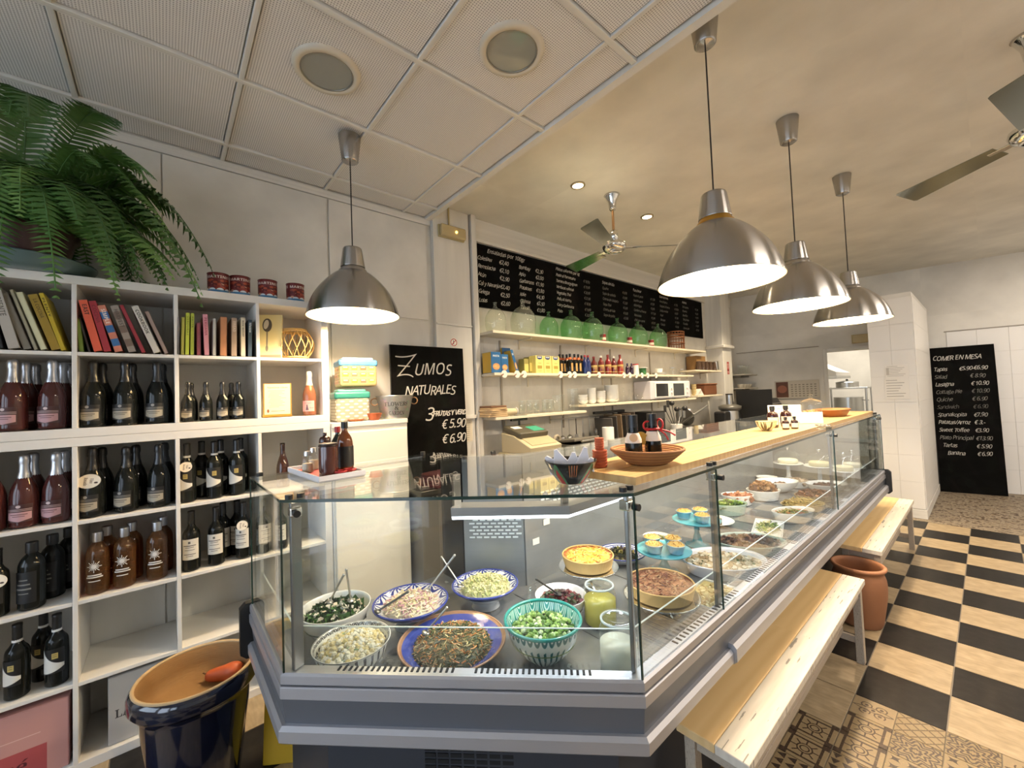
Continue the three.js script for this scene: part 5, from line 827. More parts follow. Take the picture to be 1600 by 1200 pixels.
// glass cloches over cheeses at the far end
for (const [x, z, R, label, fill] of [[-1.34, -4.72, 0.125, 'glass cake dome over a white cheesecake beside the cream bowl', '#d8d2b8'], [-1.08, -4.7, 0.12, 'glass cake dome over a pale sponge cake between two other domes', '#cfc39a'], [-0.87, -4.56, 0.1, 'small glass dome over a flat tart by the case front', '#c9bd98'], [-0.85, -4.78, 0.1, 'small glass dome over a cream cake at the case end', '#d5cdb4']]) {
  const h0 = 0.17, t = thing('glass_dome', label, 'cake dome', [x, DECK + 0.001, z]);
  part(t, 'stand_plate', lathe([[0, 0], [R * 0.4, 0], [R * 0.15, h0 * 0.25], [R * 0.13, h0 * 0.8], [R * 0.2, h0 - 0.01], [R, h0 - 0.004], [R * 1.02, h0 + 0.004], [R * 0.95, h0], [0, h0]], 32), CHINA);
  const dm = part(t, 'dome', lathe(smooth([[R * 0.88, h0 + 0.002], [R * 0.88, h0 + 0.04], [R * 0.78, h0 + 0.085], [R * 0.45, h0 + 0.12], [0.008, h0 + 0.132]], 4), 32), CLEAR);
  part(dm, 'knob', [ball(0.013, 0, h0 + 0.148, 0), cyl(0.005, 0.007, 0.012, 0, h0 + 0.135, 0, 10)], CHROME);
  part(t, 'cake', lathe([[0, h0 + 0.001], [R * 0.66, h0 + 0.001], [R * 0.68, h0 + 0.03], [R * 0.62, h0 + 0.042], [0, h0 + 0.044]], 28), mat(fill, 0.6));
}
// ================================================================ CHALKBOARDS
const depthOf = p => -p.clone().sub(camera.position).applyQuaternion(camera.quaternion.clone().invert()).z;
const mpp = p => depthOf(p) / FOCAL;                         // metres per pixel at a point
function chalk(x, text, px, py, size, opt = {}) {
  x.save(); x.translate(px, py); if (opt.rot) x.rotate(opt.rot); x.font = `${opt.weight || ''} ${opt.style || 'italic'} ${size}px sans-serif`; x.fillStyle = opt.color || 'rgba(226,222,214,0.88)'; let u = 0;
  for (const ch of text) { x.save(); x.translate(u, rr(-0.06, 0.06) * size); x.rotate(rr(-0.08, 0.08)); x.fillText(ch, 0, 0); x.restore(); u += x.measureText(ch).width * (opt.sp || 1); } x.restore();
}
function slate(x, w, h) { x.fillStyle = '#0d0d0c'; x.fillRect(0, 0, w, h); for (let i = 0; i < 90; i++) { x.fillStyle = `rgba(${60 + rnd() * 40},${58 + rnd() * 40},${56 + rnd() * 40},0.05)`; x.beginPath(); x.ellipse(rnd() * w, rnd() * h, 20 + rnd() * 90, 6 + rnd() * 24, rnd() * 3, 0, 7); x.fill(); } }
{
  const z0 = -2.19, z1 = -6.74, y0 = 2.395, y1 = 2.99;
  const tx = drawn(2048, 268, (x, w, h) => {
    slate(x, w, h); const W = 'rgba(224,220,212,0.85)', D = 'rgba(200,196,188,0.62)';
    chalk(x, 'Ensaladas por 100gr', 58, 30, 25, { sp: 0.95 });
    ['Coleslaw', 'Remolacha', 'Atún', 'Col y Naranja', 'Griega', 'Lolas'].forEach((t, i) => { chalk(x, t, 6, 66 + i * 36, 23, { sp: 0.82 }); chalk(x, ['€2,40', '€2,10', '€2,90', '€2,40', '€2,50', '€2,60'][i], 122, 66 + i * 36, 25, { sp: 0.86 }); });
    ['Bombay', 'Apio', 'Garbanzos', 'Potatoes', 'Kale', 'Quinoa', 'Tabulé'].forEach((t, i) => { chalk(x, t, 236, 66 + i * 31, 23, { sp: 0.82 }); chalk(x, ['€2,30', '€2,00', '€1,90', '€1,80', '€4,30', '€2,50', '€1,80'][i], 340, 66 + i * 31, 24, { sp: 0.86 }); });
    chalk(x, 'Platos calientes por kg', 480, 28, 21, { sp: 0.85 });
    ['Pasta al Parmesano', 'Ternera Bourguignon', 'Verduras rellenas', 'Vegetales Thai', 'Pollo al Horno', 'Curry Garbanzos', 'Pisto'].forEach((t, i) => { chalk(x, t, 480, 58 + i * 30, 20, { sp: 0.82 }); chalk(x, '€ ' + (18 + i % 4) + ',90', 690, 58 + i * 30, 19, { sp: 0.8, color: D }); });
    const cols = [['Sopas del día', 'Quiche', 'Sopa de cebolla', 'Crema de calabaza', 'Sopa Thai', 'Crema de kale', 'Sopa de pollo'], ['Para llevar', 'Pasta al pesto', 'Lasaña carne', 'Albóndigas', 'Cordero al horno', 'Moussaka', 'Chili con carne', 'Ratatouille'], ['Guarniciones', 'Arroz blanco', 'Patatas al horno', 'Judías verdes', 'Puré', 'Boniato', 'Cuscús'], ['Postres', 'Tarta queso', 'Brownie', 'Banoffee', 'Tarta limón', 'Crumble', 'Carrot cake']];
    cols.forEach((c, k) => c.forEach((t, i) => { const X = 850 + k * 300; chalk(x, t, X, 40 + i * 30, i ? 20 : 22, { sp: 0.85, color: i ? D : W }); if (i) chalk(x, '€ ' + (3 + (i * 3 + k * 5) % 9) + ',' + ((i + k) % 2 ? '50' : '90'), X + 190, 40 + i * 30, 19, { sp: 0.85, color: D }); }));
  });
  const t = thing('menu_chalkboard', 'very long black menu chalkboard high on the wall above the bottles', 'chalkboard', [WX + 0.002, y0, (z0 + z1) / 2]);
  part(t, 'board', rbox(0.02, y1 - y0, z0 - z1, 0.002, 0.01, (y1 - y0) / 2, 0), BLACK); part(t, 'chalk_face', box(0.001, y1 - y0 - 0.004, z0 - z1 - 0.004, 0.0208, (y1 - y0) / 2, 0), mat('#ffffff', 0.92, { map: tx, specularIntensity: 0.12 }));
}
{
  const tx = drawn(512, 768, (x, w, h) => { slate(x, w, h); x.strokeStyle = 'rgba(228,224,216,0.9)'; x.lineCap = 'round'; x.lineWidth = 7; x.beginPath(); x.moveTo(34, 66); x.quadraticCurveTo(90, 74, 162, 52); x.quadraticCurveTo(110, 110, 46, 176); x.quadraticCurveTo(110, 160, 140, 182); x.stroke(); x.beginPath(); x.moveTo(48, 118); x.lineTo(120, 122); x.stroke(); chalk(x, 'UMOS', 142, 172, 96, { sp: 1.0, style: '' }); chalk(x, 'NATURALES', 76, 290, 78, { sp: 0.86, style: '' }); chalk(x, '3', 208, 440, 110, { style: '' }); chalk(x, 'FRUTAS Y VERD', 262, 420, 44, { sp: 0.78, weight: 'bold' }); chalk(x, '€ 5.90', 322, 498, 76, { sp: 0.86, style: '' }); chalk(x, '€ 6.90', 318, 588, 76, { sp: 0.86, style: '' }); });
  const h = 1.04, w = 0.665, t = thing('juice_chalkboard', 'tall chalkboard reading Zumos Naturales leaning on the wall', 'chalkboard', [WX + 0.1, 0.951, -1.638]);
  part(t, 'board', rbox(0.016, h, w, 0.002, 0, h / 2, 0), BLACK, null, [0, 0, 0.022]); part(t, 'chalk_face', box(0.001, h - 0.004, w - 0.004, 0.0086, h / 2, 0), mat('#ffffff', 0.92, { map: tx, specularIntensity: 0.12 }), null, [0, 0, 0.022]);
}
{
  const tx = drawn(384, 1024, (x, w, h) => { slate(x, w, h); chalk(x, 'COMER EN MESA', 16, 92, 44, { sp: 0.86 });
    [['Tapas', '€5.90-€6.90'], ['Salad', '€ 8.90'], ['Lasagna', '€ 10.90'], ['Cottage Pie', '€ 10.90'], ['Quiche', '€ 6.90'], ['Sandwich', '€ 6.90'], ['Spanakopita', '€7.90'], ['Patatas/Arroz', '€ 3.-'], ['Sweet Toffee', '€3.90'], ['Plato Principal', '€13.90'], ['  Tartas', '€ 5.90'], ['     Banana', '€ 6.90']].forEach(([a, b], i) => { const c = `rgba(222,218,210,${[0.9, 0.55, 0.85, 0.5, 0.5, 0.4, 0.75, 0.9, 0.8, 0.6, 0.8, 0.85][i]})`; chalk(x, a, 18, 170 + i * 54, 37, { sp: 0.84, color: c }); chalk(x, b, i ? 232 : 170, 170 + i * 54, 37, { sp: 0.84, color: c }); }); });
  const t = thing('table_menu_chalkboard', 'tall chalkboard price list leaning by the white pier', 'chalkboard', [-0.215, 0.003, -8.33], -0.2 + bwT * 2);
  t.rotation.y = bwT; part(t, 'board', rbox(0.62, 2.02, 0.018, 0.002, 0, 1.01, 0), BLACK, null, [-0.055, 0, 0]); part(t, 'chalk_face', box(0.616, 2.016, 0.001, 0, 1.01, 0.0096), mat('#ffffff', 0.92, { map: tx, specularIntensity: 0.12 }), null, [-0.055, 0, 0]);
}
// no smoking sticker, papers on the pilaster
{
  const tx = drawn(96, 96, (x) => { x.fillStyle = '#e6e0d4'; x.fillRect(0, 0, 96, 96); x.strokeStyle = '#a3262c'; x.lineWidth = 9; x.beginPath(); x.arc(48, 48, 38, 0, 7); x.stroke(); x.fillStyle = '#2a2624'; x.fillRect(24, 50, 46, 8); x.fillRect(66, 40, 4, 10); x.beginPath(); x.moveTo(22, 22); x.lineTo(74, 74); x.stroke(); });
  const p = onX(709, 535, WX + 0.05); single('no_smoking_sign', 'round red no smoking sticker on the white pilaster', 'sign', new THREE.CylinderGeometry(0.037, 0.037, 0.002, 28).rotateZ(-PI / 2).rotateX(PI / 2), mat('#ffffff', 0.5, { map: tx }), [WX + 0.0512, p.y, p.z]);
  const q = onX(734, 670, WX + 0.05), tp = drawn(64, 96, x => { x.fillStyle = '#d9d0bc'; x.fillRect(0, 0, 64, 96); x.fillStyle = '#a89d88'; for (let i = 0; i < 11; i++) x.fillRect(6, 8 + i * 8, 34 + (i * 17) % 18, 2); });
  single('handwritten_note', 'handwritten paper note pinned to the white pilaster', 'note', box(0.002, 0.22, 0.15), mat('#ffffff', 0.8, { map: tp }), [WX + 0.0512, q.y, -1.99]);
}
// ================================================================ WALL SHELVES BEHIND THE COUNTER
const SX = -2.78, SY = { top: 2.145, two: 1.772, threeL: 1.382, threeR: 1.443 };
const SHELFM = mat('#d9cfb8', 0.5);
function wallShelf(label, y, z0, z1, x1 = SX) {
  const t = thing('wall_shelf', label, 'shelf', [WX + 0.001, y, (z0 + z1) / 2]), w = x1 - WX - 0.001;
  part(t, 'board', rbox(w, 0.024, z0 - z1, 0.003, w / 2, -0.012, 0), SHELFM);
  const n = Math.max(2, Math.round((z0 - z1) / 1.1)); for (let i = 0; i < n; i++) part(t, 'bracket', [rspan(0, w * 0.75, -0.038, -0.0245, -0.007, 0.007, 0.002), rspan(0, 0.012, -0.12, -0.0245, -0.007, 0.007, 0.002)], SHELFM, [0, 0, (z0 - z1) * ((i + 0.5) / n - 0.5)]);
}
wallShelf('top wall shelf carrying the green glass demijohns', SY.top, -2.18, -6.3);
wallShelf('second wall shelf with pasta boxes and sauce bottles', SY.two, -2.18, -5.86);
wallShelf('short lower wall shelf with drinking glasses', SY.threeL, -2.18, -3.4);
wallShelf('lower wall shelf carrying bowls and the microwave', SY.threeR, -3.41, -5.9);
wallShelf('short far shelf with coffee glasses beside the column', 1.852, -5.92, -6.82); wallShelf('short far shelf with a basket beside the column', 1.472, -5.95, -6.82);
for (const z of [-2.45, -3.3, -4.2, -5.1]) { const m = part(wallLeft, 'shelf_rail', rspan(WX, WX + 0.012, 1.2, 2.1, z - 0.01, z + 0.01, 0.002), mat('#a39b8c', 0.5, { metalness: 0.3 })); }

// demijohns
const GREENG = new THREE.MeshPhysicalMaterial({ color: lin(0.56, 0.82, 0.56), roughness: 0.04, transmission: 0.95, thickness: 0, ior: 1.5 }), PALEG = new THREE.MeshPhysicalMaterial({ color: lin(0.9, 0.92, 0.86), roughness: 0.04, transmission: 0.95, thickness: 0, ior: 1.5 });
function demijohn(px, w, hpx, m, label, group, sh) {
  const X = -2.9, p = onX(px, 520, X), k = mpp(p), R = Math.min(w * k / 2, 0.125), h = hpx * k * 1.06;
  const t = thing('demijohn', label, 'bottle', [X, SY.top + 0.001, p.z], 0, group);
  part(t, 'glass_body', lathe(smooth([[0, 0.006], [R * 0.6, 0], [R * 0.86, h * 0.04], [R * sh, h * 0.26], [R * 0.97, h * 0.5], [R * 0.62, h * 0.7], [R * 0.2, h * 0.8], [R * 0.15, h * 0.94]], 5), 30), m);
  part(t, 'lip', torus(R * 0.165, R * 0.04, 0, h * 0.95, 0, 20, 8), m);
}
demijohn(775, 33, 47, PALEG, 'clear pear shaped glass demijohn on the top shelf', undefined, 1); demijohn(818, 40, 55, PALEG, 'large clear cylindrical demijohn on the top shelf', undefined, 1.0);
[[858, 29, 40], [893, 34, 46], [926, 33, 46], [965, 30, 40], [997, 28, 38], [1028, 26, 37]].forEach(([px, w, h], i) => demijohn(px, w, h, GREENG, `${['small round green demijohn, first', 'large green demijohn, second', 'large green demijohn, third', 'green demijohn, fourth', 'green demijohn, fifth', 'green demijohn, last'][i]} from the clear ones on the top shelf`, 'green demijohns', 1));
{
  const m = mat('#8d2a24', 0.4, { metalness: 0.3 }), X = -2.85;
  for (const px of [942, 983, 1017]) { const p = onX(px, 525, X), t = thing('small_tin', 'small red tin between the green demijohns', 'tin', [X, SY.top + 0.001, p.z], 0, 'red tins on the top shelf'); part(t, 'tin_wall', cyl(0.035, 0.035, 0.085, 0, 0.0425, 0), m); part(t, 'label_band', cyl(0.0355, 0.0355, 0.03, 0, 0.035, 0), mat('#d8cdb8', 0.5)); part(t, 'lid', cyl(0.036, 0.036, 0.004, 0, 0.087, 0), STEEL); }
  const p = onX(1056, 525, -2.9), t = thing('bamboo_basket', 'tall open brown bamboo basket at the end of the top shelf', 'basket', [-2.9, SY.top + 0.001, p.z]), W = mat('#7d4a26', 0.6);
  for (let i = 0; i < 18; i++) { const a = i / 18 * 2 * PI; part(t, 'cane', rod([0.1 * Math.cos(a), 0, 0.13 * Math.sin(a)], [0.105 * Math.cos(a), 0.25, 0.14 * Math.sin(a)], 0.005), W); }
  for (const y of [0.006, 0.09, 0.17, 0.21, 0.25]) part(t, 'hoop', torus(1, 0.06, 0, 0, 0, 30, 6).scale(0.105, 0.13, 0.138).translate(0, y, 0), W);
}
// second shelf
const bottleSimple = (name, label, group, px, X, y, R, h, body, cap, lab, labTop, capName = 'cap') => {
  const p = onX(px, 570, X), t = thing(name, label, 'bottle', [X, y + 0.001, p.z], 0, group);
  part(t, 'glass_body', lathe(smooth([[0, 0.003], [R * 0.85, 0], [R, 0.008], [R, h * 0.58], [R * 0.85, h * 0.68], [R * 0.4, h * 0.8], [R * 0.36, h * 0.94]], 3), 16), body);
  part(t, capName, cyl(R * 0.42, R * 0.42, h * 0.1, 0, h * 0.95, 0, 14), cap);
  if (lab) part(t, 'label', cyl(R * 1.06, R * 1.06, h * (labTop - 0.12), 0, h * (labTop + 0.12) / 2, 0, 18), lab);
};
{
  const Y = SY.two, blue = '#1f5f94';
  const face = drawn(96, 160, (x, w, h) => { x.fillStyle = blue; x.fillRect(0, 0, w, h); x.fillStyle = '#e4e2d8'; x.font = 'bold 22px sans-serif'; x.textAlign = 'center'; x.fillText('PASTA', 48, 36); x.fillStyle = '#c9905a'; x.beginPath(); x.ellipse(48, 112, 36, 26, 0, 0, 7); x.fill(); x.fillStyle = '#d9ab6c'; for (let i = 0; i < 14; i++) { x.beginPath(); x.arc(20 + rnd() * 56, 98 + rnd() * 28, 5, 0, 7); x.fill(); } });
  const BF = mat('#ffffff', 0.5, { map: face }), BS = mat('#c9a23a', 0.5), BB = mat(blue, 0.5);
  const pasta = (px, w, h, d, lean, label, X = -2.88, y = Y) => { const p = onX(px, 560, X), t = thing('pasta_box', label, 'box', [X, y + 0.001 + Math.abs(Math.sin(lean)) * w / 2, p.z], 0); part(t, 'carton', rbox(d, h, w, 0.002, 0, h / 2, 0), BB, null, [lean, 0, 0]); part(t, 'printed_face', box(0.001, h - 0.004, w - 0.004, d / 2 + 0.0005, h / 2, 0), BF, null, [lean, 0, 0]); part(t, 'side_stripe', box(d - 0.006, h - 0.004, 0.001, 0, h / 2, w / 2 + 0.0005), BS, null, [lean, 0, 0]); };
  pasta(768, 0.11, 0.185, 0.13, 0, 'wide blue pasta box at the shelf end by the post'); pasta(783, 0.085, 0.17, 0.1, 0, 'second blue pasta box beside the wide one'); pasta(790, 0.1, 0.25, 0.03, 0, 'tall blue pasta packet standing behind the boxes', -2.975); pasta(803, 0.03, 0.22, 0.1, 0.32, 'slim blue pasta box leaning over');
  const yf = drawn(96, 192, (x, w, h) => { x.fillStyle = '#d8c878'; x.fillRect(0, 0, w, h); x.fillStyle = '#22386e'; x.beginPath(); x.moveTo(16, 4); x.lineTo(80, 4); x.lineTo(80, 28); x.quadraticCurveTo(48, 56, 16, 28); x.fill(); x.fillStyle = '#e6e2d4'; x.fillRect(24, 12, 48, 9); x.fillStyle = '#a08a3c'; x.fillRect(20, 108, 56, 34); x.fillRect(30, 78, 36, 5); x.fillRect(24, 156, 48, 4); x.fillRect(30, 170, 36, 4); });
  const YF = mat('#ffffff', 0.5, { map: yf }), YS = mat('#c9b968', 0.5), YD = mat('#8f8748', 0.5);
  for (const [px, lb] of [[839, 'cream yellow printed box next to the olive cartons'], [851.5, 'cream yellow printed box between two alike'], [864, 'cream yellow printed box next to the black sauce bottles']]) { const p = onX(px, 560, -2.86), t = thing('rice_box', lb, 'box', [-2.87, Y + 0.001, p.z], 0, 'yellow boxes on the second shelf'); part(t, 'carton', rbox(0.09, 0.175, 0.108, 0.002, 0, 0.0875, 0), YS); part(t, 'printed_face', box(0.001, 0.172, 0.105, 0.0455, 0.0875, 0), YF); }
  for (const [px, h] of [[820, 0.145], [828, 0.165]]) { const p = onX(px, 560, -2.9), t = thing('olive_carton', 'small olive green carton beside the yellow boxes', 'box', [-2.92, Y + 0.001, p.z], 0, 'olive cartons'); part(t, 'carton', rbox(0.08, h, 0.06, 0.002, 0, h / 2, 0), YD); part(t, 'printed_face', box(0.001, h * 0.5, 0.05, 0.0405, h * 0.4, 0), YS); }
  const org = mat('#c9683a', 0.4), blk = GLASSDARK;
  [[875, -2.94], [880, -2.94], [886, -2.92], [891, -2.86], [898, -2.86], [904, -2.86], [909, -2.93]].forEach(([px, X]) => { bottleSimple('sauce_bottle', 'black sauce bottle with an orange neck label on the second shelf', 'black sauce bottles', px, X, Y, 0.029, 0.215, GLASSDARK, BLKFOIL, null, 0); const t = scene.children[scene.children.length - 1]; part(t, 'neck_label', cyl(0.015, 0.026, 0.045, 0, 0.155, 0, 16), org); part(t, 'gold_label', wrap(0.0312, 0.03, 0.085, 1.0), mat('#b8935a', 0.5)); });
  [[914, -2.87], [919, -2.87]].forEach(([px, X]) => bottleSimple('blue_bottle', 'cobalt blue bottle with a red cap', 'blue bottles', px, X, Y, 0.03, 0.21, mat('#14275e', 0.08, { clearcoat: 0.5 }), mat('#a3242a', 0.4), null, 0));
  const syrupL = mat('#c9b06a', 0.5); [[928, 0.2, '#5a1f1a'], [939, 0.215, '#6b2420'], [950, 0.23, '#7a1f22'], [959, 0.215, '#5c1a1c'], [969, 0.24, '#8d2a24']].forEach(([px, h, c], i) => bottleSimple('syrup_bottle', 'red syrup bottle with a pale yellow label on the second shelf', 'red syrup bottles', px, -2.87, Y, 0.036, h, mat(c, 0.1, { clearcoat: 0.5 }), i % 2 ? mat('#e2ddd0', 0.4) : mat('#7a2a26', 0.4), syrupL, 0.5));
  [[980, 0.14], [986.5, 0.145], [991, 0.12]].forEach(([px, h]) => bottleSimple('small_cordial_bottle', 'small purple cordial bottle beside the syrups', 'small purple bottles', px, -2.88, Y, 0.024, h, mat('#2c1330', 0.1, { clearcoat: 0.5 }), mat('#3a2a5a', 0.4), null, 0));
  { const p = onX(994, 570, -2.84), t = thing('white_canister', 'white canister with a red lid on the second shelf', 'canister', [-2.85, Y + 0.001, p.z]); part(t, 'canister_wall', cyl(0.036, 0.036, 0.12, 0, 0.06, 0), WHITE); part(t, 'lid', cyl(0.037, 0.037, 0.014, 0, 0.127, 0), mat('#b83a40', 0.4)); }
  { const p = onX(1006, 570, -2.84), t = thing('green_tub', 'green tub with a white lid on the second shelf', 'tub', [-2.86, Y + 0.001, p.z]); part(t, 'tub_wall', cyl(0.045, 0.04, 0.085, 0, 0.0425, 0), mat('#2f6b3c', 0.5)); part(t, 'lid', cyl(0.06, 0.06, 0.008, 0, 0.089, 0), WHITE); }
  { const p = onX(1032, 575, -2.87); const t = thing('plate_stack', 'stack of white plates under a cup on the second shelf', 'plates', [-2.89, Y + 0.001, p.z]); for (let i = 0; i < 4; i++) part(t, 'plate', lathe([[0, 0], [0.07, 0], [0.1, 0.01], [0.098, 0.012], [0.068, 0.004], [0, 0.004]], 28), CHINA, [0, i * 0.008, 0]); const c = thing('coffee_cup', 'white coffee cup on the plate stack', 'cup', [-2.89, Y + 0.03, p.z]); part(c, 'cup_wall', lathe([[0, 0.002], [0.025, 0], [0.04, 0.02], [0.047, 0.06], [0.044, 0.06], [0.036, 0.022], [0, 0.008]], 24), CHINA); part(c, 'handle', new THREE.TorusGeometry(0.018, 0.004, 8, 16), CHINA, [0, 0.034, -0.056], [0, PI / 2, 0]); }
  for (const [px, w, h] of [[1052, 0.05, 0.1], [1066, 0.045, 0.08]]) { const p = onX(px, 575, -2.88), t = thing('glass_jar', 'small clear glass jar near the end of the second shelf', 'jar', [-2.89, Y + 0.001, p.z], 0, 'glass jars on the second shelf'); part(t, 'glass_wall', lathe([[0, 0.002], [w * 0.9, 0], [w, 0.01], [w, h * 0.8], [w * 0.8, h]], 20), CLEAR); part(t, 'lid', cyl(w * 0.82, w * 0.82, 0.012, 0, h + 0.006, 0), STEEL); }
  // round price tags hung on the shelf edge
  const tagm = mat('#e9e2d2', 0.6), ink = mat('#7a4a34', 0.7);
  for (const px of [788, 808, 819, 876, 890, 898, 920, 936, 975, 984, 994, 1003, 1012, 1025]) { const p = onX(px, 583, SX + 0.004), t = thing('price_tag', 'small round cream price tag on the second shelf edge', 'tag', [SX + 0.0035, Y - 0.052, p.z], 0, 'round price tags'); part(t, 'disc', new THREE.CylinderGeometry(0.034, 0.034, 0.003, 22).rotateZ(PI / 2), tagm, [0, 0.04, 0]); part(t, 'written_mark', box(0.001, 0.01, 0.03, 0.0022, 0.04, 0), ink, null, [0.6, 0, 0]); }
  // far short shelves
  { const p = onX(1083, 560, -2.9), t = thing('wooden_crate', 'wooden box holding coffee glasses on the far shelf', 'box', [-2.93, 1.853, p.z - 0.15]); part(t, 'crate_wall', rbox(0.16, 0.22, 0.3, 0.004, 0, 0.11, 0), mat('#8d6a3c', 0.6)); part(t, 'front_strip', rbox(0.006, 0.05, 0.3, 0.002, 0.083, 0.03, 0), mat('#75552e', 0.6)); }
  for (const px of [1091, 1097, 1103, 1109, 1115]) { const p = onX(px, 565, -2.82), t = thing('coffee_glass', 'upturned brown coffee glass on the far shelf', 'glass', [-2.82, 1.853, p.z], 0, 'coffee glasses on the far shelf'); part(t, 'glass_wall', lathe([[0.04, 0], [0.042, 0.004], [0.03, 0.13], [0, 0.132]], 18), mat('#6b5546', 0.1, { transmission: 0.5, thickness: 0 })); part(t, 'foot_ring', torus(0.03, 0.003, 0, 0.132, 0, 18, 6), mat('#8a7868', 0.3)); }
  { const p = onX(1122, 565, -2.83), t = thing('steel_jug', 'steel milk jug with handle at the column', 'jug', [-2.83, 1.853, -6.72]); part(t, 'jug_wall', lathe([[0, 0.002], [0.045, 0], [0.05, 0.02], [0.042, 0.14], [0.046, 0.15]], 22), STEEL); part(t, 'handle', tube([[0, 0.13, -0.045], [0, 0.12, -0.085], [0, 0.05, -0.085], [0, 0.03, -0.05]], 0.005), STEEL); }
  { const t = thing('brown_basket', 'brown wicker basket on the lower far shelf', 'basket', [-2.9, 1.473, -6.45]); part(t, 'basket_wall', rbox(0.2, 0.16, 0.42, 0.02, 0, 0.08, 0, 3), mat('#6b3f22', 0.8, { bumpMap: fineBump, bumpScale: 0.004 })); part(t, 'rim', rbox(0.215, 0.02, 0.435, 0.009, 0, 0.165, 0), mat('#7d4c2a', 0.8)); const u = thing('paper_pile', 'white paper bags piled beside the brown basket', 'paper', [-2.88, 1.473, -6.09]); for (let i = 0; i < 5; i++) part(u, 'paper_bag', rbox(0.16, 0.018, 0.2 - i * 0.01, 0.006, 0, 0.01 + i * 0.019, 0), WHITE, null, [0, i * 0.11, 0]); }
}
// third shelf left: glasses
{
  const Y = SY.threeL + 0.001, X = -2.87;
  const gl = (px, r, h, label, group, n = 1, XX = X) => { const p = onX(px, 640, XX), t = thing('drinking_glass', label, 'glass', [XX, Y, p.z], 0, group); for (let i = 0; i < n; i++) part(t, i ? 'stacked_glass' : 'glass_wall', lathe([[0, 0.004], [r * 0.8, 0], [r * 0.86, 0.006], [r, h], [r * 0.94, h], [r * 0.8, 0.01], [0, 0.01]], 20), CLEAR, [0, i * 0.03, 0]); part(t, 'rim', torus(r * 0.97, 0.0018, 0, h + (n - 1) * 0.03, 0, 20, 5), mat('#d9e0dc', 0.15, { transmission: 0.5, thickness: 0 })); };
  { const p = onX(768, 645, X), t = thing('paper_bag_pile', 'pile of brown paper bags at the shelf end', 'paper', [X, Y, p.z - 0.02]); for (let i = 0; i < 6; i++) part(t, 'paper_bag', rbox(0.17, 0.016, 0.2 - (i % 3) * 0.012, 0.005, 0, 0.009 + i * 0.0165, 0), mat(i > 4 ? '#6b4a32' : '#bda27c', 0.8), null, [0, (i % 4) * 0.09 - 0.1, 0]); }
  { const p = onX(795, 645, X + 0.03), t = thing('cup_sleeve', 'row of nested paper cups lying on the shelf', 'cups', [X + 0.03, Y + 0.036, p.z]); part(t, 'nested_cups', cyl(0.036, 0.03, 0.16).rotateX(PI / 2), mat('#c9b896', 0.7)); part(t, 'cup_mouth', torus(0.036, 0.004).rotateX(PI / 2).translate(0, 0, -0.08), WHITE); }
  for (const px of [816, 828, 838, 852, 861]) gl(px, 0.033, 0.1, 'clear tumbler in a row on the short lower shelf', 'tumblers on the lower shelf', 2);
  gl(873, 0.065, 0.17, 'wide clear glass bowl beside the tall vase', undefined, 1, -2.88); gl(896, 0.062, 0.23, 'tall clear glass vase at the end of the short shelf', undefined, 1, -2.88);
}
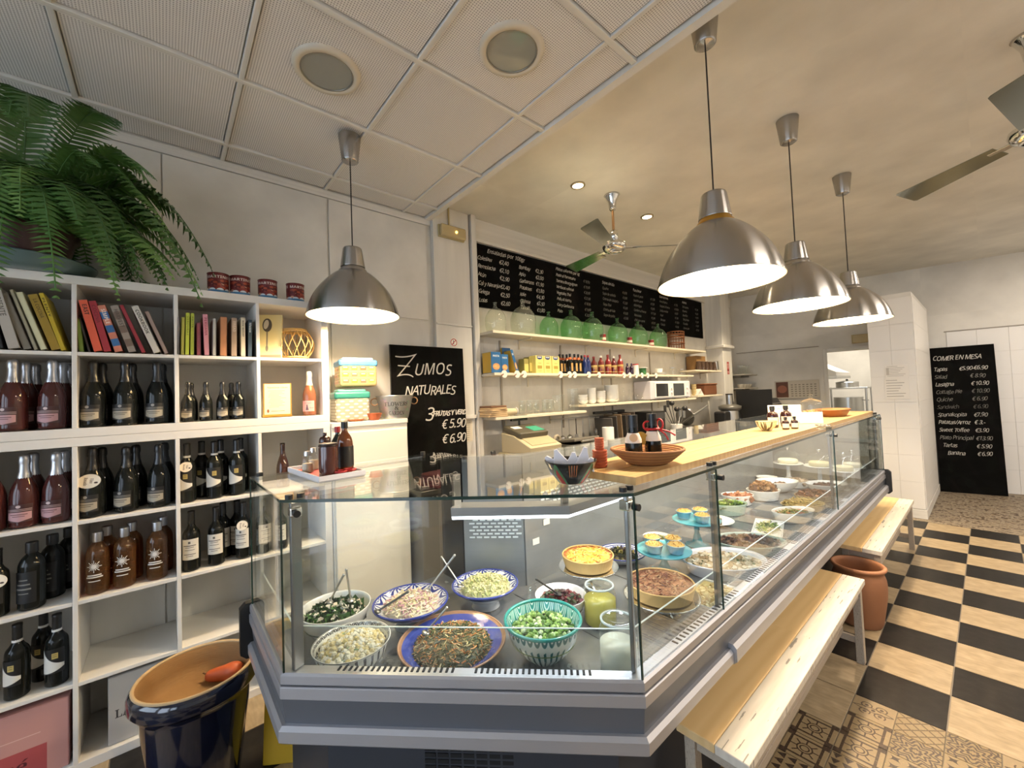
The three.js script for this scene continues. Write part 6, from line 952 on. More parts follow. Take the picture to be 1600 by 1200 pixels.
// third shelf right: crockery and microwave
{
  const Y = SY.threeR + 0.001, X = -2.88;
  for (const [px, r, n, h, label] of [[911, 0.055, 3, 0.03, 'stack of small white bowls with a jug lip'], [925, 0.05, 7, 0.022, 'tall stack of white ramekins'], [939, 0.058, 5, 0.024, 'stack of white bowls beside the ramekins'], [956, 0.085, 9, 0.02, 'tall stack of wide white bowls']]) {
    const p = onX(px, 625, X), t = thing('bowl_stack', label, 'bowls', [X, Y, p.z]); for (let i = 0; i < n; i++) part(t, 'bowl', lathe([[0, 0.003], [r * 0.5, 0], [r * 0.85, 0.02], [r, 0.045], [r * 0.96, 0.045], [r * 0.7, 0.016], [0, 0.008]], 24), CHINA, [0, i * h, 0]);
  }
  for (const [px, r, h] of [[972, 0.032, 0.17], [981, 0.03, 0.14], [991, 0.032, 0.15], [1000, 0.03, 0.1]]) { const p = onX(px, 620, X), t = thing('glass_carafe', 'small clear glass carafe beside the microwave', 'carafe', [X + 0.02, Y, p.z], 0, 'carafes by the microwave'); part(t, 'glass_wall', lathe(smooth([[0, 0.003], [r * 0.9, 0], [r, h * 0.1], [r, h * 0.5], [r * 0.45, h * 0.7], [r * 0.4, h * 0.95], [r * 0.5, h]], 3), 18), CLEAR); part(t, 'lip', torus(r * 0.5, 0.002, 0, h, 0, 16, 5), CLEAR); }
  { const p0 = onX(1016, 610, SX), z0 = p0.z, z1 = onX(1078, 610, SX).z, w = z0 - z1;
    const t = thing('microwave', 'white double microwave with two dark door windows', 'microwave', [-2.895, Y, (z0 + z1) / 2]); part(t, 'body', rbox(0.24, 0.235, w, 0.01, 0, 0.1275, 0), mat('#cfcbd0', 0.35)); part(t, 'foot', [cyl(0.012, 0.012, 0.011, 0.09, 0.0055, w / 2 - 0.05), cyl(0.012, 0.012, 0.011, 0.09, 0.0055, -w / 2 + 0.05), cyl(0.012, 0.012, 0.011, -0.09, 0.0055, w / 2 - 0.05), cyl(0.012, 0.012, 0.011, -0.09, 0.0055, -w / 2 + 0.05)], BLACK);
    for (const s of [0.225, -0.19]) { const dr = part(t, 'door', rbox(0.012, 0.2, w * 0.36, 0.004, 0.124, 0.128, w * s + w * 0.015), WHITE); part(dr, 'door_window', box(0.003, 0.165, w * 0.28, 0.1305, 0.128, w * s + w * 0.02), mat('#0e0f11', 0.1, { clearcoat: 0.6 })); const cp = part(t, 'control_panel', rbox(0.008, 0.2, w * 0.09, 0.002, 0.122, 0.128, w * s - w * 0.215), mat('#d9d6da', 0.4)); for (const y of [0.09, 0.15]) part(cp, 'dial', new THREE.CylinderGeometry(0.014, 0.014, 0.014, 16).rotateZ(PI / 2).translate(0.131, y, w * s - w * 0.215), WHITE); } }
  { const p = onX(1083, 610, -2.86), t = thing('cup_tower', 'tower of small cream cups beside the microwave', 'cups', [-2.86, Y, p.z - 0.03]); for (let i = 0; i < 6; i++) part(t, 'cup', cyl(0.036, 0.03, 0.03, 0, 0.016 + i * 0.033, 0), mat('#cbb684', 0.5)); }
}
// ================================================================ ON THE BACK COUNTER
const BY = 0.951;
{ // cash register
  const a = onY(815, 738, BY), t = thing('cash_register', 'beige cash register with drawer and green lit display', 'cash register', [-2.66, BY, -2.46]), C1 = mat('#a39877', 0.5), C2 = mat('#a69b7e', 0.5);
  part(t, 'drawer_box', rbox(0.4, 0.115, 0.42, 0.006, 0, 0.0575, 0), C1); const df = part(t, 'drawer_front', rbox(0.006, 0.085, 0.36, 0.002, 0.202, 0.055, 0), C2); part(df, 'drawer_slot', box(0.004, 0.006, 0.2, 0.206, 0.06, 0), DARK);
  const s = new THREE.Shape(); s.moveTo(-0.17, 0); s.lineTo(0.19, 0); s.lineTo(0.2, 0.05); s.lineTo(-0.02, 0.14); s.lineTo(-0.17, 0.16); part(t, 'body', new THREE.ExtrudeGeometry(s, { depth: 0.36, bevelEnabled: true, bevelSize: 0.006, bevelThickness: 0.006, bevelSegments: 2 }).translate(0, 0.122, -0.18), C2);
  part(t, 'cover_panel', rbox(0.2, 0.012, 0.3, 0.003), mat('#9c9172', 0.5), [0.08, 0.228, -0.01], [0, 0, -0.39]);
  const pc = part(t, 'printer_cover', rbox(0.24, 0.05, 0.34, 0.012, 0, 0, 0), mat('#4c4739', 0.45), [-0.055, 0.296, 0], [0, 0, -0.25]); part(pc, 'lit_screen', box(0.12, 0.004, 0.13), mat('#2c6b52', 0.3, { emissive: '#3fd39a', emissiveIntensity: 0.55 }), [0.03, 0.0265, -0.08]); part(pc, 'paper_label', box(0.06, 0.003, 0.09, -0.03, 0.0265, 0.09), WHITE);
  part(t, 'pole_display', [rbox(0.03, 0.05, 0.19, 0.004, -0.14, 0.41, 0), cyl(0.01, 0.01, 0.09, -0.14, 0.355, 0)], mat('#181a18', 0.3)); part(t, 'display_digits', box(0.002, 0.03, 0.15, -0.124, 0.41, 0), mat('#0c2018', 0.2));
}
const boxy = (name, label, cat, px, py, w, h, d, c, lid, extra) => { const p = onY(px, py, BY), t = thing(name, label, cat, [Math.max(WX + d / 2 + 0.02, Math.min(p.x, -2.47 - d / 2)), BY, p.z], extra?.turn || 0); part(t, 'body', rbox(d, h, w, 0.008, 0, h / 2, 0), mat(c, 0.5, extra?.m)); part(t, 'top_panel', rbox(d * 0.92, 0.012, w * 0.92, 0.004, 0, h + 0.006, 0), mat(lid, 0.4)); return t; };
{ const p = onY(793, 728, BY), t = thing('tea_carton', 'small red printed carton in front of the cash register', 'box', [-2.42 - 0.09, BY, -2.19], 0.3); part(t, 'carton', rbox(0.07, 0.055, 0.11, 0.003, 0, 0.0275, 0), mat('#9c2c22', 0.5)); part(t, 'printed_band', box(0.001, 0.022, 0.09, 0.0355, 0.028, 0), mat('#d8b89a', 0.5)); }
{ const t = thing('cordless_phone', 'black cordless phone standing in its charger', 'phone', [-2.56, BY, -2.0], 0.3); part(t, 'charger', rbox(0.08, 0.03, 0.08, 0.008, 0, 0.015, 0), BLACK); part(t, 'handset', rbox(0.025, 0.16, 0.05, 0.01, 0, 0.105, 0), DARK, null, [0, 0, 0.2]); }
{ const t = thing('burgundy_cloth', 'folded burgundy cloth under the juice board', 'cloth', [-2.6, BY, -1.62], 0.2); for (let i = 0; i < 4; i++) part(t, 'fold', rbox(0.22, 0.022, 0.5 - i * 0.06, 0.01, 0, 0.011 + i * 0.021, 0.02 * i), mat('#4a151c', 0.85)); }
{ const p = onY(905, 700, BY), t = thing('slicer', 'dark grill plate with a steel handle behind the napkin bowl', 'appliance', [-2.72, BY, -3.15]); part(t, 'body', rbox(0.34, 0.12, 0.4, 0.012, 0, 0.06, 0), mat('#4c4942', 0.4)); part(t, 'lid', rbox(0.32, 0.03, 0.38, 0.01, 0, 0.15, 0), mat('#5c5850', 0.35), null, [0, 0, 0.12]); part(t, 'handle', rod([0.2, 0.16, -0.16], [0.2, 0.16, 0.16], 0.011), STEEL); }
{ const t = thing('paper_roll', 'white paper towel roll standing on the back counter', 'paper roll', [-2.68, BY, -3.62]); part(t, 'roll', cyl(0.062, 0.062, 0.24, 0, 0.12, 0, 28), WHITE); part(t, 'core', cyl(0.02, 0.02, 0.243, 0, 0.12, 0, 16), mat('#8d7a62', 0.8)); }
{ const t = thing('glass_block', 'dark tin behind the register holding tapes', 'box', [-2.88, BY, -2.93]); part(t, 'body', rbox(0.14, 0.13, 0.26, 0.01, 0, 0.065, 0), DARK); part(t, 'tape_ring', new THREE.TorusGeometry(0.04, 0.015, 8, 20).rotateY(PI / 2), mat('#8d8574', 0.5), [0.06, 0.16, -0.04]); }
{ // knife and board rack
  const t = thing('board_rack', 'row of dark chopping boards standing in a rack', 'rack', [-2.85, BY, -4.0]); part(t, 'rack_base', rbox(0.28, 0.02, 0.56, 0.004, 0, 0.01, 0), DARK);
  ['#4a4038', '#5c4a38', '#2c2a28', '#6d5a44', '#3a3632', '#4c4844'].forEach((c, i) => part(t, 'chopping_board', rbox(0.24, 0.34 - (i % 3) * 0.02, 0.018, 0.006, 0, 0.19, -0.24 + i * 0.09), mat(c, 0.6), null, [0.06, 0, 0])); part(t, 'top_bar', rbox(0.04, 0.03, 0.58, 0.006, -0.08, 0.385, 0), BLACK); }
{ const t = thing('coffee_grinder', 'black coffee machine under the microwave shelf', 'appliance', [-2.8, BY, -4.62]); part(t, 'body', rbox(0.3, 0.36, 0.3, 0.014, 0, 0.18, 0), mat('#1b1b1c', 0.3)); part(t, 'drip_tray', rbox(0.12, 0.03, 0.24, 0.006, 0.19, 0.015, 0), STEEL); part(t, 'control_panel', rbox(0.006, 0.08, 0.24, 0.002, 0.152, 0.3, 0), mat('#3a3a3c', 0.3)); }
{ const t = thing('utensil_pot', 'white pot full of ladles and spatulas', 'pot', [-2.66, BY, -5.05]); part(t, 'pot_wall', cyl(0.075, 0.062, 0.17, 0, 0.085, 0, 26), WHITE); for (let i = 0; i < 8; i++) { const a = i * 0.8, e = [0.13 * Math.cos(a) - 0.02, 0.3 + 0.07 * (i % 3), 0.14 * Math.sin(a)]; part(t, i % 2 ? 'ladle' : 'spatula', [rod([0.02 * Math.cos(a), 0.1, 0.02 * Math.sin(a)], e, 0.005), i % 2 ? ball(0.035, ...e, 10) : rbox(0.012, 0.09, 0.06, 0.004, ...e)], i % 3 ? DARK : STEEL); } }
{ const t = thing('meat_slicer', 'grey steel slicing machine with angled plate', 'appliance', [-2.72, BY, -5.62]); part(t, 'base', rbox(0.34, 0.1, 0.42, 0.012, 0, 0.05, 0), mat('#55544f', 0.35)); part(t, 'angled_plate', rbox(0.3, 0.02, 0.44, 0.006), STEEL, [0.02, 0.25, 0], [0.25, 0, 0.6]); part(t, 'blade_guard', new THREE.CylinderGeometry(0.13, 0.13, 0.03, 30).rotateX(PI / 2), STEEL, [-0.04, 0.24, 0.12], [0.3, 0, 0]); part(t, 'knob', cyl(0.03, 0.03, 0.03, 0.18, 0.06, -0.1), BLACK); }
{ const t = thing('white_scale', 'white kitchen scale near the slicer', 'scale', [-2.6, BY, -6.08]); part(t, 'body', rbox(0.2, 0.08, 0.24, 0.01, 0, 0.04, 0), WHITE); part(t, 'pan', lathe([[0, 0.09], [0.1, 0.09], [0.12, 0.1], [0.118, 0.102], [0.098, 0.094], [0, 0.094]], 26), STEEL); }
{ const p = onX(1121, 700, -2.6), t = thing('juicer', 'tall steel centrifugal juicer at the column', 'juicer', [-2.66, BY, -6.75]); part(t, 'body', cyl(0.13, 0.15, 0.26, 0, 0.13, 0, 28), STEEL); part(t, 'bowl', lathe([[0.13, 0.26], [0.16, 0.28], [0.165, 0.33], [0.09, 0.36], [0, 0.365]], 28), mat('#5a5852', 0.3)); part(t, 'chute', cyl(0.05, 0.05, 0.16, 0, 0.43, 0, 20), STEEL); part(t, 'chute_cap', cyl(0.052, 0.052, 0.02, 0, 0.515, 0, 20), DARK); part(t, 'pulp_bin', rbox(0.18, 0.26, 0.2, 0.03, -0.02, 0.13, 0.24), BLACK); }
{ // espresso machine beyond the column
  const t = thing('espresso_machine', 'dark espresso machine with sloping front beyond the column', 'coffee machine', [-2.42, BY + 0.0125, -7.42], 0.0);
  const s = new THREE.Shape(); s.moveTo(-0.26, 0); s.lineTo(0.24, 0); s.lineTo(0.3, 0.12); s.lineTo(0.14, 0.4); s.lineTo(-0.26, 0.42); part(t, 'body', new THREE.ExtrudeGeometry(s, { depth: 0.5, bevelEnabled: true, bevelSize: 0.012, bevelThickness: 0.012, bevelSegments: 2 }).translate(0, 0, -0.25), mat('#2b2d30', 0.35)); for (const y of [0.16, 0.33]) part(t, 'chrome_bar', rod([0.31 - (y - 0.12) * 0.57, y, -0.26], [0.31 - (y - 0.12) * 0.57, y, 0.26], 0.009), CHROME); part(t, 'grouphead', cyl(0.04, 0.04, 0.06, 0.29, 0.08, 0.05), CHROME); part(t, 'dark_side', rbox(0.52, 0.56, 0.02, 0.004, -0.02, 0.28, 0.29), BLACK); }
// hanging utensils on the wall under the short shelf
{
  const rail = thing('utensil_rail', 'steel rail with hooks under the short wall shelf', 'rail', [WX + 0.06, 1.3, -3.55]); part(rail, 'bar', rod([0, 0, 0.5], [0, 0, -0.5], 0.006), STEEL); part(rail, 'standoff', [rod([-0.058, 0, 0.46], [0, 0, 0.46], 0.005), rod([-0.058, 0, -0.46], [0, 0, -0.46], 0.005)], STEEL);
  ['ladle', 'ladle', 'spatula', 'knife', 'knife', 'whisk', 'ladle'].forEach((k, i) => { const t = thing('hanging_' + k, `steel ${k} hanging on the rail by the cash register`, k, [WX + 0.066, 1.02, -3.2 - i * 0.115], 0, 'hanging utensils'); part(t, 'handle', rod([0.004, 0.1, 0], [0.004, 0.274, 0], 0.005), i % 3 === 2 ? DARK : STEEL); part(t, 'hook', new THREE.TorusGeometry(0.009, 0.0022, 6, 12), STEEL, [0.002, 0.28, 0], [0, PI / 2, 0]); if (k === 'ladle') part(t, 'cup', ball(0.038, 0.012, 0.07, 0).scale(0.7, 1, 1), STEEL); else if (k === 'whisk') part(t, 'wires', ball(0.03, 0.01, 0.06, 0).scale(0.8, 1.6, 1), mat('#9a9a98', 0.3, { metalness: 0.8 })); else part(t, 'blade', rbox(0.003, k === 'knife' ? 0.15 : 0.09, k === 'knife' ? 0.035 : 0.06, 0.001, 0.004, k === 'knife' ? 0.03 : 0.06, 0), STEEL); });
}
// sign, shelves and poster near the column
{
  const tx = drawn(48, 128, x => { x.fillStyle = '#a8261f'; x.fillRect(0, 0, 48, 84); x.fillStyle = '#a8261f'; x.fillRect(0, 90, 48, 38); x.fillStyle = '#e6e0d8'; x.fillRect(18, 14, 12, 56); x.fillRect(12, 22, 8, 6); x.fillRect(8, 100, 32, 5); x.fillRect(8, 112, 32, 5); });
  const p = onX(1136, 575, -2.77), p2 = onX(1136, 573, -2.76); single('fire_extinguisher_sign', 'red vertical fire extinguisher sign on the white column', 'sign', box(0.002, 0.2, 0.075), mat('#ffffff', 0.5, { map: tx }), [-2.7685, p.y, -7.05]);
  const px = onX(1137, 640, -2.77); { const t = thing('wall_switch', 'dark square switch plate on the white column', 'switch', [-2.7695, 1.21, -7.06]); part(t, 'plate', rbox(0.01, 0.17, 0.15, 0.003, 0.005, 0.085, 0), mat('#2c2c30', 0.4)); part(t, 'screen', box(0.002, 0.12, 0.11, 0.0108, 0.09, 0), mat('#15161a', 0.2)); }
  for (const [y, label, it] of [[1.79, 'upper small shelf with glasses in the far corner', 0], [1.56, 'lower small shelf with crockery in the far corner', 1]]) {
    const t = thing('corner_shelf', label, 'shelf', [WX + 0.001, y, -7.62]); part(t, 'board', rbox(0.4, 0.02, 0.6, 0.003, 0.2, -0.01, 0), mat('#a09a90', 0.4)); for (const bz of [-0.19, 0.19]) part(t, 'bracket', rspan(0, 0.3, -0.05, -0.02, bz - 0.01, bz + 0.01, 0.002), mat('#8d877c', 0.4));
    for (let i = 0; i < 4; i++) { const u = thing(it ? 'crockery_bowl' : 'tall_glass', it ? 'pale bowl on the lower corner shelf' : 'tall clear glass on the upper corner shelf', it ? 'bowl' : 'glass', [WX + 0.3, y + 0.001, -7.42 - i * 0.115], 0, it ? 'bowls on the corner shelf' : 'glasses on the corner shelf'); part(u, it ? 'bowl_wall' : 'glass_wall', it ? lathe([[0, 0.003], [0.03, 0], [0.055, 0.06], [0.052, 0.06], [0.028, 0.008], [0, 0.008]], 20) : lathe([[0, 0.003], [0.032, 0], [0.038, 0.15], [0.036, 0.15], [0.03, 0.008], [0, 0.008]], 18), it ? mat('#c9c4b6', 0.3) : CLEAR); part(u, 'rim', torus(it ? 0.0535 : 0.037, 0.0018, 0, it ? 0.06 : 0.15, 0, 18, 5), it ? CHINA : CLEAR); }
  }
  const cal = drawn(128, 64, x => { x.fillStyle = '#b8b2a6'; x.fillRect(0, 0, 128, 64); x.fillStyle = '#5a3a30'; x.fillRect(4, 4, 36, 56); x.fillStyle = '#8d5a48'; x.beginPath(); x.arc(22, 30, 14, 0, 7); x.fill(); x.fillStyle = '#77716a'; for (let i = 0; i < 6; i++) for (let j = 0; j < 7; j++) x.fillRect(48 + j * 11, 14 + i * 8, 6, 3); });
  const m = part(scene, numbered('wall_calendar'), box(0.62, 0.3, 0.004), mat('#ffffff', 0.7, { map: cal }), [-2.12, 1.5, -8.165 + 0.02], [0, bwT, 0]); m.userData = { label: 'printed wall calendar with a photo beside the kitchen doorway', category: 'calendar' };
}
// kitchen seen through the doorway
{
  const t = thing('extractor_hood', 'white sloping extractor hood inside the kitchen', 'hood', [-2.3, 1.72, -9.6]); const s = new THREE.Shape(); s.moveTo(0, 0); s.lineTo(0.95, 0); s.lineTo(0.95, 0.06); s.lineTo(0, 0.6); part(t, 'hood_shell', new THREE.ExtrudeGeometry(s, { depth: 1.1, bevelEnabled: false }).translate(-0.4, 0, -0.55), mat('#c9c6c0', 0.35)); part(t, 'rim', rbox(0.97, 0.05, 1.12, 0.006, 0.075, -0.026, 0), STEEL);
  const u = thing('steel_rack', 'steel kitchen stand with pans inside the kitchen', 'rack', [-1.72, 0.001, -9.7]); for (const [x, z] of [[-0.3, -0.25], [0.3, -0.25], [-0.3, 0.25], [0.3, 0.25]]) part(u, 'leg', rod([x, 0, z], [x, 1.5, z], 0.016), STEEL); for (const y of [0.5, 1.0, 1.48]) part(u, 'tray', rbox(0.66, 0.025, 0.56, 0.005, 0, y, 0), STEEL);
  const v = thing('stock_pot', 'steel pot on the kitchen stand', 'pot', [-1.72, 1.4935, -9.7]); part(v, 'pot_wall', cyl(0.17, 0.17, 0.09, 0, 0.045, 0), STEEL); part(v, 'lid', lathe([[0.175, 0.09], [0.17, 0.1], [0.05, 0.125], [0, 0.128]], 26), STEEL); part(v, 'knob', ball(0.02, 0, 0.14, 0), BLACK);
  const w = thing('stock_pot', 'large lower steel pot on the middle shelf of the kitchen stand', 'pot', [-1.72, 1.0135, -9.7]); part(w, 'pot_wall', cyl(0.22, 0.22, 0.3, 0, 0.15, 0), STEEL); part(w, 'handle', torus(0.05, 0.008, 0.24, 0.24, 0), STEEL);
}
// ================================================================ ON THE GLASS TOP AND THE WOODEN TOP
const TG = GT + 0.0095, WY = GT + 0.0338;
{
  const p = onY(508, 741, TG), t = thing('condiment_tray', 'small white tray with red lining on the glass top', 'tray', [p.x, TG, p.z], 0.06);
  part(t, 'tray_base', rbox(0.36, 0.008, 0.17, 0.003, 0, 0.004, 0), mat('#d5d3d6', 0.4)); part(t, 'red_lining', rbox(0.32, 0.003, 0.13, 0.001, 0, 0.0095, 0), mat('#b23a38', 0.6));
  part(t, 'raised_edge', [rspan(-0.18, 0.18, 0.004, 0.024, -0.087, -0.08), rspan(-0.18, 0.18, 0.004, 0.024, 0.08, 0.087), rspan(-0.185, -0.178, 0.004, 0.024, -0.087, 0.087), rspan(0.178, 0.185, 0.004, 0.024, -0.087, 0.087)], mat('#d9d7da', 0.4));
  const TY = TG + 0.0115, on = (dx, dz) => V(p.x + dx, TY, p.z + dz);
  const small = (pp, label, R, h, body, cap, lab, nm = 'sauce_bottle') => { const u = thing(nm, label, 'bottle', pp); part(u, 'glass_body', lathe(smooth([[0, 0.003], [R * 0.9, 0], [R, 0.008], [R, h * 0.55], [R * 0.85, h * 0.68], [R * 0.36, h * 0.82], [R * 0.33, h * 0.92]], 3), 20), body); part(u, 'cap', cyl(R * 0.42, R * 0.42, h * 0.13, 0, h * 0.94, 0, 16), cap); if (lab) part(u, 'label', wrap(R * 1.06, h * 0.12, h * 0.4, 2.4), lab); };
  const b1 = onY(519, 733, TY), b2 = onY(536, 730, TY);
  small(V(p.x + 0.02, TY, p.z - 0.045), 'dark green pepper sauce bottle with a red cap on the tray', 0.026, 0.175, mat('#12180f', 0.08, { clearcoat: 0.5 }), mat('#a3201f', 0.4), mat('#1c211a', 0.5));
  small(V(p.x + 0.085, TY, p.z - 0.052), 'black labelled soy sauce bottle with amber neck on the tray', 0.03, 0.195, mat('#6b3a1c', 0.08, { clearcoat: 0.5 }), BLACK, mat('#141210', 0.5));
  const shake = (px, py, h, label) => { const q = onY(px, py, TY), u = thing('glass_shaker', label, 'shaker', [q.x, TY, q.z], 0, 'glass shakers on the tray'); part(u, 'glass_wall', lathe([[0, 0.002], [0.024, 0], [0.026, 0.008], [0.022, h * 0.62], [0.014, h * 0.78]], 18), CLEAR); part(u, 'salt', cyl(0.019, 0.02, h * 0.4, 0, h * 0.22, 0, 16), mat('#b5a48a', 0.8)); part(u, 'cap', cyl(0.013, 0.015, h * 0.2, 0, h * 0.88, 0, 16), STEEL); };
  shake(481, 738, 0.085, 'shorter glass shaker with a steel cap at the edge of the red tray'); shake(490, 733, 0.09, 'taller glass shaker with a steel cap beside the dark sauce jar');
  const q = onY(476, 731, TG), m = thing('pepper_mill', 'dark wooden pepper mill behind the glass shakers', 'pepper mill', [Math.max(q.x - 0.02, -1.9), TG, q.z - 0.06]); part(m, 'mill_body', lathe(smooth([[0, 0], [0.028, 0], [0.029, 0.01], [0.02, 0.05], [0.024, 0.085], [0.018, 0.1]], 3), 20), mat('#3a1d12', 0.25, { clearcoat: 0.4 })); part(m, 'mill_head', lathe(smooth([[0.016, 0.1], [0.024, 0.112], [0.02, 0.135], [0.008, 0.142], [0.008, 0.155], [0, 0.157]], 3), 20), mat('#3a1d12', 0.25, { clearcoat: 0.4 }));
  const j = onY(514, 749, TG), u = thing('honey_jar', 'straight jar of dark reddish sauce on the glass top', 'jar', [j.x, TG, j.z]); part(u, 'jar_wall', lathe([[0, 0.002], [0.03, 0], [0.0335, 0.006], [0.0335, 0.118], [0.031, 0.126]], 26), mat('#4a1c10', 0.08, { clearcoat: 0.6 })); part(u, 'rim', torus(0.0315, 0.0035, 0, 0.126, 0), mat('#2a1512', 0.2)); part(u, 'lid', cyl(0.032, 0.032, 0.006, 0, 0.131, 0, 26), mat('#2a1814', 0.3));
  const s = thing('red_scissors', 'scissors with red ring handles at the tray end', 'scissors', [p.x + 0.15, TG + 0.024, p.z - 0.03], 0.4); part(s, 'ring_handle', [torus(0.02, 0.004, 0, 0.004, 0.022), torus(0.02, 0.004, 0, 0.004, -0.022)], mat('#b22a2c', 0.4)); part(s, 'blade', rbox(0.1, 0.003, 0.012, 0.001, -0.07, 0.004, 0), STEEL);
}
{ // napkin bowl
  const p = onY(893, 754, TG), k = mpp(p), R = 41 * k, h = 0.072, t = thing('napkin_bowl', 'black painted bowl with red and green triangles holding napkins', 'bowl', [p.x, TG, p.z], -0.7);
  const tx = drawn(512, 128, (x, w, H) => { x.fillStyle = '#171514'; x.fillRect(0, 0, w, H); for (let i = 0; i < 4; i++) { const c = (i + 0.5) * 128; x.fillStyle = '#3f6a44'; x.beginPath(); x.moveTo(c - 58, 128); x.lineTo(c, 66); x.lineTo(c + 58, 128); x.fill(); x.fillStyle = '#98302c'; x.beginPath(); x.moveTo(c - 46, 128); x.lineTo(c, 78); x.lineTo(c + 46, 128); x.fill(); x.fillStyle = '#a8603c'; for (let q = 0; q < 4; q++) x.fillRect(c + 46 + q * 8, 70, 3, 20); } });
  part(t, 'bowl_wall', lathe([[0, 0.002], [R * 0.42, 0], [R * 0.5, 0.004], [R * 0.82, h * 0.55], [R * 0.97, h * 0.92], [R, h], [R * 0.97, h], [R * 0.8, h * 0.6], [R * 0.5, h * 0.2], [0, h * 0.14]], 40), mat('#ffffff', 0.2, { map: tx, clearcoat: 0.6 }));
  const NM = mat('#d6d3d6', 0.85);
  const tri = (w, hh) => { const s = new THREE.Shape(); s.moveTo(-w / 2, 0); s.lineTo(w / 2, 0); s.quadraticCurveTo(w * 0.2, hh * 0.5, 0.004, hh); s.lineTo(-0.004, hh); s.quadraticCurveTo(-w * 0.2, hh * 0.5, -w / 2, 0); return new THREE.ExtrudeGeometry(s, { depth: 0.004, bevelEnabled: true, bevelSize: 0.002, bevelThickness: 0.003, bevelSegments: 2 }); };
  for (const [a, w, hh, tilt, dx] of [[0.6, 0.055, 0.05, 0.75, -0.055], [0.75, 0.07, 0.062, 0.3, -0.035], [0.8, 0.07, 0.05, -0.05, 0.01], [1.0, 0.065, 0.066, -0.2, 0.045], [0.9, 0.045, 0.035, -0.5, 0.065]]) { const q = V(dx, 0, -dx * 0.65).applyAxisAngle(V(0, 1, 0), 0.7); const n = thing('napkin', 'white paper napkin folded to a point in the black bowl', 'napkin', [p.x + dx * 0.6, TG + h * 0.62, p.z - dx * 0.5], a, 'napkins in the black bowl'); part(n, 'fold', tri(w, hh), NM, null, [0, 0, tilt]); part(n, 'inner_fold', tri(w * 0.8, hh * 0.9), NM, [0, 0, -0.012], [0.1, 0, tilt]); }
}
{ // terracotta cups
  const p = onY(938, 730, WY), CM = mat('#a84e2c', 0.6);
  const t = thing('cup_stack', 'stack of ridged terracotta cups beside the napkin bowl', 'cups', [p.x, WY, p.z]);
  for (let i = 0; i < 6; i++) part(t, 'cup', lathe([[0, 0.004], [0.021, 0], [0.023, 0.002], [0.026, 0.0115], [0.023, 0.012], [0.015, 0.005]], 22), CM, [0, i * 0.0095, 0]);
  for (let i = 0; i < 5; i++) part(t, 'small_cup', lathe([[0, 0.003], [0.012, 0], [0.014, 0.002], [0.0165, 0.01], [0.014, 0.011], [0, 0.005]], 20), CM, [0, 0.0585 + i * 0.008, 0]);
}
{ // coil basket with two bottles
  const p = onY(1012, 724, WY), k = mpp(p), R = 54 * k, h = 0.046, t = thing('coil_basket', 'round coiled straw basket on the wooden top', 'basket', [p.x, WY, p.z]);
  const tx = dataTex(256, 64, (u, v) => { const st = Math.sin(u * 2 * PI * 60), c = Math.sin(v * PI * 9), k2 = 0.72 + 0.16 * st * c + 0.1 * noise.noise(u * 30, v * 6, 2); const dk = v < 0.5 ? 0.92 : 1; return [0.66 * k2 * dk, 0.47 * k2 * dk, 0.29 * k2 * dk]; }, true);
  part(t, 'base_coil', cyl(R * 0.5, R * 0.48, 0.008, 0, 0.004, 0, 30), mat('#ffffff', 0.8, { map: tx, key: 'bask' }));
  for (let i = 0; i < 9; i++) { const u = i / 8; part(t, 'coil', new THREE.TorusGeometry(R * (0.5 + 0.5 * Math.pow(u, 0.8)), 0.0052, 8, 56).rotateX(PI / 2), mat(i % 2 ? '#a5743f' : '#8f5f36', 0.8, { bumpMap: fineBump, bumpScale: 0.002, key: 'coil' + i % 2 }), [0, 0.006 + u * h, 0]); }
  const BL = mat('#d8cfc0', 0.6);
  for (const [dx, dz, lab, ribbon] of [[-0.018, 0.055, 'dark balsamic bottle with a cream round sticker in the basket', 0], [0.004, -0.035, 'dark balsamic bottle with a red ribbon and gold disc in the basket', 1]]) {
    const b = thing('balsamic_bottle', lab, 'bottle', [p.x + dx, WY + 0.0125, p.z + dz], -0.95), r = 0.029, H2 = 0.165;
    part(b, 'glass_body', lathe(smooth([[0, 0.003], [r * 0.9, 0], [r, 0.008], [r, 0.055], [r * 0.96, 0.075], [r * 0.62, 0.1], [r * 0.6, 0.12]], 3), 24), GLASSDARK); part(b, 'cap', cyl(r * 0.6, r * 0.6, 0.045, 0, 0.14, 0, 20), mat('#15171a', 0.35)); part(b, 'shoulder_label', lathe([[r * 1.0, 0.066], [r * 0.97, 0.078], [r * 0.66, 0.1]], 24), BL);
    if (ribbon) { const RM = mat('#b3161c', 0.5); part(b, 'ribbon', [torus(r * 0.7, 0.004, 0, 0.108, 0), new THREE.TorusGeometry(0.018, 0.0035, 6, 16).rotateY(0.5).translate(0.012, 0.125, -0.025), new THREE.TorusGeometry(0.016, 0.0035, 6, 16).rotateY(1.6).translate(0.01, 0.12, 0.015), tube([[0.012, 0.108, -0.02], [0.02, 0.1, -0.05], [0.02, 0.085, -0.075]], 0.003, 12, 5), tube([[0.012, 0.108, -0.02], [0.026, 0.09, -0.04], [0.03, 0.07, -0.05]], 0.003, 12, 5)], RM); part(b, 'gold_disc', new THREE.CylinderGeometry(0.024, 0.024, 0.003, 24).rotateZ(PI / 2), mat('#a9842c', 0.4, { metalness: 0.4 }), [0.012, 0.075, 0.042]); }
    else part(b, 'round_sticker', new THREE.CylinderGeometry(0.014, 0.014, 0.002, 20).rotateZ(PI / 2), mat('#c9a77c', 0.5), [r * 0.96, 0.085, 0]);
  }
}
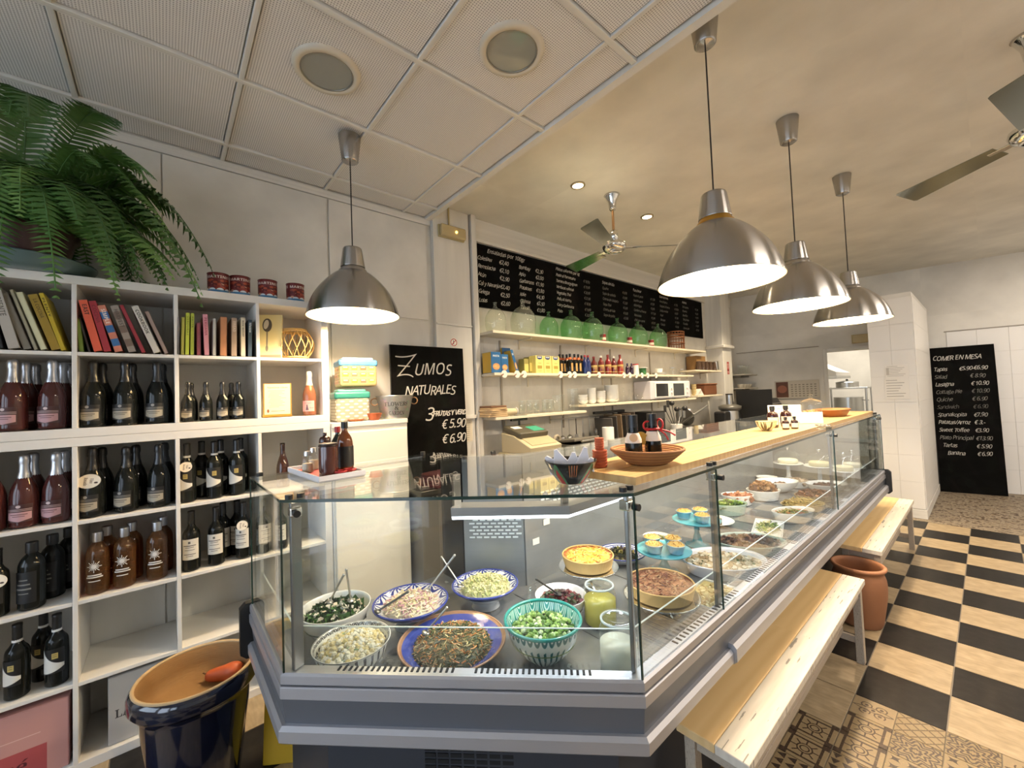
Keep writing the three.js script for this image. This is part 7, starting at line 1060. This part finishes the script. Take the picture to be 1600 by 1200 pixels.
{ // group of bottles and jars further along
  const at = (px, py) => { const p = onY(px, py, WY); p.x = Math.max(-0.97, Math.min(-0.72, p.x)); return p; };
  const BRN = mat('#2a0f08', 0.08, { clearcoat: 0.6 }), LB = mat('#d6cabb', 0.6);
  const med = (p, R, h, label) => { const t = thing('brown_bottle', label, 'bottle', [p.x, WY, p.z], -1.2); part(t, 'glass_body', lathe(smooth([[0, 0.003], [R * 0.9, 0], [R, 0.006], [R, h * 0.55], [R * 0.8, h * 0.68], [R * 0.4, h * 0.74], [R * 0.38, h * 0.82]], 3), 22), BRN); part(t, 'cap', cyl(R * 0.46, R * 0.46, h * 0.18, 0, h * 0.9, 0, 18), BLACK); part(t, 'label', wrap(R * 1.06, h * 0.14, h * 0.34, 2.0), LB); };
  med(at(1208, 668), 0.031, 0.135, 'larger brown bottle left of its twin in front of the card, nearer the painted bowl'); med(at(1229, 666), 0.031, 0.135, 'larger brown bottle behind the two small ones'); med(at(1228, 671), 0.019, 0.075, 'small brown bottle with white label next to the painted bowl'); med(at(1242, 670), 0.019, 0.075, 'small brown bottle with white label next to the glass ashtray');
  { const p = at(1198, 673), t = thing('painted_bowl', 'small cream bowl with dark leaf pattern on the wooden top', 'bowl', [p.x, WY, p.z]), R = 0.056, h = 0.055; const tx = drawn(512, 64, (x, w, H) => { x.fillStyle = '#cfc6a0'; x.fillRect(0, 0, w, H); x.fillStyle = '#4a432c'; for (let i = 0; i < 40; i++) { x.save(); x.translate(rnd() * w, rnd() * H); x.rotate(rnd() * 3); x.beginPath(); x.ellipse(0, 0, 13, 5, 0, 0, 7); x.fill(); x.restore(); } }); part(t, 'bowl_wall', lathe([[0, 0.003], [R * 0.4, 0], [R * 0.48, 0.004], [R * 0.86, h * 0.55], [R, h], [R * 0.96, h], [R * 0.8, h * 0.55], [R * 0.4, h * 0.16], [0, h * 0.14]], 30), mat('#ffffff', 0.25, { map: tx, clearcoat: 0.5 })); part(t, 'rim', torus(R * 0.98, 0.002, 0, h, 0), mat('#8d7f55', 0.4)); }
  { const p = at(1225, 662), tx = drawn(160, 96, (x) => { x.fillStyle = '#d9d0ba'; x.fillRect(0, 0, 160, 96); chalk(x, 'Miel de / Yara', 10, 24, 15, { color: '#4a443c' }); chalk(x, 'Lote 500ml €6.80', 8, 52, 14, { color: '#4a443c' }); chalk(x, '250ml €3', 12, 78, 13, { color: '#6a6258' }); }); const t = thing('price_card', 'large handwritten cream price card behind the brown bottles', 'card', [p.x - 0.02, WY + 0.001, p.z - 0.1], -1.12); part(t, 'card', rbox(0.004, 0.125, 0.2, 0.001, 0, 0.0625, 0), mat('#d6cdb6', 0.7), null, [0, 0, 0.16]); part(t, 'written_face', box(0.0006, 0.122, 0.197, 0.0024, 0.0625, 0), mat('#ffffff', 0.7, { map: tx }), null, [0, 0, 0.16]); part(t, 'strut', rbox(0.07, 0.004, 0.06, 0.001, -0.035, 0.002, 0), WHITE); }
  { const p = at(1268, 660), t = thing('biscuit_jar', 'big glass jar with domed glass lid holding biscuits', 'jar', [p.x, WY, p.z - 0.02]), R = 0.06; part(t, 'glass_wall', lathe([[0, 0.003], [R * 0.92, 0], [R, 0.01], [R, 0.12], [R * 0.9, 0.13]], 28), CLEAR); part(t, 'lid', lathe(smooth([[R * 1.05, 0.13], [R * 1.05, 0.138], [R * 0.7, 0.155], [0.012, 0.165], [0.01, 0.172]], 3), 28), CLEAR); part(t, 'lid_knob', ball(0.014, 0, 0.182, 0), CLEAR); part(t, 'biscuits', heap(70, R * 0.82, 0.05, ['#a9743c', '#c08a4c', '#8d5c2c'], 'cube', 0.03), FOODM, [0, 0.014, 0]).userData.kind = 'stuff'; const c = thing('blue_card', 'pale blue card leaning on the biscuit jar', 'card', [p.x + 0.02, WY + 0.001, p.z + 0.085], -1.2); part(c, 'card', rbox(0.004, 0.075, 0.13, 0.001, 0, 0.0375, 0), mat('#a9c4c4', 0.6), null, [0, 0, 0.14]); part(c, 'printed_line', box(0.0006, 0.02, 0.1, 0.0025, 0.045, 0), mat('#d8e0dc', 0.6), null, [0, 0, 0.14]); }
  { const p = at(1269, 667), t = thing('glass_ashtray', 'small cut glass dish on the wooden top', 'dish', [p.x + 0.08, WY, p.z + 0.12]); part(t, 'dish_wall', lathe([[0, 0.003], [0.03, 0], [0.036, 0.004], [0.038, 0.022], [0.032, 0.022], [0.026, 0.008], [0, 0.007]], 12), CLEAR); part(t, 'rim', torus(0.035, 0.003, 0, 0.022, 0), CHROME); }
  { const p = at(1302, 650), t = thing('wooden_bowl', 'long flat wooden bowl at the far end of the wooden top', 'bowl', [p.x, WY, p.z]), WM = mat('#9a6232', 0.5, { map: blot }); part(t, 'bowl_wall', lathe([[0, 0.004], [0.7, 0.0], [0.76, 0.006], [1, 0.055], [0.96, 0.056], [0.72, 0.014], [0, 0.012]], 36).scale(0.11, 1, 0.2), WM); part(t, 'rim', new THREE.TorusGeometry(1, 0.03, 6, 40).rotateX(PI / 2).scale(0.109, 0.11, 0.198).translate(0, 0.055, 0), mat('#8a5528', 0.5)); }
}
// ================================================================ LAMPS AND FANS
const yAt = (px, py, x, z) => { const d = rayOf(px, py); return EYE + d.y * (d.x * x + d.z * z) / (d.x * d.x + d.z * d.z); };
{
  const R = 0.247, SH = metal('#b4b2b0', 0.26, { anisotropy: 0.9, anisotropyRotation: Math.PI / 2 }), LIN = mat('#f0e2b8', 0.6), CORD = mat('#1c1816', 0.6);
  const prof = smooth([[1, 0], [0.985, 0.08], [0.91, 0.31], [0.78, 0.56], [0.6, 0.78], [0.43, 0.94], [0.31, 1.02]], 4).map(([a, b]) => [a * R, b * R]);
  const gShade = lathe([[R * 1.005, -0.004], [R * 1.012, 0.002], ...prof], 56), gLin = lathe([[R * 1.004, -0.004], ...prof.map(([a, b]) => [Math.max(0.004, a - 0.005), b - 0.002]), [0.01, 1.0 * R]], 48), gNeck = lathe([[R * 0.31, 1.015 * R], [R * 0.305, 1.05 * R], [R * 0.27, 1.08 * R], [R * 0.26, 1.12 * R]], 32), gCap = lathe([[R * 0.265, 1.12 * R], [R * 0.27, 1.13 * R], [R * 0.21, 1.54 * R], [R * 0.195, 1.57 * R], [0, 1.57 * R]], 32);
  const gCan = lathe([[0, -0.15], [0.035, -0.15], [0.045, -0.143], [0.062, 0], [0, 0]], 32);
  const lamp = (x, z, yc, px, py, label, k, brass) => {
    const y = yAt(px, py, x, z), t = thing('pendant_lamp', label, 'lamp', [x, y, z]), H = yc - y;
    part(t, 'shade', gShade, SH); part(t, 'shade_lining', gLin, LIN); part(t, 'neck', gNeck, brass ? metal('#c29a4a', 0.3) : SH); part(t, 'cap', gCap, SH);
    part(t, 'ceiling_cup', gCan, SH, [0, H - 0.001, 0]); part(t, 'cord', rod([0, 1.55 * R, 0], [0, H - 0.149, 0], 0.0035), CORD);
    const sk = part(t, 'socket', cyl(0.022, 0.026, 0.07, 0, 0.8 * R, 0), WHITE); part(sk, 'bulb', ball(0.045, 0, 0.46 * R, 0, 18), mat('#fff3d6', 0.4, { emissive: '#ffe6b8', emissiveIntensity: 9 }));
    const l = new THREE.PointLight('#ffe8cc', LAMP * k); l.position.set(x, y + 0.46 * R, z); l.castShadow = true; l.shadow.radius = 2; scene.add(l);
  };
  const c1 = onY(1099, 20, CH), c2 = onY(1230, 187, CH), c3 = onY(1315, 275, CH), c0 = onY(546, 212, CL);
  lamp(c1.x, c1.z, CH, 1128, 440, 'brushed aluminium pendant lamp with a lit brass gap under its cap', 1.1, 1); lamp(c2.x, c2.z, CH, 1251, 477, 'brushed aluminium pendant lamp in the middle of the row over the counter', 1.0); lamp(c3.x, c3.z, CH, 1331, 501, 'brushed aluminium pendant lamp at the far end of the row', 0.8);
  lamp(c0.x, c0.z, CL - 0.006, 549, 494, 'brushed aluminium pendant lamp hanging from the tiled ceiling by the shelves', 0.6);
}
// recessed downlights in the tiled ceiling (switched off)
for (const [x, z, label] of [[-1.915, -0.585, 'round white rimmed downlight with grey glass above the shelf lamp'], [-1.305, -1.19, 'round white rimmed downlight with mirror stripes near the ceiling edge']]) {
  const t = thing('ceiling_downlight', label, 'ceiling light', [x, CL + 0.001, z]);
  part(t, 'rim', lathe([[0.113, 0.012], [0.115, -0.008], [0.142, -0.007], [0.149, 0.012]], 40), mat('#cfc8b8', 0.45)); part(t, 'glass_disc', cyl(0.115, 0.115, 0.004, 0, -0.002, 0, 40), mat('#8d8f89', 0.2, { clearcoat: 0.6 })); part(t, 'inner_ring', torus(0.112, 0.004, 0, -0.005, 0, 40, 8), mat('#8d8a80', 0.3, { metalness: 0.6 }));
}
// small lit spots in the high ceiling
const spot0 = onY(903, 289, CH), spot1 = onY(1011, 338, CH);
for (const [p, label] of [[spot0, 'small lit ceiling spot nearest the tiled ceiling'], [spot1, 'small lit ceiling spot beyond the fan'], [V(-2.03, CH, -4.5), 'small lit ceiling spot third in the row, behind the large lamp'], [V(-2.03, CH, -5.5), 'small lit ceiling spot fourth in the row, behind the large lamp'], [V(-2.03, CH, -6.6), 'small lit ceiling spot last in the row by the kitchen doorway']]) {
  const t = thing('ceiling_spot', label, 'spotlight', [p.x, CH - 0.001, p.z]);
  part(t, 'rim', torus(0.05, 0.009, 0, -0.003, 0, 30, 8), metal('#b5a88c', 0.3)); part(t, 'lit_glass', cyl(0.042, 0.042, 0.006, 0, -0.004, 0, 24), mat('#fff6df', 0.4, { emissive: '#ffeec4', emissiveIntensity: 14 }));
  const l = new THREE.SpotLight('#ffe8c4', SPOT, 0, 0.9, 0.6); l.position.set(p.x, CH - 0.03, p.z); l.target.position.set(p.x, 0, p.z); l.castShadow = true; l.shadow.radius = 2; scene.add(l, l.target);
}
// ceiling fans
function fan(x, z, yHub, tips, label) {
  const t = thing('ceiling_fan', label, 'fan', [x, yHub, z]), H = CH - yHub;
  part(t, 'ceiling_bell', lathe([[0, H - 0.13], [0.022, H - 0.13], [0.028, H - 0.115], [0.036, H - 0.06], [0.058, H - 0.012], [0.066, H - 0.001], [0, H - 0.001]], 30), CHROME); part(t, 'rod', rod([0, 0.11, 0], [0, H - 0.12, 0], 0.011), metal('#c9a27c', 0.2));
  part(t, 'coupling', lathe([[0, 0.14], [0.03, 0.135], [0.036, 0.11], [0.034, 0.05], [0, 0.045]].reverse(), 24), CHROME); part(t, 'motor', lathe([[0, -0.05], [0.05, -0.048], [0.085, -0.03], [0.1, 0], [0.095, 0.02], [0.06, 0.045], [0, 0.05]], 36), CHROME); part(t, 'badge', [torus(0.04, 0.004, 0, -0.05, 0), torus(0.062, 0.003, 0, -0.044, 0)], STEEL);
  const BM = metal('#8a8e86', 0.16);
  for (const [tx, tz, pitch] of tips) { const L = Math.hypot(tx - x, tz - z), a = Math.atan2(-(tz - z), tx - x); const s = new THREE.Shape(); s.moveTo(0.15, -0.045); s.lineTo(L - 0.01, -0.07); s.lineTo(L, -0.06); s.lineTo(L, 0.06); s.lineTo(L - 0.01, 0.07); s.lineTo(0.15, 0.045); const h = new THREE.Group(); part(t, 'blade', new THREE.ExtrudeGeometry(s, { depth: 0.004, bevelEnabled: false }).rotateX(-PI / 2).rotateX(pitch).translate(0, -0.012, 0), BM, null, [0, a, 0]); part(t, 'blade_arm', [rbox(0.13, 0.008, 0.035, 0.003, 0.13, -0.008, 0).rotateX(pitch * 0.6), rbox(0.06, 0.006, 0.07, 0.003, 0.19, -0.006, 0).rotateX(pitch)], CHROME, null, [0, a, 0]); }
}
{
  const c = onY(956, 305, CH), yb = yAt(959, 386, c.x, c.z), b1 = onY(908, 349, yb), b2 = onY(1062, 384, yb), b3 = onY(884, 423, yb);
  const base = Math.atan2(b3.z - c.z, b3.x - c.x), L = 0.6, tip = k => [c.x + L * Math.cos(base + k * 2 * PI / 3), c.z + L * Math.sin(base + k * 2 * PI / 3), 0.3];
  fan(c.x, c.z, yb, [tip(0), tip(1), tip(2)], 'chrome three blade ceiling fan in front of the menu board');
  const d = onY(1610, 55, CH), yd = yAt(1622, 204, d.x, d.z), e = onY(1414, 307, yd), bs = Math.atan2(e.z - d.z, e.x - d.x), L2 = Math.min(0.75, Math.hypot(e.x - d.x, e.z - d.z)), tp = k => [d.x + L2 * Math.cos(bs + k * 2 * PI / 3), d.z + L2 * Math.sin(bs + k * 2 * PI / 3), 0.3];
  fan(d.x, d.z, yd, [tp(0), tp(1), tp(2)], 'chrome three blade ceiling fan over the tiled walkway'); 
}
// emergency lights
{
  const LENS = mat('#d6c69a', 0.25, { transmission: 0.35, thickness: 0 }), BM = mat('#b9a97c', 0.5);
  const p = onX(704, 366, WX + 0.05), t = thing('emergency_light', 'cream emergency light with a lit bulb on the pilaster', 'emergency light', [WX + 0.051, p.y - 0.05, p.z]);
  part(t, 'back_plate', rbox(0.02, 0.105, 0.26, 0.004, 0.01, 0.0525, 0), BM); part(t, 'lens', rbox(0.04, 0.1, 0.25, 0.014, 0.041, 0.0525, 0, 3), LENS); part(t, 'lit_bulb', ball(0.011, 0.064, 0.05, -0.02), mat('#ffe2a0', 0.4, { emissive: '#ffc85c', emissiveIntensity: 6 })); part(t, 'conduit', rod([0.008, 0.105, 0.02], [0.008, CH - p.y + 0.05, 0.02], 0.008), BM);
  const q = onY(1337, 534, 2.2), v = new THREE.Vector3(1.86, 2.2, 0.0).applyAxisAngle(V(0, 1, 0), bwT).add(V(bwA.x, 0, bwA.z));
  const u = thing('emergency_light', 'cream emergency light above the kitchen doorway', 'emergency light', [v.x + 0.0, 2.19, v.z + 0.002], bwT); part(u, 'back_plate', rbox(0.36, 0.14, 0.02, 0.004, 0, 0.07, 0.011), BM); part(u, 'lens', rbox(0.34, 0.13, 0.05, 0.014, 0, 0.07, 0.046, 3), LENS); part(u, 'lit_bulb', ball(0.012, 0.06, 0.07, 0.076), mat('#ffe9b8', 0.4, { emissive: '#ffdf9c', emissiveIntensity: 4 }));
}
renderer.render(scene, camera);
